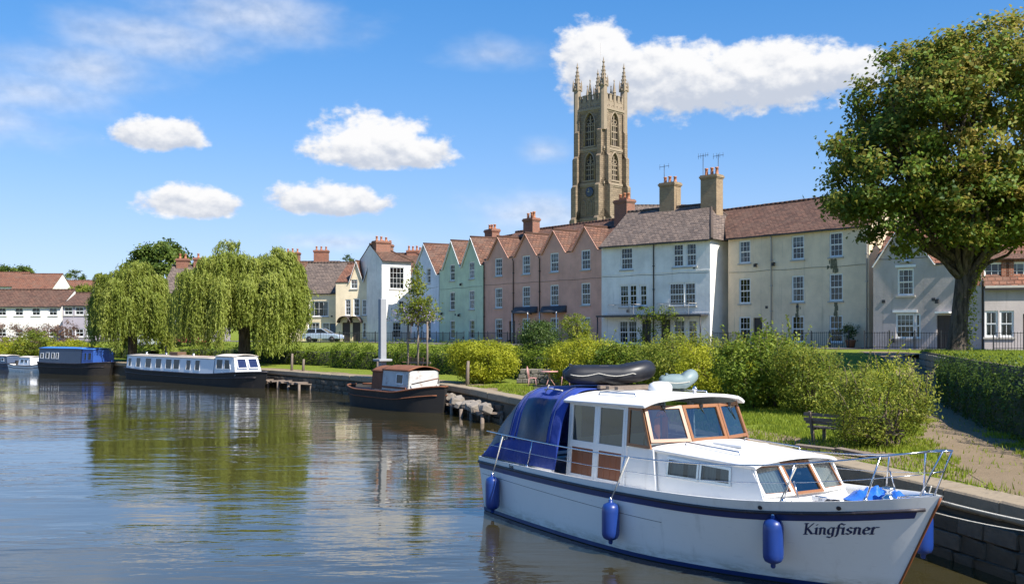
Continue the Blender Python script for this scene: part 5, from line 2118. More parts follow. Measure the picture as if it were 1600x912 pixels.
# grass blades on the near lawns
def grass(name, label, sampler, n, hgt, seed):
    rs = np.random.default_rng(seed)
    pts = []
    while len(pts) < n:
        q = sampler(rs)
        if q is not None:
            pts.append(q)
    P = np.array(pts)
    hh = hgt * rs.uniform(0.5, 1.4, n)
    a = rs.uniform(0, 2 * math.pi, n)
    wv = 0.012 + 0.00045 * P[:, 1]
    lean = rs.normal(size=(n, 2)) * 0.35
    V = np.empty((n, 3, 3))
    V[:, 0] = P + np.stack([np.cos(a) * wv, np.sin(a) * wv, np.zeros(n) - 0.02], 1)
    V[:, 1] = P - np.stack([np.cos(a) * wv, np.sin(a) * wv, np.zeros(n) + 0.02], 1)
    V[:, 2] = P + np.stack([lean[:, 0] * hh, lean[:, 1] * hh, hh], 1)
    me = bpy.data.meshes.new(name)
    me.vertices.add(3 * n)
    me.vertices.foreach_set('co', V.reshape(-1).astype(np.float32))
    me.loops.add(3 * n)
    me.loops.foreach_set('vertex_index', np.arange(3 * n, dtype=np.int32))
    me.polygons.add(n)
    me.polygons.foreach_set('loop_start', np.arange(0, 3 * n, 3, dtype=np.int32))
    at = me.attributes.new('tint', 'FLOAT', 'POINT')
    at.data.foreach_set('value', np.repeat(np.clip(rs.normal(0.5, 0.2, n), 0, 1), 3).astype(np.float32))
    me.materials.append(M['grass_blade'])
    me.update(calc_edges=True)
    o = link(bpy.data.objects.new(name, me))
    return tag(o, label, kind='stuff')


def seg_sampler(s0, s1, d0, d1):
    def f(rs):
        s = rs.uniform(s0, s1)
        d = rs.uniform(d0, d1)
        x, y = off_quay(s, d)
        # the path stays bare
        k = min(range(len(gp)), key=lambda i: (gp[i].x - x) ** 2 + (gp[i].y - y) ** 2)
        dist = math.hypot(gp[k].x - x, gp[k].y - y)
        if dist < 0.95 + 0.8 * mnoise.noise(Vector((x, y, 1))) and rs.random() > 0.03:
            return None
        if mnoise.noise(Vector((x * 0.6, y * 0.6, 3))) < -0.35 and d < 3:
            return None
        wx = np.interp(y, [q[1] for q in reversed(WALL)], [q[0] for q in reversed(WALL)])
        if y < 46 and x > wx - 0.2:
            return None
        return (x, y, gz(x, y))
    return f


gp = smooth_line(resample([(9.4, 4), (8.9, 12), (8.9, 17), (9.4, 20), (10.6, 24), (12.3, 28), (14.1, 33), (16, 38.5), (17.6, 43.5)], 0.8), 3)
s17, s45 = quay_s(1500), quay_s(760)
grass('lawn_grass', 'bright green grass on the bank between bushes and quay', seg_sampler(s17 - 4, s45, 2.1, 8.5), 52000, 0.10, 1)
grass('verge_grass', 'rough grass along the edge of the towpath', seg_sampler(s17 - 6, s45 + 5, 0.5, 2.8), 11000, 0.11, 2)


def terrace_sampler(rs):
    y = rs.uniform(14, 47)
    wx = np.interp(y, [q[1] for q in reversed(WALL)], [q[0] for q in reversed(WALL)])
    x = wx + abs(rs.normal(0, 2.5)) + 0.1
    return (x, y, WTOP - 0.02)


grass('raised_lawn_grass', 'sunlit grass on the raised lawn under the large tree', terrace_sampler, 26000, 0.16, 3)
# ------------------------------------------------------------------ boats
def gelcoat(name, col, rough=0.28, grime=0.25):
    m, N, b = new_mat(name)
    co = N.coord('Object')
    c = N.mix(N.noise(co, 0.9, 5, 0.6), tuple(x * 0.90 for x in col), tuple(min(1, x * 1.03) for x in col))
    st = N.noise(N.scaled(co, (3.5, 3.5, 0.45)), 1.0, 6, 0.7)
    c = N.mix(N.smooth(st, 0.55, 0.80, 0, grime), c, (0.33, 0.30, 0.24))
    sc = N.noise(N.scaled(co, (0.7, 2, 7)), 3.0, 5, 0.7)
    c = N.mix(N.smooth(sc, 0.60, 0.72, 0, grime * 0.6), c, tuple(x * 0.6 for x in col))
    # scum line left by the river just above the water, and scuffs from quays
    sx = N.node('ShaderNodeSeparateXYZ')
    N.put(sx.inputs[0], co)
    scum = N.m('MULTIPLY', N.smooth(sx.outputs[2], 0.30, 0.08), N.smooth(N.noise(N.scaled(co, (1.5, 1.5, 6)), 2.0, 6, 0.7), 0.35, 0.65))
    c = N.mix(N.m('MULTIPLY', scum, 0.55), c, (0.30, 0.26, 0.15))
    sf = N.noise(N.scaled(co, (1.2, 1.2, 9)), 2.6, 7, 0.75)
    c = N.mix(N.smooth(sf, 0.63, 0.70, 0, 0.35), c, (0.22, 0.21, 0.20))
    N.put(b.inputs['Base Color'], c)
    b.inputs['Roughness'].default_value = rough
    b.inputs['Coat Weight'].default_value = 0.15
    bn = N.node('ShaderNodeBump')
    bn.inputs['Strength'].default_value = 0.12
    bn.inputs['Distance'].default_value = 0.02
    N.put(bn.inputs['Height'], N.noise(co, 2.2, 3, 0.5))
    N.put(b.inputs['Normal'], bn.outputs[0])
    return m


def woodmat(name, ca, cb, rough=0.35, axis=(14, 14, 1.2)):
    m, N, b = new_mat(name)
    co = N.coord('Object')
    g_ = N.noise(N.scaled(co, axis), 1.6, 6, 0.65)
    N.put(b.inputs['Base Color'], N.mix(g_, ca, cb))
    b.inputs['Roughness'].default_value = rough
    b.inputs['Coat Weight'].default_value = 0.08
    return m


def clothmat(name, col, rough=0.75):
    m, N, b = new_mat(name)
    co = N.coord('Object')
    N.put(b.inputs['Base Color'], N.mix(N.noise(co, 2.0, 6, 0.65), tuple(x * 0.75 for x in col), tuple(x * 1.15 for x in col)))
    b.inputs['Roughness'].default_value = rough
    b.inputs['Sheen Weight'].default_value = 0.1
    bn = N.node('ShaderNodeBump')
    bn.inputs['Strength'].default_value = 0.7
    bn.inputs['Distance'].default_value = 0.06
    N.put(bn.inputs['Height'], N.noise(N.scaled(co, (1.2, 1.2, 0.6)), 3.2, 4, 0.55))
    N.put(b.inputs['Normal'], bn.outputs[0])
    return m


M['gel_white'] = gelcoat('gel_white', (0.86, 0.84, 0.79), 0.28, 0.34)
M['gel_deck'] = gelcoat('gel_deck', (0.80, 0.79, 0.76), 0.5, 0.2)
M['navy'] = paint('navy', (0.018, 0.035, 0.13), 0.35, 0.12, 5, coat=0.2)
M['rub_black'] = paint('rub_black', (0.025, 0.022, 0.03), 0.5, 0.15, 5, dirt=(0.25, 0.18, 0.14), dirt_amt=0.5, dscale=6)
M['antifoul'] = paint('antifoul', (0.02, 0.028, 0.035), 0.6, 0.2, 3)
M['teak'] = woodmat('teak', (0.21, 0.088, 0.034), (0.32, 0.14, 0.055))
M['mahogany'] = woodmat('mahogany', (0.17, 0.05, 0.016), (0.27, 0.085, 0.026), 0.5)
M['canvas_blue'] = clothmat('canvas_blue', (0.010, 0.045, 0.30))
M['vinyl'] = glassmat('vinyl', (0.16, 0.20, 0.34), 0.0, 0.2, wav=0.6, cap=0.16)
M['boat_glass'] = glassmat('boat_glass', (0.40, 0.47, 0.48), 0.20, 0.015, wav=0.06, gain=1.3)
M['door_glass'] = glassmat('door_glass', (0.30, 0.36, 0.38), 0.06, 0.015, wav=0.06, gain=1.0)
M['steel'] = paint('steel', (0.62, 0.63, 0.65), 0.22, 0.05, 6, metal=1.0)
M['fender_blue'] = paint('fender_blue', (0.010, 0.040, 0.21), 0.38, 0.12, 5, coat=0.2, dirt=(0.02, 0.03, 0.07), dirt_amt=0.45)
M['rubber_black'] = paint('rubber_black', (0.018, 0.018, 0.021), 0.42, 0.2, 4)
M['rope'] = paint('rope', (0.52, 0.49, 0.42), 0.9, 0.1, 20, bump=0.6, bscale=60)
M['net'] = paint('net', (0.66, 0.64, 0.60), 0.95, 0.08, 6)
M['tarp_blue'] = clothmat('tarp_blue', (0.015, 0.14, 0.55), 0.5)
M['orange'] = clothmat('orange', (0.75, 0.21, 0.03))
M['cabin_dark'] = paint('cabin_dark', (0.10, 0.085, 0.07), 0.8, 0.2, 2)
M['letter_navy'] = paint('letter_navy', (0.02, 0.03, 0.09), 0.5, 0.25, 30)
M['letter_black'] = paint('letter_black', (0.03, 0.035, 0.05), 0.6, 0.2, 30)
M['black_glass'] = paint('black_glass', (0.015, 0.018, 0.02), 0.1, 0.05, 2, spec=0.2)
M['grey_rubber'] = paint('grey_rubber', (0.20, 0.26, 0.26), 0.5, 0.1, 4)
M['dome_white'] = paint('dome_white', (0.78, 0.78, 0.76), 0.4, 0.03, 4)

UB = [0, .21, .42, .58, .68, .785, .87, .942, 1.0]
BD = [1.36, 1.50, 1.58, 1.55, 1.46, 1.28, 1.0, 0.58, 0.02]
UW = [0, .23, .45, .59, .70, .81, .91, 1.0]
BW = [1.28, 1.44, 1.50, 1.42, 1.20, .86, .44, 0.0]
US = [0, .3, .55, .75, .9, 1]
ZS = [1.10, 1.11, 1.14, 1.20, 1.33, 1.47]


def sheer(u):
    return crom(US, ZS, u)


def hull_pt(u, z, side=-1, off=0.0):
    zd = sheer(u)
    xe = 8.83 + 0.75 * max(-0.5, z / 1.47)
    bw, bd = crom(UW, BW, u), crom(UB, BD, u)
    t = z / zd
    if t >= 0:
        y = bw + (bd - bw) * (t ** 1.25)
    else:
        y = bw * (1 + 0.35 * t)
    x = u * xe - 0.10 * (1 - u) ** 6 * max(0, t)
    return Vector((x, side * (max(0.0, y) + off), z))


def hull_n(u, z, side=-1):
    a = hull_pt(min(1, u + 0.004), z, side) - hull_pt(max(0, u - 0.004), z, side)
    c = hull_pt(u, z + 0.02, side) - hull_pt(u, z - 0.02, side)
    n_ = a.cross(c).normalized()
    return n_ if n_.y * side > 0 else -n_


ebow = Vector((0.533, -0.846)).normalized()
cruiser = empty('cabin_cruiser', (0.52, 21.5, 0.0), math.atan2(ebow.y, ebow.x))
tag(cruiser, 'white cabin cruiser with blue cockpit canopy moored in the foreground', 'boat')


def band(z0f, z1f, mat, name, off=0.0, nu=70, nv=4, parent=None, u0=0.0, u1=1.0):
    b = MB()
    for side in (-1, 1):
        b.grid(lambda u, v, side=side: hull_pt(u0 + u * (u1 - u0), z0f(u0 + u * (u1 - u0)) + (z1f(u0 + u * (u1 - u0)) - z0f(u0 + u * (u1 - u0))) * v, side, off), nu, nv, True, flip=(side == 1))
    return b.build(name, M[mat], parent or cruiser, recalc=False)


hb = MB()
for side in (-1, 1):
    hb.grid(lambda u, v, side=side: hull_pt(u, 0.075 + (sheer(u) - 0.075) * v, side), 90, 14, True, flip=(side == 1))
# transom
ns = 10
base_i = len(hb.v)
for k in range(ns + 1):
    z = 0.075 + (sheer(0) - 0.075) * k / ns
    for side in (-1, 1):
        hb.v.append(tuple(hull_pt(0, z, side)))
for k in range(ns):
    a = base_i + 2 * k
    hb.f.append((a, a + 2, a + 3, a + 1))
    hb.sm.append(False)
# inside of the bulwark and its rim
zin = lambda u: sheer(u) - 0.13 - 0.02 * u
for side in (-1, 1):
    def rim(u, v, side=side):
        if v < 0.5:
            return hull_pt(u, sheer(u), side, -0.055 * v * 2)
        return hull_pt(u, sheer(u) - (v - 0.5) * 2 * 0.16, side, -0.055)
    hb.grid(rim, 90, 4, True, flip=(side == -1))
hull = hb.build('hull', M['gel_white'], cruiser, recalc=False)
band(lambda u: -0.45, lambda u: 0.012, 'antifoul', 'hull_bottom')
bs = band(lambda u: 0.012, lambda u: 0.078, 'navy', 'boot_stripe', 0.004)
SZ = lambda u: crom([0, .3, .55, .75, .9, 1], [0.955, 0.955, 0.97, 1.0, 1.12, 1.25], u)
band(lambda u: SZ(u) - 0.085, lambda u: SZ(u) + 0.02, 'navy', 'blue_stripe', 0.006, u1=0.985)
b = MB()
for side in (-1, 1):
    b.tube([hull_pt(u, SZ(u) + 0.035, side, 0.012) for u in np.linspace(0, 0.992, 60)], 0.026, 7)
b.tube([hull_pt(0, SZ(0) + 0.035, s, 0.012) + Vector((-0.01, 0, 0)) for s in (-1, 1)], 0.026, 7)
b.build('rubbing_strake', M['rub_black'], cruiser)
b = MB()
for side in (-1,):
    b.tube([hull_pt(u, 0.60 + 0.16 * (1 - u) , side, -0.003) for u in np.linspace(0.01, 0.62, 50)], 0.006, 5)
b.build('hull_seam', M['rub_black'], hull)
b = MB()                                             # stem band
b.tube([hull_pt(1, z, -1) + Vector((0.008, 0.0, 0)) for z in np.linspace(-0.3, 1.44, 16)], 0.018, 6)
b.build('stem_band', M['mahogany'], cruiser)
# deck
dk = MB()
dk.grid(lambda u, v: hull_pt(u * 0.995, zin(u), -1, -0.05).lerp(hull_pt(u * 0.995, zin(u), 1, -0.05), v) + Vector((0, 0, 0.05 * math.sin(math.pi * v) * u)), 60, 8, True)
dk.build('deck', M['gel_deck'], cruiser)
DZ = 1.0                                              # deck level by the wheelhouse


def frame_quad(c, t, d, bm_, hole=True):
    """ring frame around a planar quad c (4 pts), t wide, d thick outward; returns inner quad"""
    c = [Vector(p) for p in c]
    nrm = (c[1] - c[0]).cross(c[3] - c[0]).normalized()
    inner = []
    for i in range(4):
        a = (c[(i + 1) % 4] - c[i]).normalized()
        e = (c[i - 1] - c[i]).normalized()
        s = max(0.35, a.cross(e).length)
        inner.append(c[i] + (a + e) * (t / s))
    o = len(bm_.v)
    vs = c + inner
    vs2 = [p + nrm * d for p in vs]
    fs = []
    for i in range(4):
        j = (i + 1) % 4
        fs += [(8 + i, 8 + j, 12 + j, 12 + i), (i, 4 + i, 4 + j, j), (i, j, 8 + j, 8 + i), (4 + i, 12 + i, 12 + j, 4 + j)]
    bm_.add(vs + vs2, fs)
    return inner, nrm


def pane(parent, q, mat='boat_glass', off=0.0, name='pane'):
    q = [Vector(p) for p in q]
    nrm = (q[1] - q[0]).cross(q[3] - q[0]).normalized()
    b = MB()
    b.add([p + nrm * off for p in q], [(0, 1, 2, 3)])
    return b.build(name, M[mat], parent, recalc=False)


# --- wheelhouse
WY0, WY1 = 1.14, 1.04                                 # half width at deck, at roof


def wy(z):
    return WY0 + (WY1 - WY0) * (z - DZ) / (2.42 - DZ)


def wside(s, z, side):
    return Vector((s, side * wy(z), z))


S0, S1 = 2.72, 4.86
for side in (-1, 1):
    cab = MB()
    # door leaves: frame, glass, wood panel
    for (a, c_) in ((2.78, 3.54), (3.58, 4.34)):
        o = MB()
        q = [wside(a, DZ + 0.03, side), wside(c_, DZ + 0.03, side), wside(c_, 2.36, side), wside(a, 2.36, side)]
        if side == 1:
            q = [q[1], q[0], q[3], q[2]]
        inner, nrm = frame_quad(q, 0.055, 0.035, o)
        zm = 1.62
        xa, xc = inner[0], inner[1]
        o.bar(wside(a + 0.03, zm, side) + nrm * 0.018, wside(c_ - 0.03, zm, side) + nrm * 0.018, 0.034, 0.12, (0, 0, 1))
        door = o.build('door', M['gel_white'], cruiser)
        w = MB()
        p = [wside(a + 0.05, DZ + 0.08, side), wside(c_ - 0.05, DZ + 0.08, side), wside(c_ - 0.05, zm - 0.05, side), wside(a + 0.05, zm - 0.05, side)]
        if side == 1:
            p = [p[1], p[0], p[3], p[2]]
        w.poly_prism([v + nrm * 0.012 for v in p], -nrm * 0.02)
        for k in range(1, 4):
            t = k / 4
            w.bar(p[0].lerp(p[1], t) + nrm * 0.013, p[3].lerp(p[2], t) + nrm * 0.013, 0.006, 0.006)
        w.build('wood_panel', M['mahogany'], door)
        g_ = [wside(a + 0.05, zm + 0.05, side), wside(c_ - 0.05, zm + 0.05, side), wside(c_ - 0.05, 2.31, side), wside(a + 0.05, 2.31, side)]
        if side == 1:
            g_ = [g_[1], g_[0], g_[3], g_[2]]
        pane(door, g_, 'door_glass', off=0.015)
        h_ = MB()
        h_.lathe([(0.022, 0), (0.03, 0.02), (0.028, 0.045)], 10, tuple(wside(c_ - 0.04 if a < 3 else a + 0.02, 1.66, side) + nrm * 0.03), 'Y')
        h_.build('handle', M['mahogany'], door)
    # posts
    for s in (2.74, 3.56, 4.37):
        cab.bar(wside(s, DZ - 0.05, side), wside(s, 2.42, side), 0.06, 0.05, (1, 0, 0))
    cab.bar(wside(S0, 2.39, side), wside(4.75, 2.39, side), 0.05, 0.09)
    cab.bar(wside(S0, DZ, side), wside(4.95, DZ, side), 0.05, 0.09)
    cab.build('door_frame', M['gel_white'], cruiser)
    # solid side ahead of the doors, below the quarter light
    sd = MB()
    sd.poly_prism([wside(4.39, DZ - 0.05, side), wside(5.2, DZ - 0.05, side), wside(5.05, 1.70, side), wside(4.39, 1.70, side)], (0, -side * 0.04, 0))
    sd.build('side_panel', M['gel_white'], cruiser)
    q = [wside(4.40, 1.71, side), wside(5.03, 1.71, side), wside(4.76, 2.36, side), wside(4.40, 2.36, side)]
    if side == 1:
        q = [q[1], q[0], q[3], q[2]]
    fb = MB()
    inner, nrm = frame_quad(q, 0.05, 0.03, fb)
    qw_ = fb.build('quarter_window', M['teak'], cruiser)
    pane(qw_, inner, 'door_glass', off=0.012)

# windscreen: three lights in teak frames, centre one forward
base_s, top_s = (4.98, 5.20), (4.74, 4.94)
zb, zt = 1.80, 2.38
def ws(y, z):
    t = (z - zb) / (zt - zb)
    k = 1 - min(1, max(0, (abs(y) - 0.40) / (wy(z) - 0.40)))
    k = min(1.0, k)
    s = (base_s[0] + (base_s[1] - base_s[0]) * k) * (1 - t) + (top_s[0] + (top_s[1] - top_s[0]) * k) * t
    return Vector((s, y, z))
cols = [(-1, -0.40), (-0.40, 0.40), (0.40, 1)]
for i, (ya, yb) in enumerate(cols):
    pts = []
    for y, z in ((ya, zb), (yb, zb), (yb, zt), (ya, zt)):
        yy = y * wy(z) if abs(y) == 1 else y
        pts.append(ws(yy, z))
    fb = MB()
    inner, nrm = frame_quad(pts, 0.055, 0.045, fb)
    f_ = fb.build('windscreen', M['teak'], cruiser)
    pane(f_, inner, off=0.02)
    wp = MB()
    m0 = (pts[2] + pts[3]) / 2 + nrm * 0.06
    wp.tube([m0 + Vector((0, 0, -0.03)), m0 + Vector((0.05, 0.12, -0.30))], 0.008, 5)
    wp.cbox(tuple(m0 + Vector((0, 0, -0.03))), (0.05, 0.06, 0.05))
    wp.build('wiper', M['black_iron'], f_)
# back bulkhead and floor inside
b = MB()
b.poly_prism([(2.74, -1.08, DZ - 0.1), (2.74, 1.08, DZ - 0.1), (2.74, 1.0, 2.40), (2.74, -1.0, 2.40)], (-0.04, 0, 0), [[(2.74, -0.85, 1.7), (2.74, 0.85, 1.7), (2.74, 0.82, 2.28), (2.74, -0.82, 2.28)]])
b.build('bulkhead', M['gel_white'], cruiser)
b = MB()
b.box(2.78, 5.0, -1.0, 1.0, DZ - 0.25, DZ - 0.22)
b.box(4.3, 4.95, -1.0, 1.0, DZ - 0.2, 1.62)
b.box(3.0, 3.5, 0.3, 0.95, DZ - 0.2, 1.45)
b.build('interior', M['cabin_dark'], cruiser)
b = MB()
b.tube([(4.26 + 0.02, -0.45 + 0.19 * math.cos(a), 1.72 + 0.19 * math.sin(a)) for a in np.linspace(0, 2 * math.pi, 20, endpoint=False)], 0.016, 6, closed=True)
for a in (0.5, 2.6, 4.7):
    b.bar((4.28, -0.45, 1.72), (4.28, -0.45 + 0.19 * math.cos(a), 1.72 + 0.19 * math.sin(a)), 0.02, 0.012)
b.build('steering_wheel', M['mahogany'], cruiser)


# roof with camber
def slab(fn, nu, nv, thick, mat, name, parent=None, bevel=0.0):
    b = MB()
    b.grid(fn, nu, nv, True)
    o = b.build(name, M[mat], parent or cruiser, recalc=False)
    s = o.modifiers.new('t', 'SOLIDIFY')
    s.thickness = thick
    s.offset = -1
    if bevel:
        bv = o.modifiers.new('b', 'BEVEL')
        bv.width = bevel
        bv.segments = 3
        bv.limit_method = 'ANGLE'
    return o


def roof_fn(u, v):
    y = -1 + 2 * v
    front = 5.10 - 0.22 * abs(y) ** 2.2
    s = 2.62 + (front - 2.62) * u
    hw = 1.17 - 0.02 * u
    yy = y * hw
    z = 2.43 + 0.12 * (1 - y * y) + 0.03 * u - 0.05 * max(0, abs(y) - 0.85) / 0.15
    return (s, yy, z)


slab(roof_fn, 20, 20, 0.055, 'gel_deck', 'wheelhouse_roof', bevel=0.015)


def grab_rail(pts, parent, r=0.013, name='grab_rail', mat='steel'):
    b = MB()
    b.tube(pts, r, 6)
    b.build(name, M[mat], parent)


def on_roof(s, y):
    v = (y / 1.16 + 1) / 2
    p = roof_fn((s - 2.62) / 2.35, v)
    return Vector((s, y, p[2]))


for y in (-0.82, 0.82):
    pts = [on_roof(3.25, y), on_roof(3.28, y) + Vector((0, 0, 0.05)), on_roof(4.25, y) + Vector((0, 0, 0.05)), on_roof(4.28, y)]
    grab_rail(pts, cruiser, 0.014)
b = MB()
b.lathe([(0.03, 0), (0.03, 0.05), (0.05, 0.06), (0.02, 0.12)], 10, tuple(on_roof(4.85, 0.0)))
b.build('nav_light', M['steel'], cruiser)

# --- forward coach roof
C0, C1T, C1B = 4.95, 7.02, 7.36


def cyw(s, z):
    t = (s - C0) / (C1B - C0)
    w_ = 1.10 - 0.20 * t
    return w_ - 0.07 * (z - 1.05) / 0.6


for side in (-1, 1):
    holes = []
    b = MB()

    def cp(s, z, side=side):
        return Vector((s, side * cyw(s, z), z))
    outer = [cp(4.9, 0.98), cp(7.33, 1.08), cp(7.04, 1.66), cp(4.9, 1.74)]
    w1 = [cp(5.36, 1.31), cp(5.98, 1.31), cp(5.98, 1.58), cp(5.36, 1.60)]
    w2 = [cp(6.06, 1.31), cp(6.64, 1.31), cp(6.62, 1.56), cp(6.06, 1.58)]
    b.poly_prism(outer, (0, -side * 0.03, 0), [w1, w2])
    b.build('cabin_side', M['gel_white'], cruiser)
    for q in (w1, w2):
        q = [Vector(p) for p in q]
        if side == 1:
            q = [q[1], q[0], q[3], q[2]]
        fb = MB()
        big = []
        cen = sum(q, Vector()) / 4
        for p in q:
            big.append(p + (p - cen).normalized() * 0.035)
        inner, nrm = frame_quad(big, 0.04, 0.022, fb)
        f_ = fb.build('cabin_window', M['steel'], cruiser)
        pane(f_, inner, 'door_glass', off=0.006)
        cb = MB()
        q0, q1, q2, q3 = q
        for (ta, tb) in ((0.0, 0.42), (0.58, 1.0)):
            def cf_(u, v, ta=ta, tb=tb):
                p = q0.lerp(q1, ta + (tb - ta) * u).lerp(q3.lerp(q2, ta + (tb - ta) * u), v)
                return p - nrm * (0.06 + 0.015 * math.sin(u * 25))
            cb.grid(cf_, 16, 2)
        cb.build('curtain', M['net'], f_)


def coach_fn(u, v):
    y = -1 + 2 * v
    front = C1T + 0.16 - 0.06 * y * y
    s = 4.80 + (front - 4.80) * u
    hw = cyw(s, 1.66) + 0.05
    z = 1.755 - 0.085 * u + 0.085 * (1 - y * y) - 0.035 * max(0, abs(y) - 0.86) / 0.14
    return (s, y * hw, z)


slab(coach_fn, 20, 18, 0.05, 'gel_deck', 'cabin_roof', bevel=0.012)
for y in (-0.66, 0.66):
    zc = lambda s, y=y: 1.755 - 0.085 * (s - 4.8) / 2.3 + 0.085 * (1 - (y / 1.0) ** 2)
    grab_rail([(5.35, y, zc(5.35)), (5.38, y, zc(5.38) + 0.05), (6.55, y, zc(6.55) + 0.05), (6.58, y, zc(6.58))], cruiser, 0.013)
b = MB()
b.box(5.6, 6.25, -0.30, 0.30, 1.79, 1.835)
b.build('roof_hatch', M['gel_deck'], cruiser, bevel=0.012)
# front lights of the coach roof
fz0, fz1 = 1.20, 1.64
def cfr(y, z):
    t = (z - fz0) / (fz1 - fz0)
    return Vector((C1B - 0.02 + (C1T - C1B + 0.02) * t - 0.10 * abs(y) ** 2, y, z))
hwf = cyw(7.2, 1.4)
for i, (ya, yb) in enumerate(((-hwf, -0.30), (-0.30, 0.32), (0.32, hwf))):
    pts = [cfr(ya, fz0), cfr(yb, fz0), cfr(yb, fz1), cfr(ya, fz1)]
    fb = MB()
    inner, nrm = frame_quad(pts, 0.042, 0.035, fb)
    f_ = fb.build('cabin_front_window', M['teak' if i == 1 else 'gel_white'], cruiser)
    if i != 1:
        fb2 = MB()
        inner, _ = frame_quad(inner, 0.016, 0.022, fb2)
        fb2.build('bead', M['teak'], f_)
    pane(f_, inner, off=0.012)
    if i != 1:
        cb = MB()
        q0, q1, q2, q3 = inner

        def cf2(u, v):
            p = q0.lerp(q1, u).lerp(q3.lerp(q2, u), v)
            return p - nrm * (0.05 + 0.018 * math.sin(u * 48))
        cb.grid(cf2, 34, 2)
        cb.build('curtain', M['net'], f_)
b = MB()
b.poly_prism([cfr(-hwf, 1.02), cfr(hwf, 1.02), cfr(hwf, fz0), cfr(-hwf, fz0)], (-0.03, 0, 0))
b.build('front_panel', M['gel_white'], cruiser)
b = MB()
b.box(5.0, 7.0, -0.85, 0.85, 0.8, 0.83)
b.box(5.2, 6.9, 0.35, 0.85, 0.8, 1.25)
b.build('berth', M['cabin_dark'], cruiser)

# --- cockpit sides and canopy
b = MB()
for side in (-1, 1):
    b.poly_prism([hull_pt(0.005, 1.0, side, -0.1), hull_pt(0.28, 1.0, side, -0.1), hull_pt(0.28, 1.12, side, -0.12), hull_pt(0.235, 1.22, side, -0.12), hull_pt(0.005, 1.20, side, -0.12)], (0, -side * 0.06, 0))
b.build('cockpit_coaming', M['gel_white'], cruiser)


def canopy(u, a, off=0.0):
    """u 0..1 from stern to wheelhouse, a 0..1 from near gunwale over the top to the far gunwale"""
    s = 0.02 + 2.68 * u
    top = crom([0, 0.10, 0.24, 0.38, 0.52, 0.8, 1.0], [1.28, 1.72, 2.20, 2.47, 2.56, 2.58, 2.58], u)
    zb_ = 1.13
    hwb = 1.36 + 0.06 * min(1, u * 2)
    hwt = crom([0, 0.2, 0.45, 1], [1.18, 1.10, 1.10, 1.14], u)
    ang = math.pi * a
    cx, sz_ = math.cos(ang), math.sin(ang)
    e = 0.36
    y = -math.copysign(abs(cx) ** e, cx)
    t = abs(sz_) ** e
    hw = hwb + (hwt - hwb) * t
    z = zb_ + (top - zb_) * t
    rib = 0.018 * (abs(math.sin(u * math.pi * 4)) - 0.5)
    wr_ = 0.018 * mnoise.noise(Vector((s * 2.2, y * 3, z * 2.5)))
    p = Vector((s, y * hw, z))
    nrm = Vector((-(0.6 if u < 0.4 else 0.05), y * (1 - t * 0.6), t)).normalized()
    return p + nrm * (rib + wr_ + off)


b = MB()
b.grid(lambda u, v: canopy(u, v), 46, 60, True)
# stern sheet
b.grid(lambda u, v: canopy(0, u).lerp(Vector((0.0, canopy(0, u).y, 1.10)), v), 60, 2, True)
can = b.build('canopy', M['canvas_blue'], cruiser)
s = can.modifiers.new('t', 'SOLIDIFY')
s.thickness = 0.012
for (u0_, u1_, a0, a1, nm) in ((0.47, 0.86, 0.012, 0.17, 0), (0.10, 0.36, 0.02, 0.15, 1)):
    for mirror in (0, 1):
        bb = MB()

        def vf(u, v, mirror=mirror, u0_=u0_, u1_=u1_, a0=a0, a1=a1):
            a = a0 + (a1 - a0) * v
            # spread evenly up the side
            zt_ = 0.30 + 0.55 * v
            t = zt_
            ang = math.asin(min(1, t ** (1 / 0.36)))
            a = ang / math.pi
            return canopy(u0_ + (u1_ - u0_) * u, 1 - a if mirror else a, 0.012)
        bb.grid(vf, 10, 10, True)
        bb.build('clear_panel', M['vinyl'], can)
for uu in (0.44, 0.90, 0.38):
    bb = MB()
    bb.tube([canopy(uu, a, 0.012) for a in np.linspace(0.01, 0.99, 50)], 0.010, 5)
    bb.build('seam', M['navy'], can)
b = MB()
p = canopy(0.72, 0.30, 0.03)
b.tube([p + Vector((-0.25, 0, 0.02)), p + Vector((0.0, -0.02, 0.05)), p + Vector((0.35, 0, 0.03))], 0.014, 6)
b.tube([p + Vector((-0.18, -0.02, -0.02)), p + Vector((-0.05, -0.03, 0.12))], 0.012, 5)
b.build('boat_hook_clip', M['rope'], cruiser)


# --- rails
def gun(u, dz, off=-0.06, side=-1):
    p = hull_pt(u, sheer(u), side, off)
    p.z += dz
    return p


for side in (-1, 1):
    b = MB()
    us = np.linspace(0.02, 0.985, 44)
    hz = lambda u: crom([0, .1, .5, .8, 1], [0.52, 0.50, 0.46, 0.50, 0.60], u)
    b.tube([gun(u, hz(u), -0.10, side) for u in us], 0.0135, 6)
    b.build('top_rail', M['steel'], cruiser)
    b = MB()
    us = np.linspace(0.02, 0.98, 44)
    b.tube([gun(u, hz(u) * 0.5, -0.08, side) for u in us], 0.006, 5)
    b.build('lower_wire', M['steel'], cruiser)
    for u in (0.075, 0.20, 0.50, 0.83, 0.93):
        b = MB()
        b.tube([gun(u, 0.0, -0.05, side), gun(u + 0.012, hz(u), -0.10, side)], 0.013, 6)
        b.lathe([(0.035, 0), (0.035, 0.012), (0.018, 0.04)], 8, tuple(gun(u, 0.0, -0.05, side)))
        if u == 0.83:
            b.tube([gun(u + 0.022, 0.0, -0.05, side), gun(u + 0.012, hz(u) * 0.55, -0.09, side)], 0.010, 6)
        b.build('stanchion', M['steel'], cruiser)
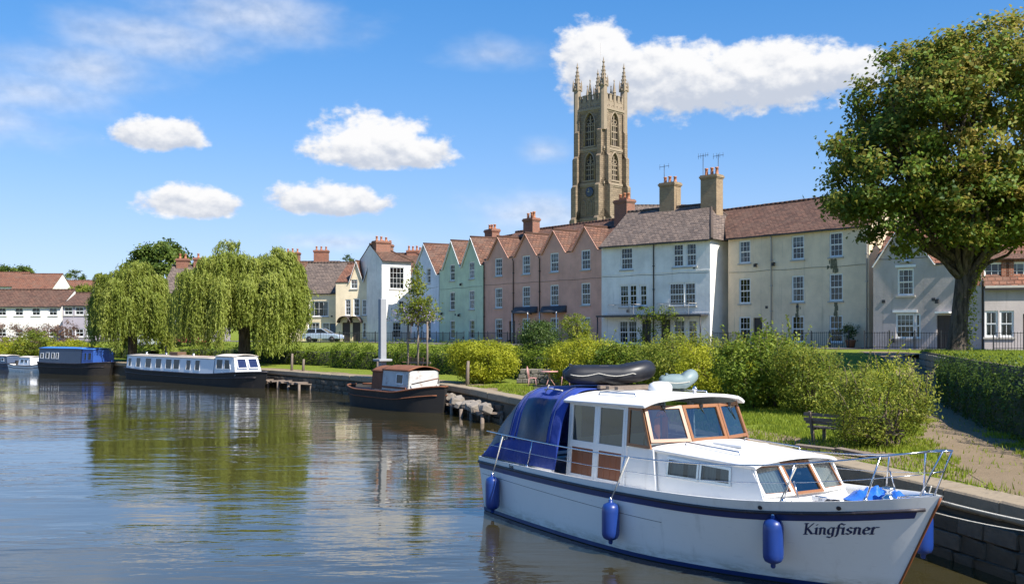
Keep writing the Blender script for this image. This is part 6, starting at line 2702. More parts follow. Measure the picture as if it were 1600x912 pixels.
# pulpit across the bow
b = MB()
l_, r_ = gun(0.985, 0.60, -0.10, -1), gun(0.985, 0.60, -0.10, 1)
tip = Vector((9.72, 0, sheer(1) + 0.60))
b.tube([l_, (l_ * 0.4 + tip * 0.6) + Vector((0.02, -0.10, 0)), tip, (r_ * 0.4 + tip * 0.6) + Vector((0.02, 0.10, 0)), r_], 0.0135, 6)
for y in (-0.10, 0.10):
    b.tube([(9.36, y * 1.6, sheer(1) - 0.02), (9.66, y, sheer(1) + 0.60)], 0.012, 6)
b.tube([(9.5, -0.13, sheer(1) + 0.3), (9.5, 0.13, sheer(1) + 0.3)], 0.010, 6)
b.build('pulpit', M['steel'], cruiser)

# --- foredeck gear: windlass, cleats, vents
b = MB()
b.lathe([(0.09, 0), (0.09, 0.06), (0.05, 0.08), (0.05, 0.14), (0.09, 0.17), (0.09, 0.2)], 12, (8.75, 0, 1.28))
b.box(8.6, 8.9, -0.11, 0.11, 1.22, 1.29)
b.tube([(8.9, 0, 1.36), (9.2, 0.0, 1.42), (9.45, 0, 1.47)], 0.016, 6)
b.build('windlass', M['steel'], cruiser)
for x, y in ((8.2, -0.72), (8.2, 0.72), (9.1, 0.0)):
    b = MB()
    b.tube([(x - 0.10, y, 1.33), (x + 0.10, y, 1.33)], 0.014, 6)
    b.box(x - 0.035, x + 0.035, y - 0.018, y + 0.018, 1.22, 1.33)
    b.build('cleat', M['steel'], cruiser)
b = MB()
b.box(7.62, 8.15, -0.27, 0.27, 1.17, 1.24)
b.build('foredeck_hatch', M['gel_deck'], cruiser, bevel=0.015)
for u in (0.905, 0.80):
    b = MB()
    p = hull_pt(u, sheer(u) - 0.10, -1, 0.002)
    n_ = hull_n(u, sheer(u) - 0.10, -1)
    b.tube([p, p + n_ * 0.012], [0.035, 0.03], 10)
    b.build('fairlead', M['rub_black'], cruiser)

# blue tarpaulin and rope heap on the foredeck (things of their own)
def heap(name, label, cat, cx, cy, rx, ry, h, mat, seed):
    b = MB()

    def fn(u, v):
        a = 2 * math.pi * u
        r = v
        k = 1 + 0.25 * mnoise.noise(Vector((math.cos(a) * 1.7, math.sin(a) * 1.7, seed)))
        x, y = cx + math.cos(a) * rx * r * k, cy + math.sin(a) * ry * r * k
        z = h * (1 - r ** 2.2) * (0.75 + 0.9 * mnoise.noise(Vector((x * 7, y * 7, seed))) + 0.5 * mnoise.noise(Vector((x * 17, y * 17, seed)))) + 0.012
        return (x, y, z)
    b.grid(fn, 40, 12, True)
    o = b.build(name, M[mat], None)
    o.location = cruiser.matrix_basis @ Vector((0, 0, 0))
    o.rotation_euler = cruiser.rotation_euler
    return tag(o, label, cat)


MW = Matrix.Translation(cruiser.location) @ Matrix.Rotation(cruiser.rotation_euler.z, 4, 'Z')


def on_boat(o, p, rz=0.0):
    o.location = MW @ Vector(p)
    o.rotation_euler = (0, 0, cruiser.rotation_euler.z + rz)
    return o


t_ = heap('tarpaulin', 'crumpled bright blue tarpaulin on the foredeck of the white cruiser', 'tarpaulin', 0, 0, 0.50, 0.44, 0.15, 'tarp_blue', 2.0)
on_boat(t_, (8.45, 0.22, 1.235))
for i, (x, y, r, lab) in enumerate(((8.15, -0.42, 0.17, 'dark coiled rope on the foredeck beside the blue tarpaulin'), (7.72, -0.86, 0.15, 'flat coiled rope on the side deck beside the front cabin window'))):
    b = MB()
    pts = []
    for k in range(90):
        a = k * 0.42
        rr = r * (1 - 0.55 * (k / 90)) * (1 + 0.06 * math.sin(k * 1.3))
        pts.append((rr * math.cos(a), rr * 0.9 * math.sin(a), 0.012 + 0.05 * (k / 90) + 0.01 * math.sin(k)))
    b.tube(pts, 0.013, 5)
    o = b.build('rope_coil', M['rubber_black' if i == 0 else 'net'], None)
    on_boat(tag(o, lab, 'rope', 'rope coils on the cruiser'), (x, y, 1.11 + 0.05 * i if i else 1.185))

# name on the bow: broad-nib letters laid on the hull
STROKES = {
    'K': ([[(0.12, 0), (0.12, 1.0)], [(0.0, 0.0), (0.26, 0.0)], [(0.0, 1.0), (0.24, 1.0)], [(0.62, 1.0), (0.30, 0.62), (0.16, 0.5)], [(0.22, 0.55), (0.45, 0.25), (0.60, 0.03), (0.78, 0.06)]], 0.80),
    'i': ([[(0.10, 0.62), (0.10, 0.03), (0.20, 0.0)], [(0.0, 0.56), (0.10, 0.62)], [(0.09, 0.86), (0.12, 0.90)]], 0.30),
    'n': ([[(0.10, 0.62), (0.10, 0.0)], [(0.0, 0.56), (0.10, 0.62)], [(0.10, 0.45), (0.24, 0.62), (0.38, 0.55), (0.40, 0.03), (0.50, 0.0)]], 0.60),
    'g': ([[(0.40, 0.60), (0.20, 0.62), (0.06, 0.45), (0.06, 0.16), (0.18, 0.0), (0.32, 0.05), (0.40, 0.2)], [(0.40, 0.62), (0.40, -0.18), (0.26, -0.30), (0.04, -0.22)]], 0.56),
    'f': ([[(0.44, 0.92), (0.30, 1.0), (0.18, 0.86), (0.16, 0.0), (0.08, -0.2)], [(0.0, 0.60), (0.36, 0.60)]], 0.42),
    's': ([[(0.36, 0.54), (0.22, 0.63), (0.07, 0.50), (0.12, 0.36), (0.32, 0.26), (0.36, 0.12), (0.20, 0.0), (0.03, 0.08)]], 0.48),
    'e': ([[(0.06, 0.30), (0.38, 0.38), (0.34, 0.56), (0.20, 0.63), (0.06, 0.45), (0.06, 0.16), (0.20, 0.0), (0.40, 0.10)]], 0.50),
    'r': ([[(0.10, 0.62), (0.10, 0.0)], [(0.0, 0.56), (0.10, 0.62)], [(0.0, 0.0), (0.22, 0.0)], [(0.10, 0.42), (0.24, 0.60), (0.42, 0.60)]], 0.46),
}


def letters(text, u_of, z_of, height, mat, parent, name):
    """u_of(x) hull station and z_of(x, y) height for lettering coordinates in letter heights"""
    x0 = 0.0
    nib = [(-0.085, -0.035), (-0.02, -0.045), (0.085, 0.03), (0.02, 0.05)]
    b = MB()
    for ch in text:
        st, adv = STROKES[ch]
        for poly in st:
            for (p, q) in zip(poly, poly[1:]):
                pts = [(p[0] + n[0], p[1] + n[1]) for n in nib] + [(q[0] + n[0], q[1] + n[1]) for n in nib]
                # convex hull of the nib swept along the segment
                pts = sorted(set(pts))

                def half(ps):
                    h = []
                    for r in ps:
                        while len(h) > 1 and (h[-1][0] - h[-2][0]) * (r[1] - h[-2][1]) - (h[-1][1] - h[-2][1]) * (r[0] - h[-2][0]) <= 0:
                            h.pop()
                        h.append(r)
                    return h[:-1]
                hullp = half(pts) + half(pts[::-1])
                lift = 0.0025 + 0.0004 * (len(b.f) % 7)
                vs = []
                for (lx, ly) in hullp:
                    u = u_of((x0 + lx) * height)
                    z = z_of((x0 + lx) * height, ly * height)
                    vs.append(hull_pt(u, z, -1) + hull_n(u, z, -1) * lift)
                b.add(vs, [tuple(range(len(vs)))])
        x0 += adv
    return b.build(name, M[mat], parent, recalc=False)


UL0 = 0.866
HL = 0.165
letters('Kingfisner', lambda x: UL0 + x / 9.6 * 1.02, lambda x, y: 0.80 + 0.115 * x + y, HL, 'letter_navy', hull, 'boat_name')
letters('fisen', lambda x: 0.135 + x / 9.2, lambda x, y: 1.015 + y, 0.075, 'letter_black', hull, 'stern_lettering')


# --- fenders hang on the boat: things of their own
def fender(label, top, L, r, rope_to, mat='fender_blue'):
    b = MB()
    prof = [(0.02, 0.0), (0.035, 0.02), (0.035, 0.06), (r * 0.5, 0.075), (r * 0.82, 0.10), (r * 0.97, 0.15), (r, 0.21), (r, L - 0.21), (r * 0.97, L - 0.15), (r * 0.82, L - 0.10), (r * 0.5, L - 0.075), (0.035, L - 0.06), (0.035, L - 0.02), (0.02, L)]
    root = tag(empty('fender', MW @ Vector(top)), label, 'fender', 'blue fenders of the white cruiser')
    b.lathe([(q[0], -L + q[1]) for q in prof], 18)
    b.build('body', M[mat], root)
    b = MB()
    end = (MW @ Vector(rope_to)) - (MW @ Vector(top))
    b.tube([(0, 0, -0.03), tuple(end * 0.5 + Vector((0.004, 0, 0))), tuple(end)], 0.011, 6)
    b.build('lanyard', M['rope'], root)
    b = MB()
    b.lathe([(0.028, -0.05), (0.032, -0.02), (0.022, 0.02)], 8)
    b.build('eye', M['steel'], root)
    return root


def fend_at(u, label, ztop, L=0.70, r=0.15):
    p = hull_pt(u, ztop - L * 0.4, -1, r + 0.02)
    p.z = ztop
    fender(label, p, L, r, gun(u + 0.012, 0.47, -0.06, -1))


fend_at(0.085, 'blue fender hanging nearest the stern under the blue canopy', 0.86, 0.78, 0.14)
fend_at(0.515, 'blue fender hanging amidships below the wooden doors', 0.92, 0.74, 0.145)
fend_at(0.835, 'dark blue fender hanging left of the lettering on the bow', 1.06, 0.76, 0.145)
p = hull_pt(0.955, 0.9, 1, 0.22)
p.z = 1.17
fender('blue fender hanging on the quay side of the bow', p, 0.72, 0.135, gun(0.95, 0.1, -0.02, 1))

# mooring lines
def rope_thing(label, a, c, sag, r=0.013):
    a, c = Vector(a), Vector(c)
    b = MB()
    b.tube([a.lerp(c, t) - Vector((0, 0, sag * 4 * t * (1 - t))) for t in np.linspace(0, 1, 14)], r, 6)
    o = b.build('mooring_rope', M['rope'], None)
    return tag(o, label, 'rope', 'mooring lines of the white cruiser')


bw = MW @ Vector((9.45, 0.05, 1.40))
rope_thing('pale upper mooring line from the cruiser bow to the quay', bw, (8.3, 11.6, 1.16), 0.10)
rope_thing('thin lower mooring line from the cruiser bow to the quay', MW @ Vector((9.30, 0.12, 1.22)), (8.3, 12.2, 1.14), 0.14, 0.008)

# --- gear on the roof
def inflatable(name, label, L, Wd, r, mat, loc, rz, tilt=0.0):
    root = tag(empty(name, MW @ Vector(loc), cruiser.rotation_euler.z + rz), label, 'dinghy', 'inflatable dinghies on the cruiser roof')
    b = MB()
    pts, rs = [], []
    hw = Wd / 2 - r
    for x in np.linspace(0, L * 0.62, 10):
        pts.append((x, -hw, r))
        rs.append(r * (0.35 if x == 0 else min(1, 0.75 + x)))
    for a in np.linspace(-math.pi / 2, math.pi / 2, 14)[1:-1]:
        pts.append((L * 0.62 + math.cos(a) * (L * 0.38 - r), hw * math.sin(a), r + 0.10 * math.cos(a)))
        rs.append(r)
    for x in np.linspace(L * 0.62, 0, 10):
        pts.append((x, hw, r))
        rs.append(r * (0.35 if x == 0 else min(1, 0.75 + x)))
    b.tube(pts, rs, 14)
    b.build('tube', M[mat], root)
    b = MB()
    b.box(0.1, L * 0.8, -hw, hw, r * 0.5, r * 0.5 + 0.03)
    b.box(0.12, 0.16, -hw, hw, 0.02, r * 2.1)
    b.build('floor', M[mat], root)
    b = MB()
    b.box(L * 0.40, L * 0.50, -hw, hw, r * 1.75, r * 1.9)
    b.build('thwart', M['timber_grey'], root)
    b = MB()
    b.tube([(x, -Wd / 2 - 0.012 - 0.02 * math.sin(x * 9), r * 1.25 - 0.05 * abs(math.sin(x * 5))) for x in np.linspace(0.1, L * 0.75, 22)], 0.009, 5)
    b.build('grab_line', M['rope'], root)
    root.rotation_euler.x = tilt
    return root


inflatable('inflatable_dinghy', 'black inflatable dinghy lying across the cruiser roof above the canopy', 1.75, 1.0, 0.18, 'rubber_black', (2.0, -0.72, 2.63), R(58), 0.0)
inflatable('inflatable_dinghy', 'small grey inflatable behind the white dome on the cruiser roof', 0.72, 0.62, 0.13, 'grey_rubber', (3.2, 0.62, 2.57), R(52))
b = MB()
b.lathe([(0.0, 0.0), (0.20, 0.0), (0.215, 0.03), (0.215, 0.09), (0.19, 0.14), (0.12, 0.175), (0.03, 0.185)], 20)
o = b.build('radar_dome', M['dome_white'], None)
on_boat(tag(o, 'white rounded dome on the cruiser roof beside the black dinghy', 'radar dome'), (3.72, 0.20, 2.545))
for k in range(3):
    b = MB()
    b.box(-0.05, 0.05, -0.55, 0.55, 0, 0.06)
    o = b.build('roof_batten', M['timber_grey'], cruiser, (2.75 + 0.26 * k, 0.1, 2.57))
# orange buoyancy jacket hung behind the windscreen
b = MB()
for sx in (-1, 1):
    b.grid(lambda u, v, sx=sx: (0.05 * math.sin(math.pi * u), sx * (0.03 + 0.15 * u), -0.42 * v + 0.02 * math.sin(u * 4)), 6, 8, True)
    b.grid(lambda u, v, sx=sx: (-0.05 * math.sin(math.pi * u), sx * (0.03 + 0.15 * u), -0.42 * v), 6, 8, True)
b.tube([(0, 0.1 * math.cos(a), 0.02 + 0.07 * math.sin(a)) for a in np.linspace(0, math.pi, 9)], 0.035, 7)
o = b.build('life_jacket', M['orange'], None)
on_boat(tag(o, 'orange life jacket hanging behind the left windscreen pane of the cruiser', 'life jacket'), (4.62, -0.55, 2.17), 0.2)


# ------------------------------------------------------------------ narrowboats
def place_between(name, stern, bow, label, cat='boat', group=None):
    a, c = Vector(stern), Vector(bow)
    d = (c - a).normalized()
    return tag(empty(name, (a.x, a.y, 0), math.atan2(d.y, d.x)), label, cat, group), (c - a).length


M['steel_black'] = paint('steel_black', (0.016, 0.014, 0.013), 0.7, 0.2, 2, dirt=(0.09, 0.06, 0.04), dirt_amt=0.4)
M['cabin_white'] = gelcoat('cabin_white', (0.72, 0.74, 0.76), 0.35)
M['cabin_blue'] = paint('cabin_blue', (0.03, 0.09, 0.34), 0.4, 0.12, 2)
M['cabin_navy'] = paint('cabin_navy', (0.035, 0.055, 0.10), 0.4, 0.12, 2)
M['roof_blue'] = paint('roof_blue', (0.06, 0.20, 0.55), 0.45, 0.1, 2)
M['roof_cream'] = paint('roof_cream', (0.62, 0.56, 0.48), 0.6, 0.1, 2, dirt=(0.2, 0.14, 0.1), dirt_amt=0.4)
M['post_grey'] = paint('post_grey', (0.30, 0.31, 0.32), 0.6, 0.1, 2, dirt=(0.25, 0.22, 0.2), dirt_amt=0.4)
M['cabin_worn'] = paint('cabin_worn', (0.55, 0.54, 0.51), 0.7, 0.15, 2, dirt=(0.22, 0.11, 0.06), dirt_amt=0.7, dscale=2.2)
M['rust'] = paint('rust', (0.20, 0.075, 0.035), 0.85, 0.25, 3, bump=0.5, bscale=14, dirt=(0.06, 0.035, 0.025), dirt_amt=0.7)


def boat_hull(L, bm_, free, bow_len, stern_len, bow_rise, mat, root, name='hull', full=0.0, rake=0.5):
    b = MB()

    def hp(u, v, side):
        s = u * L
        f = 1.0
        if s > L - bow_len:
            t = (s - (L - bow_len)) / bow_len
            f = max(0.0, 1 - t ** 2.1)
        if s < stern_len:
            t = 1 - s / stern_len
            f = min(f, math.sqrt(max(0.0, 1 - t ** 2.4)) * (1 - full) + full)
        z = -0.25 + (free + 0.25 + bow_rise * sstep(0.62, 1.0, u) ** 1.3 + bow_rise * 0.4 * sstep(0.25, 0, u)) * v
        fl = 0.86 + 0.14 * v
        x = s + rake * max(0, u - 0.8) / 0.2 * (v - 0.35) - 0.3 * max(0, 0.12 - u) / 0.12 * (v - 0.35)
        return (x, side * bm_ / 2 * f * fl, z)
    for side in (-1, 1):
        b.grid(lambda u, v, side=side: hp(u, v, side), 50, 8, True, flip=(side == 1))
    b.grid(lambda u, v: tuple(Vector(hp(u, 0.88, -1)).lerp(Vector(hp(u, 0.88, 1)), v)), 50, 3, True)
    if full:
        b.grid(lambda u, v: tuple(Vector(hp(0, v, -1)).lerp(Vector(hp(0, v, 1)), u)), 2, 4, False)
    o = b.build(name, M[mat], root, recalc=False)
    g_ = MB()
    for side in (-1, 1):
        g_.tube([Vector(hp(u, 1.0, side)) for u in np.linspace(0, 1, 50)], 0.045, 6)
        g_.tube([Vector(hp(u, 0.72, side)) + Vector((0, side * 0.02, 0)) for u in np.linspace(0.05, 0.97, 50)], 0.03, 6)
    g_.build('gunwale', M['rust'] if root.name.startswith('rusty') else M['rub_black'], root)
    return hp


def cabin_box(root, x0, x1, w0, w1, z0, z1, mat, roofmat, wins, name='cabin', roof_over=0.06, camber=0.10, front_rake=0.0, back_rake=0.0, win_mat='steel', curtains=True):
    def cp(x, side, z):
        t = (z - z0) / (z1 - z0)
        return Vector((x - front_rake * t * (1 if x > (x0 + x1) / 2 else 0) + back_rake * t * (0 if x > (x0 + x1) / 2 else 1), side * (w0 + (w1 - w0) * t) / 2, z))
    b = MB()
    for side in (-1, 1):
        holes = [[cp(x - w / 2, side, z), cp(x + w / 2, side, z), cp(x + w / 2, side, z + h), cp(x - w / 2, side, z + h)] for (x, w, z, h) in wins]
        b.poly_prism([cp(x0, side, z0), cp(x1, side, z0), cp(x1, side, z1), cp(x0, side, z1)], (0, -side * 0.05, 0), holes)
    for x in (x0, x1):
        b.poly_prism([cp(x, -1, z0), cp(x, 1, z0), cp(x, 1, z1), cp(x, -1, z1)], (0.04 if x == x0 else -0.04, 0, 0))
    cab = b.build(name, M[mat], root)
    for side in (-1, 1):
        for (x, w, z, h) in wins:
            q = [cp(x - w / 2 - .03, side, z - .03), cp(x + w / 2 + .03, side, z - .03), cp(x + w / 2 + .03, side, z + h + .03), cp(x - w / 2 - .03, side, z + h + .03)]
            if side == 1:
                q = [q[1], q[0], q[3], q[2]]
            fb = MB()
            inner, nrm = frame_quad(q, 0.045, 0.025, fb)
            f_ = fb.build('window', M[win_mat], root)
            pane(f_, inner, 'black_glass', off=0.006)
            if curtains:
                cb = MB()
                q0, q1, q2, q3 = inner
                for ta, tb in ((0, 0.22), (0.8, 1.0)):
                    cb.grid(lambda u, v: q0.lerp(q1, ta + (tb - ta) * u).lerp(q3.lerp(q2, ta + (tb - ta) * u), v) - nrm * (0.08 + 0.02 * math.sin(u * 12)), 8, 2)
                cb.build('curtain', M['net'], f_)
    b = MB()
    b.grid(lambda u, v: (x0 + back_rake - roof_over + (x1 - x0 - front_rake - back_rake + 2 * roof_over) * u, (v - 0.5) * (w1 + 2 * roof_over), z1 + 0.02 + camber * (1 - (2 * v - 1) ** 2)), 12, 12, True)
    o = b.build('roof', M[roofmat], root, recalc=False)
    s = o.modifiers.new('t', 'SOLIDIFY')
    s.thickness = 0.05
    b = MB()
    b.box(x0 + 0.3, x1 - 0.5, -w0 * 0.22, w0 * 0.22, z0 - 0.1, z1 - 0.12)
    b.build('dark_filler', M['cabin_dark'], root)  # unseen dark block added inside the cabin so its windows look dark
    return cab


# long white narrowboat
nb, L = place_between('white_narrowboat', (X(209, 81.5), 81.5), (X(414, 66.4), 66.4), 'long narrowboat with white cabin sides and black hull below the larger willow')
boat_hull(L, 2.2, 0.78, 3.2, 1.2, 0.30, 'steel_black', nb)
wn = [(1.5, 0.55, 1.05, 0.6)]
for x, w in ((3.1, 0.6), (4.9, 0.85), (6.7, 0.8), (8.4, 0.8), (9.7, 0.8), (11.6, 0.5), (13.0, 0.55)):
    wn.append((x, w + 0.16, 1.0, 0.70))
cabin_box(nb, 0.9, L - 5.2, 2.0, 1.75, 0.72, 1.85, 'cabin_white', 'roof_cream', wn, win_mat='cabin_white', curtains=False)
cabin_box(nb, L - 5.1, L - 2.1, 2.0, 1.75, 0.80, 2.02, 'cabin_white', 'roof_cream', [(L - 4.4, 0.85, 1.2, 0.62), (L - 3.2, 1.0, 1.2, 0.62)], name='wheelhouse', front_rake=0.45, win_mat='cabin_white', camber=0.14)
wf = MB()
q = [Vector((L - 2.13 - 0.06, -0.78, 1.25)), Vector((L - 2.13 - 0.06, -0.06, 1.25)), Vector((L - 2.13 - 0.36, -0.06, 1.9)), Vector((L - 2.13 - 0.36, -0.74, 1.9))]
for sgn in (-1, 1):
    fb = MB()
    qq = [Vector((p.x + 0.03, -p.y * sgn, p.z)) for p in q]
    if sgn == 1:
        qq = [qq[1], qq[0], qq[3], qq[2]]
    inner, nrm = frame_quad(qq, 0.05, 0.03, fb)
    f_ = fb.build('windscreen', M['cabin_white'], nb)
    pane(f_, inner, 'vinyl', off=0.02)
for x in (2.5, 6.0, 10.5):
    b = MB()
    b.lathe([(0.11, 0), (0.11, 0.05), (0.06, 0.07), (0.09, 0.14), (0.10, 0.16), (0.02, 0.2)], 10, (x, 0.0, 1.95))
    b.build('roof_vent', M['steel'], nb)
b = MB()
b.tube([(5.2, 0.3, 1.9), (5.2, 0.3, 2.5)], 0.07, 8)
b.lathe([(0.12, 2.5), (0.02, 2.62)], 8, (5.2, 0.3, 0))
b.build('stove_chimney', M['steel_black'], nb)
b = MB()
b.box(7.2, 8.6, -0.35, 0.35, 1.98, 2.2)
b.build('roof_box', M['timber_brown'], nb, bevel=0.03)
b = MB()
for side in (-1, 1):
    b.tube([(1.0, side * 0.80, 1.95), (L - 5.4, side * 0.80, 1.95)], 0.02, 6)
b.build('handrail', M['rust'], nb)

# blue narrowboat
bb_, L2_ = place_between('blue_narrowboat', (X(75, 93), 93.0), (X(171, 87.2), 87.2), 'short narrowboat with blue roof and dark hull left of the smaller willow')
boat_hull(L2_, 2.4, 0.95, 1.6, 0.7, 0.15, 'steel_black', bb_, full=0.6)
cabin_box(bb_, 0.35, L2_ - 2.6, 2.2, 2.0, 0.9, 2.25, 'cabin_navy', 'roof_blue', [(0.9, 0.4, 1.35, 0.45), (1.8, 0.5, 1.35, 0.5), (2.7, 0.4, 1.35, 0.5), (3.4, 0.35, 1.35, 0.5)], win_mat='cabin_white')
cabin_box(bb_, L2_ - 2.55, L2_ - 0.9, 2.1, 1.9, 0.95, 2.2, 'cabin_blue', 'roof_blue', [(L2_ - 2.0, 0.35, 1.3, 0.6), (L2_ - 1.35, 0.5, 1.3, 0.6)], name='fore_cabin', win_mat='cabin_blue')


# small motor boats at the far left
def small_cruiser(label, stern, bow, hullm, cabm):
    r_, L = place_between('motor_boat', stern, bow, label, 'boat', 'small motor boats at far left')
    boat_hull(L, 2.0, 0.6, L * 0.5, 0.4, 0.25, hullm, r_, full=0.85)
    cabin_box(r_, L * 0.28, L * 0.68, 1.5, 1.25, 0.6, 1.35, cabm, 'roof_cream', [(L * 0.40, 0.6, 0.85, 0.32), (L * 0.56, 0.5, 0.85, 0.32)], front_rake=0.4, win_mat='steel')
    b = MB()
    for sgn in (-1, 1):
        b.tube([(L * 0.95, 0, 1.25), (L * 0.85, sgn * 0.5, 1.2), (L * 0.7, sgn * 0.85, 1.15), (L * 0.7, sgn * 0.85, 0.75)], 0.025, 5)
    b.build('rail', M['steel'], r_)
    b = MB()
    b.cbox((-0.12, 0, 0.75), (0.3, 0.3, 0.5))
    b.tube([(-0.12, 0, 0.5), (-0.12, 0, -0.2)], 0.07, 6)
    b.build('outboard', M['steel_black'], r_)


small_cruiser('small white motor boat left of the blue narrowboat', (X(28, 97), 97.0), (X(76, 92.5), 92.5), 'gel_white', 'cabin_white')
small_cruiser('dark hulled small motor boat behind the white one at left edge', (X(-12, 103), 103.0), (X(40, 98.8), 98.8), 'cabin_navy', 'cabin_navy')
small_cruiser('motor boat with pale cabin cut by the left picture edge', (X(-70, 108), 108.0), (X(14, 101.5), 101.5), 'steel_black', 'cabin_white')

# ------------------------------------------------------------------ rusty workboat
rb_, RL = place_between('rusty_workboat', (-7.75, 52.6), (-3.1, 46.0), 'black rusty workboat with a small white cabin and tall pale post, moored at the quay')
boat_hull(RL, 2.5, 0.85, 2.6, 1.8, 0.35, 'steel_black', rb_, full=0.15, rake=0.3)
cabin_box(rb_, RL - 4.2, RL - 1.7, 1.75, 1.55, 0.9, 1.85, 'cabin_worn', 'rust', [(RL - 2.5, 0.6, 1.25, 0.42)], camber=0.20, win_mat='cabin_white', curtains=False)
cabin_box(rb_, RL - 5.4, RL - 4.22, 1.6, 1.45, 0.9, 1.75, 'rust', 'rust', [], name='companionway', camber=0.25)
b = MB()
b.box(2.16, 2.46, -0.16, 0.16, 0.85, 5.3)
b.box(1.98, 2.69, -0.36, 0.36, 0.85, 1.05)
b.box(1.98, 2.69, -0.36, 0.36, 2.2, 2.32)
b.build('tall_post', M['post_grey'], rb_, bevel=0.03)
b = MB()
b.lathe([(0.24, 0), (0.30, 0.12), (0.30, 0.5), (0.2, 0.64), (0.06, 0.7)], 14, (3.35, -0.35, 0.9))
b.build('buoy', M['rust'], rb_)
b = MB()
b.lathe([(0.2, 0), (0.24, 0.5), (0.26, 0.52)], 12, (3.8, 0.4, 0.95))
b.build('tub', M['terracotta'], rb_)
b = MB()
b.box(RL - 4.1, RL - 1.8, -0.93, -0.88, 1.02, 1.10)
b.tube([(RL - 1.6, -0.7, 1.25), (RL - 0.4, 0, 1.55), (RL - 1.6, 0.7, 1.25)], 0.03, 6)
b.build('rail', M['rust'], rb_)
# timber frame with climbing plant behind the boat, standing on the quay
fx, fy = off_quay(quay_s(618), 1.2)
fr = tag(empty('plant_frame', (fx, fy, gz(fx, fy)), rb_.rotation_euler.z), 'weathered timber frame carrying a tall flowering climber behind the rusty workboat', 'plant stand')
for x in (-1.0, 0.1, 1.1):
    b = MB()
    b.tube([(x, 0, -0.1), (x + 0.03, 0, 3.15)], 0.055, 7)
    b.build('post', M['timber_grey'], fr)
for z in (0.9, 2.2, 3.1):
    b = MB()
    b.bar((-1.25, 0.06, z), (1.35, 0.06, z + 0.04), 0.06, 0.09)
    b.build('rail', M['timber_grey'], fr)
cc, nn = [], []
for k in range(150):
    z = 3.15 + abs(random.gauss(0, 1)) * 0.95
    if random.random() < 0.35:
        z = random.uniform(3.2, 6.4)
    w = max(0.08, 1.25 - (z - 3.1) * 0.42)
    cc.append((random.gauss(0.0, 0.55) * w, random.gauss(0, 0.3) * w, z))
    nn.append(unit(1)[0])
cl = tag(empty('climbing_plant', fr.location), 'tall flowering climber with pale purple blooms on the timber frame', 'plant')
b = MB()
for k in range(7):
    limb(b, (random.uniform(-.3, .3), 0, 2.9), cc[random.randrange(len(cc))], 0.03, 0.008, 0.1, 5, 5)
b.tube([(0, 0, 0), (0.1, 0, 2.0), (0.0, 0, 4.2), (0.08, 0, 6.5)], [0.05, 0.04, 0.03, 0.008], 6)
b.build('stems', M['twig'], cl)
P, F, tint = leaves_from_clumps(np.array(cc), np.array(nn), 22, 0.16)
leaf_mesh('foliage', P, F, 0.13, 0.6, tint, M['leaf_wild'], cl)
k = [c for c in cc if 3.1 < c[2] < 4.0]
P, F, tint = leaves_from_clumps(np.array(k), np.array(nn[:len(k)]), 9, 0.14)
tag(leaf_mesh('flowers', P, F, 0.09, 0.9, tint, M['petal'], cl), kind='stuff')
# ------------------------------------------------------------------ bank furniture
def bench(label, x, y, rz, L=1.9, mat='timber_brown', missing=False):
    root = tag(empty('bench', (x, y, gz(x, y)), rz), label, 'bench')
    for k in range(4):
        b = MB()
        b.cbox((0, -0.20 + 0.12 * k, 0.45), (L, 0.095, 0.04))
        b.build('seat_slat', M[mat], root, rot=(0, random.uniform(-.02, .02) + (0.05 if missing and k == 0 else 0), 0))
    for k in range(3):
        b = MB()
        b.cbox((0, 0.27 + 0.03 * k, 0.60 + 0.14 * k), (L, 0.03, 0.10))
        b.build('back_slat', M[mat], root, rot=(0, random.uniform(-.015, .015) * (3 if missing else 1), 0))
    for sx in (-1, 1):
        b = MB()
        xx = sx * (L / 2 - 0.18)
        b.bar((xx, -0.22, 0), (xx, -0.22, 0.43), 0.06, 0.06)
        b.bar((xx, 0.20, 0), (xx, 0.36, 0.98), 0.06, 0.06)
        b.bar((xx, -0.24, 0.41), (xx, 0.24, 0.41), 0.05, 0.05)
        b.bar((xx, -0.26, 0.66), (xx, 0.28, 0.66), 0.05, 0.04)
        b.build('leg', M[mat], root)
    return root


bx_, by_ = off_quay(quay_s(528), 4.6)
_, tq = along(qn, quay_s(528))
bench('dark wooden bench before the long hedge left of the rusty workboat', bx_, by_, math.atan2(tq.y, tq.x) + math.pi, 1.9, 'timber_brown')
bench('old weathered plank bench half hidden by the leaning shrub near the path', X(1335, 23.0), 23.0, R(-50) + math.pi, 2.2, 'timber_grey', True).scale = (1, 1, 0.72)
# fallen boards by that bench
for k, (px, dep, rz, L, lab) in enumerate(((1300, 21.6, -40, 1.6, 'long weathered board lying on the lawn in front of the plank bench'), (1345, 20.9, -64, 1.3, 'short weathered board lying nearest the path before the plank bench'))):
    x = X(px, dep)
    b = MB()
    b.cbox((0, 0, 0), (L, 0.18, 0.05))
    o = b.build('plank', M['timber_grey'], None, (x, dep, gz(x, dep) + 0.09), (0.05, 0.04, R(rz)))
    tag(o, lab, 'plank', 'loose boards by the bench')

# iron garden table and chairs by the dark shrub
M['pink_paint'] = paint('pink_paint', (0.55, 0.28, 0.26), 0.6, 0.15, 6)


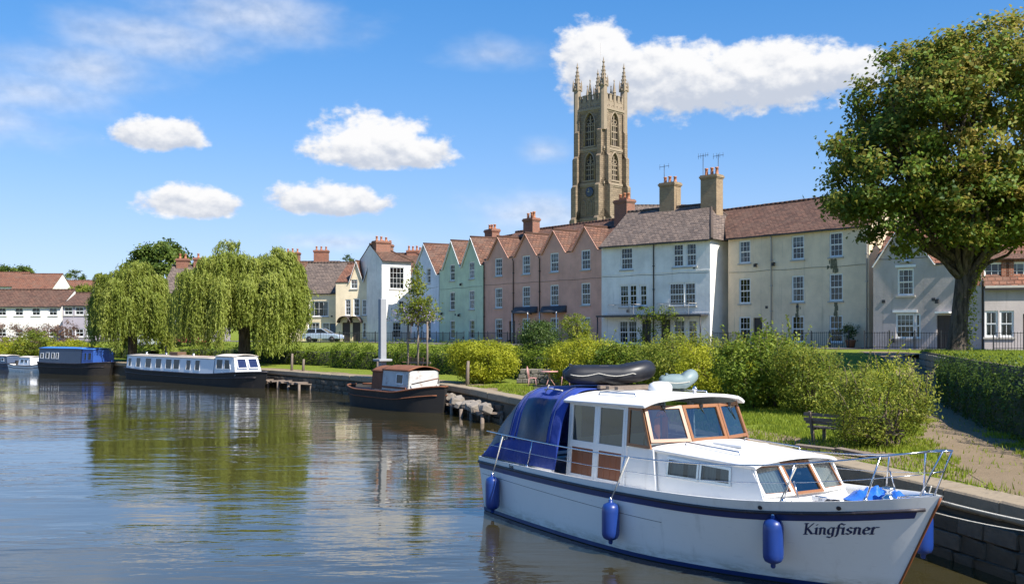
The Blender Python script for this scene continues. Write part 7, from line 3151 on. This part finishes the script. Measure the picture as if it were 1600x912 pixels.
def garden_chair(label, x, y, rz):
    root = tag(empty('garden_chair', (x, y, gz(x, y)), rz), label, 'chair', 'pink garden chairs')
    b = MB()
    b.tube([(0.2 * math.cos(a), 0.2 * math.sin(a), 0.45) for a in np.linspace(0, 2 * math.pi, 14, endpoint=False)], 0.015, 5, closed=True)
    for k in range(5):
        yy = -0.16 + 0.08 * k
        b.bar((-0.18, yy, 0.45), (0.18, yy, 0.45), 0.03, 0.012)
    b.build('seat', M['pink_paint'], root)
    b = MB()
    b.tube([(-0.19, 0.18, 0.45), (-0.19, 0.24, 0.85), (0, 0.26, 0.98), (0.19, 0.24, 0.85), (0.19, 0.18, 0.45)], 0.015, 5)
    for k in range(3):
        b.tube([(-0.1 + 0.1 * k, 0.19, 0.45), (-0.1 + 0.1 * k, 0.25, 0.93)], 0.010, 5)
    b.build('backrest', M['pink_paint'], root)
    for sx in (-1, 1):
        for sy in (-1, 1):
            b = MB()
            b.tube([(sx * 0.15, sy * 0.15, 0.45), (sx * 0.2, sy * 0.2, 0)], 0.013, 5)
            b.build('leg', M['pink_paint'], root)


tx, ty = X(858, 47), 47.0
tab = tag(empty('garden_table', (tx, ty, gz(tx, ty))), 'small round pink garden table beside the dark clipped shrub', 'table')
b = MB()
b.lathe([(0.4, 0.70), (0.42, 0.72), (0.4, 0.74)], 20)
b.build('table_top', M['pink_paint'], tab)
for k in range(3):
    a = k * 2.1
    b = MB()
    b.tube([(0, 0, 0.7), (0.05 * math.cos(a), 0.05 * math.sin(a), 0.4), (0.33 * math.cos(a), 0.33 * math.sin(a), 0)], 0.02, 6)
    b.build('leg', M['pink_paint'], tab)
garden_chair('pink garden chair on the left of the round table', tx - 0.75, ty + 0.1, R(80))
garden_chair('pink garden chair on the right of the round table', tx + 0.75, ty - 0.1, R(-95))
# low rubble wall behind it
wx_, wy_ = X(838, 50), 50.0
gwall = tag(empty('garden_wall', (wx_, wy_, gz(wx_, wy_)), R(-20)), 'short low rubble stone wall left of the garden table', 'wall')
for r in range(3):
    x = -1.0 + 0.1 * r
    while x < 1.0:
        L = rq.uniform(0.25, 0.42)
        inst('stone', rq.choice(stone_me), gwall, (x + L / 2, 0, 0.12 + r * 0.24), (0, 0, rq.uniform(-.08, .08)), (L, 0.3, 0.24))
        x += L

# mooring posts along the quay
for i, (px, d, h, lab) in enumerate(((424, 0.9, 1.15, 'slim grey mooring post at the bow of the white narrowboat'), (441, 1.1, 0.8, 'short grey mooring post right of the white narrowboat bow'),
                                     (699, 0.7, 1.2, 'rough mooring post at the bow of the rusty workboat'), (566, 0.8, 1.1, 'mooring post by the stern of the rusty workboat'))):
    x, y = off_quay(quay_s(px), d)
    b = MB()
    b.tube([(0, 0, -0.3), (0.02, 0.01, h * 0.6), (0.05, 0.0, h)], [0.10, 0.085, 0.07], 8)
    o = b.build('mooring_post', M['timber_grey'], None, (x, y, gz(x, y)))
    tag(o, lab, 'post', 'mooring posts on the quay')
b = MB()
x, y = off_quay(quay_s(795), 1.2)
cr = tag(empty('wire_crate', (x, y, gz(x, y)), 0.5), 'small dark wire crate on the quay behind the blue canopy', 'crate')
b = MB()
for z in (0.02, 0.25, 0.48):
    b.tube([(-.4, -.3, z), (.4, -.3, z), (.4, .3, z), (-.4, .3, z)], 0.02, 5, closed=True)
b.build('frame', M['black_iron'], cr)
b = MB()
for k in range(9):
    t = -0.4 + 0.1 * k
    for s in (-1, 1):
        b.tube([(t, s * .3, 0), (t, s * .3, .5)], 0.008, 4)
        b.tube([(s * .4, t * .75, 0), (s * .4, t * .75, .5)], 0.008, 4)
b.build('mesh', M['black_iron'], cr)

# low landing stages with rough boards
def landing(label, px0, px1, n, w=0.9, z=0.42):
    s0, s1 = quay_s(px0), quay_s(px1)
    x, y = off_quay(s0, -0.6)
    p, t = along(qn, (s0 + s1) / 2)
    root = tag(empty('landing_stage', (x, y, 0), math.atan2(t.y, t.x)), label, 'jetty', 'landing stages at the quay foot')
    L = s1 - s0
    for k in range(n):
        b = MB()
        b.cbox((0, 0, 0), (L / n * 0.86, w, 0.07))
        b.build('plank', M['timber_grey'], root, (L * (k + 0.5) / n, rq.uniform(-.1, .1), z + rq.uniform(-.04, .05)), (rq.uniform(-.08, .08), rq.uniform(-.06, .06), rq.uniform(-.12, .12)))
    for k in range(int(L / 1.6) + 1):
        for sy in (-0.4, 0.4):
            b = MB()
            b.tube([(0, 0, -1), (0, 0, z + rq.uniform(-0.05, .12))], 0.08, 7)
            b.build('pile', M['timber_grey'], root, (min(L, 0.1 + k * 1.6), sy, 0))
    b = MB()
    b.bar((0, -0.42, z - 0.1), (L, -0.42, z - 0.1), 0.08, 0.12)
    b.build('beam', M['timber_grey'], root)


landing('low timber landing stage at the bow of the white narrowboat', 489, 420, 14)
landing('broken timber landing at the quay foot right of the rusty workboat', 792, 706, 20, 0.7, 0.36)
rub = []
for me in stone_me[:3]:
    c_ = me.copy()
    c_.materials[0] = M['rubble']
    rub.append(c_)
brk = [o for o in bpy.data.objects if o.name.startswith('landing_stage') and 'broken' in o['label']][0]
Lb = quay_s(706) - quay_s(792)
for k in range(18):
    inst('stone', rq.choice(rub), brk, (Lb * (k + rq.random()) / 18, rq.uniform(-0.35, 0.45), 0.46 + rq.uniform(0, 0.15)), (rq.uniform(-.4, .4), rq.uniform(-.4, .4), rq.uniform(0, 3)), (rq.uniform(.3, .6), rq.uniform(.25, .45), rq.uniform(.2, .35)))


# railings in front of the houses
def railing(label, pts, h=1.1):
    a0 = Vector(pts[0])
    root = tag(empty('railing', (a0.x, a0.y, 0)), label, 'railing', 'black iron railings along the street')
    b, bars = MB(), MB()
    c = resample(pts, 0.16)
    for p in c:
        z = gz(p.x, p.y)
        bars.bar((p.x - a0.x, p.y - a0.y, z), (p.x - a0.x, p.y - a0.y, z + h), 0.022, 0.022)
    c2 = resample(pts, 1.5)
    for zz in (0.15, h - 0.06):
        b = MB()
        for p, q in zip(c2, c2[1:]):
            b.bar((p.x - a0.x, p.y - a0.y, gz(p.x, p.y) + zz), (q.x - a0.x, q.y - a0.y, gz(q.x, q.y) + zz), 0.04, 0.03)
        b.build('rail', M['black_iron'], root)
    bars.build('bars', M['black_iron'], root)
    for p in c2:
        b = MB()
        z = gz(p.x, p.y)
        b.bar((p.x - a0.x, p.y - a0.y, z), (p.x - a0.x, p.y - a0.y, z + h + 0.1), 0.06, 0.06)
        b.build('post', M['black_iron'], root)


def front(hk, off, m=0.0):
    h = HOUSES[hk]
    n_ = Vector((h.dir.y, -h.dir.x))
    a, b_ = h.A + n_ * off + h.dir * m, h.B + n_ * off - h.dir * m
    return [(a.x, a.y), (b_.x, b_.y)]


for hk, lab in (('blue', 'black iron railing in front of the pale blue house'), ('green', 'black iron railing in front of the green house'), ('pink', 'black iron railing in front of the pink terrace'),
                ('beige', 'black iron railing in front of the beige house'), ('cottage', 'black iron railing in front of the grey cottage'), ('creamgable', 'black iron railing in front of the cream gabled house'),
                ('right', 'black iron railing in front of the low red roofed house')):
    railing(lab, front(hk, 2.0, 0.2))

railing('black iron railing along the street behind the long hedge', [(X(400, 98), 98.0), (X(470, 102), 102.0), (X(560, 104), 104.0), (X(640, 104), 104.0)])

# plants against the white house balcony and in pots
h = HOUSES['white']
for k, (px, lab) in enumerate(((1020, 'climber with trailing leaves on the balcony of the white house, left of the downpipe'), (1052, 'climber hanging below the balcony of the white house, right of the downpipe'))):
    u = fu(h.A, h.B, px)
    p = h.A + h.dir * u + Vector((h.dir.y, -h.dir.x)) * 1.0
    root = tag(empty('climbing_plant', (p.x, p.y, G), math.atan2(h.dir.y, h.dir.x)), lab, 'plant', 'climbers on the balcony')
    b = MB()
    b.tube([(0, 0, 0), (0.1, -0.05, 1.3), (-0.1, -0.08, 2.9)], [0.04, 0.03, 0.01], 6)
    b.build('stems', M['twig'], root)
    cc = np.array([[random.gauss(0, 0.75), random.uniform(-.25, .05), random.choice([random.uniform(2.2, 3.1), random.uniform(0.3, 2.6)])] for _ in range(46)])
    P, F, tint = leaves_from_clumps(cc, unit(len(cc)), 20, 0.16)
    leaf_mesh('foliage', P, F, 0.14, 0.6, tint, M['leaf_hedge'], root)
h = HOUSES['beige']
u = h.W - 0.9
p = h.A + h.dir * u + Vector((h.dir.y, -h.dir.x)) * 0.8
root = tag(empty('potted_shrub', (p.x, p.y, gz(p.x, p.y))), 'dark shrub in a pot at the right corner of the beige house', 'potted plant')
b = MB()
b.lathe([(0.25, 0), (0.36, 0.5), (0.4, 0.55), (0.3, 0.56)], 14)
b.build('pot', M['terracotta'], root)
cc = np.array([[random.gauss(0, 0.22), random.gauss(0, 0.22), random.uniform(0.6, 1.5)] for _ in range(30)])
P, F, tint = leaves_from_clumps(cc, unit(len(cc)), 22, 0.13)
leaf_mesh('foliage', P, F, 0.12, 0.6, tint, M['leaf_dark'], root)


# parked cars on the street
def car(label, x, y, rz, col):
    z = gz(x, y) + 0.03
    root = tag(empty('parked_car', (x, y, z), rz), label, 'car', 'cars parked along the street')
    mname = 'car_' + label.split()[0]
    if mname not in M:
        M[mname] = paint(mname, col, 0.25, 0.04, 2, coat=0.5)
    b = MB()
    prof = [(-2.1, 0.35), (-2.15, 0.6), (-2.05, 0.88), (-1.3, 0.95), (0.75, 0.95), (1.85, 0.82), (2.1, 0.62), (2.1, 0.35)]
    n = len(prof)
    for sy in (-1, 1):
        pass
    vs = [(px_, -0.84 + 0.05 * (pz < 0.5), pz) for px_, pz in prof] + [(px_, 0.84 - 0.05 * (pz < 0.5), pz) for px_, pz in prof]
    b.add(vs, [tuple(range(n)), tuple(range(2 * n - 1, n - 1, -1))] + [(i, (i + 1) % n, n + (i + 1) % n, n + i) for i in range(n)])
    b.build('body', M[mname], root, bevel=0.06)
    b = MB()
    cab = [(-1.85, 0.93), (-1.45, 1.40), (0.05, 1.44), (0.95, 0.93)]
    vs = [(px_, -0.76 + 0.14 * (pz > 1), pz) for px_, pz in cab] + [(px_, 0.76 - 0.14 * (pz > 1), pz) for px_, pz in cab]
    b.add(vs, [(0, 1, 2, 3), (7, 6, 5, 4), (0, 4, 5, 1), (1, 5, 6, 2), (2, 6, 7, 3)])
    gl = b.build('windows', M['black_glass'], root)
    b = MB()
    b.box(-1.42, 0.02, -0.60, 0.60, 1.42, 1.47)
    for sy in (-1, 1):
        for a, c in (((-1.85, sy * 0.77, 0.94), (-1.44, sy * 0.63, 1.43)), ((0.04, sy * 0.63, 1.45), (0.96, sy * 0.77, 0.94)), ((-0.55, sy * 0.77, 0.94), (-0.6, sy * 0.63, 1.44)), ((-1.44, sy * 0.62, 1.43), (0.04, sy * 0.62, 1.45))):
            b.bar(a, c, 0.06, 0.06)
    b.build('roof', M[mname], root)
    for wx in (-1.3, 1.3):
        for sy in (-1, 1):
            b = MB()
            b.lathe([(0.2, -0.1), (0.31, -0.1), (0.33, -0.06), (0.33, 0.06), (0.31, 0.1), (0.2, 0.1)], 16, (wx, sy * 0.76, 0.32), 'Y')
            w = b.build('wheel', M['rubber_black'], root)
            b = MB()
            b.lathe([(0.16, -0.08), (0.17, 0.0), (0.16, 0.08)], 12, (wx, sy * 0.79, 0.32), 'Y')
            b.build('rim', M['lead'], w)
    for sy in (-1, 1):
        b = MB()
        b.cbox((2.08, sy * 0.6, 0.66), (0.08, 0.3, 0.14))
        b.build('headlight', M['dome_white'], root)


for px, dep, col, lab in ((505, 111, (0.38, 0.46, 0.60), 'blue-grey car parked in front of the cream cottage'),
                          (245, 108, (0.6, 0.62, 0.63), 'white car parked between the two willows'), (290, 107, (0.5, 0.12, 0.1), 'red car parked behind the willow gap')):
    car(lab, X(px, dep), dep, R(-12), col)
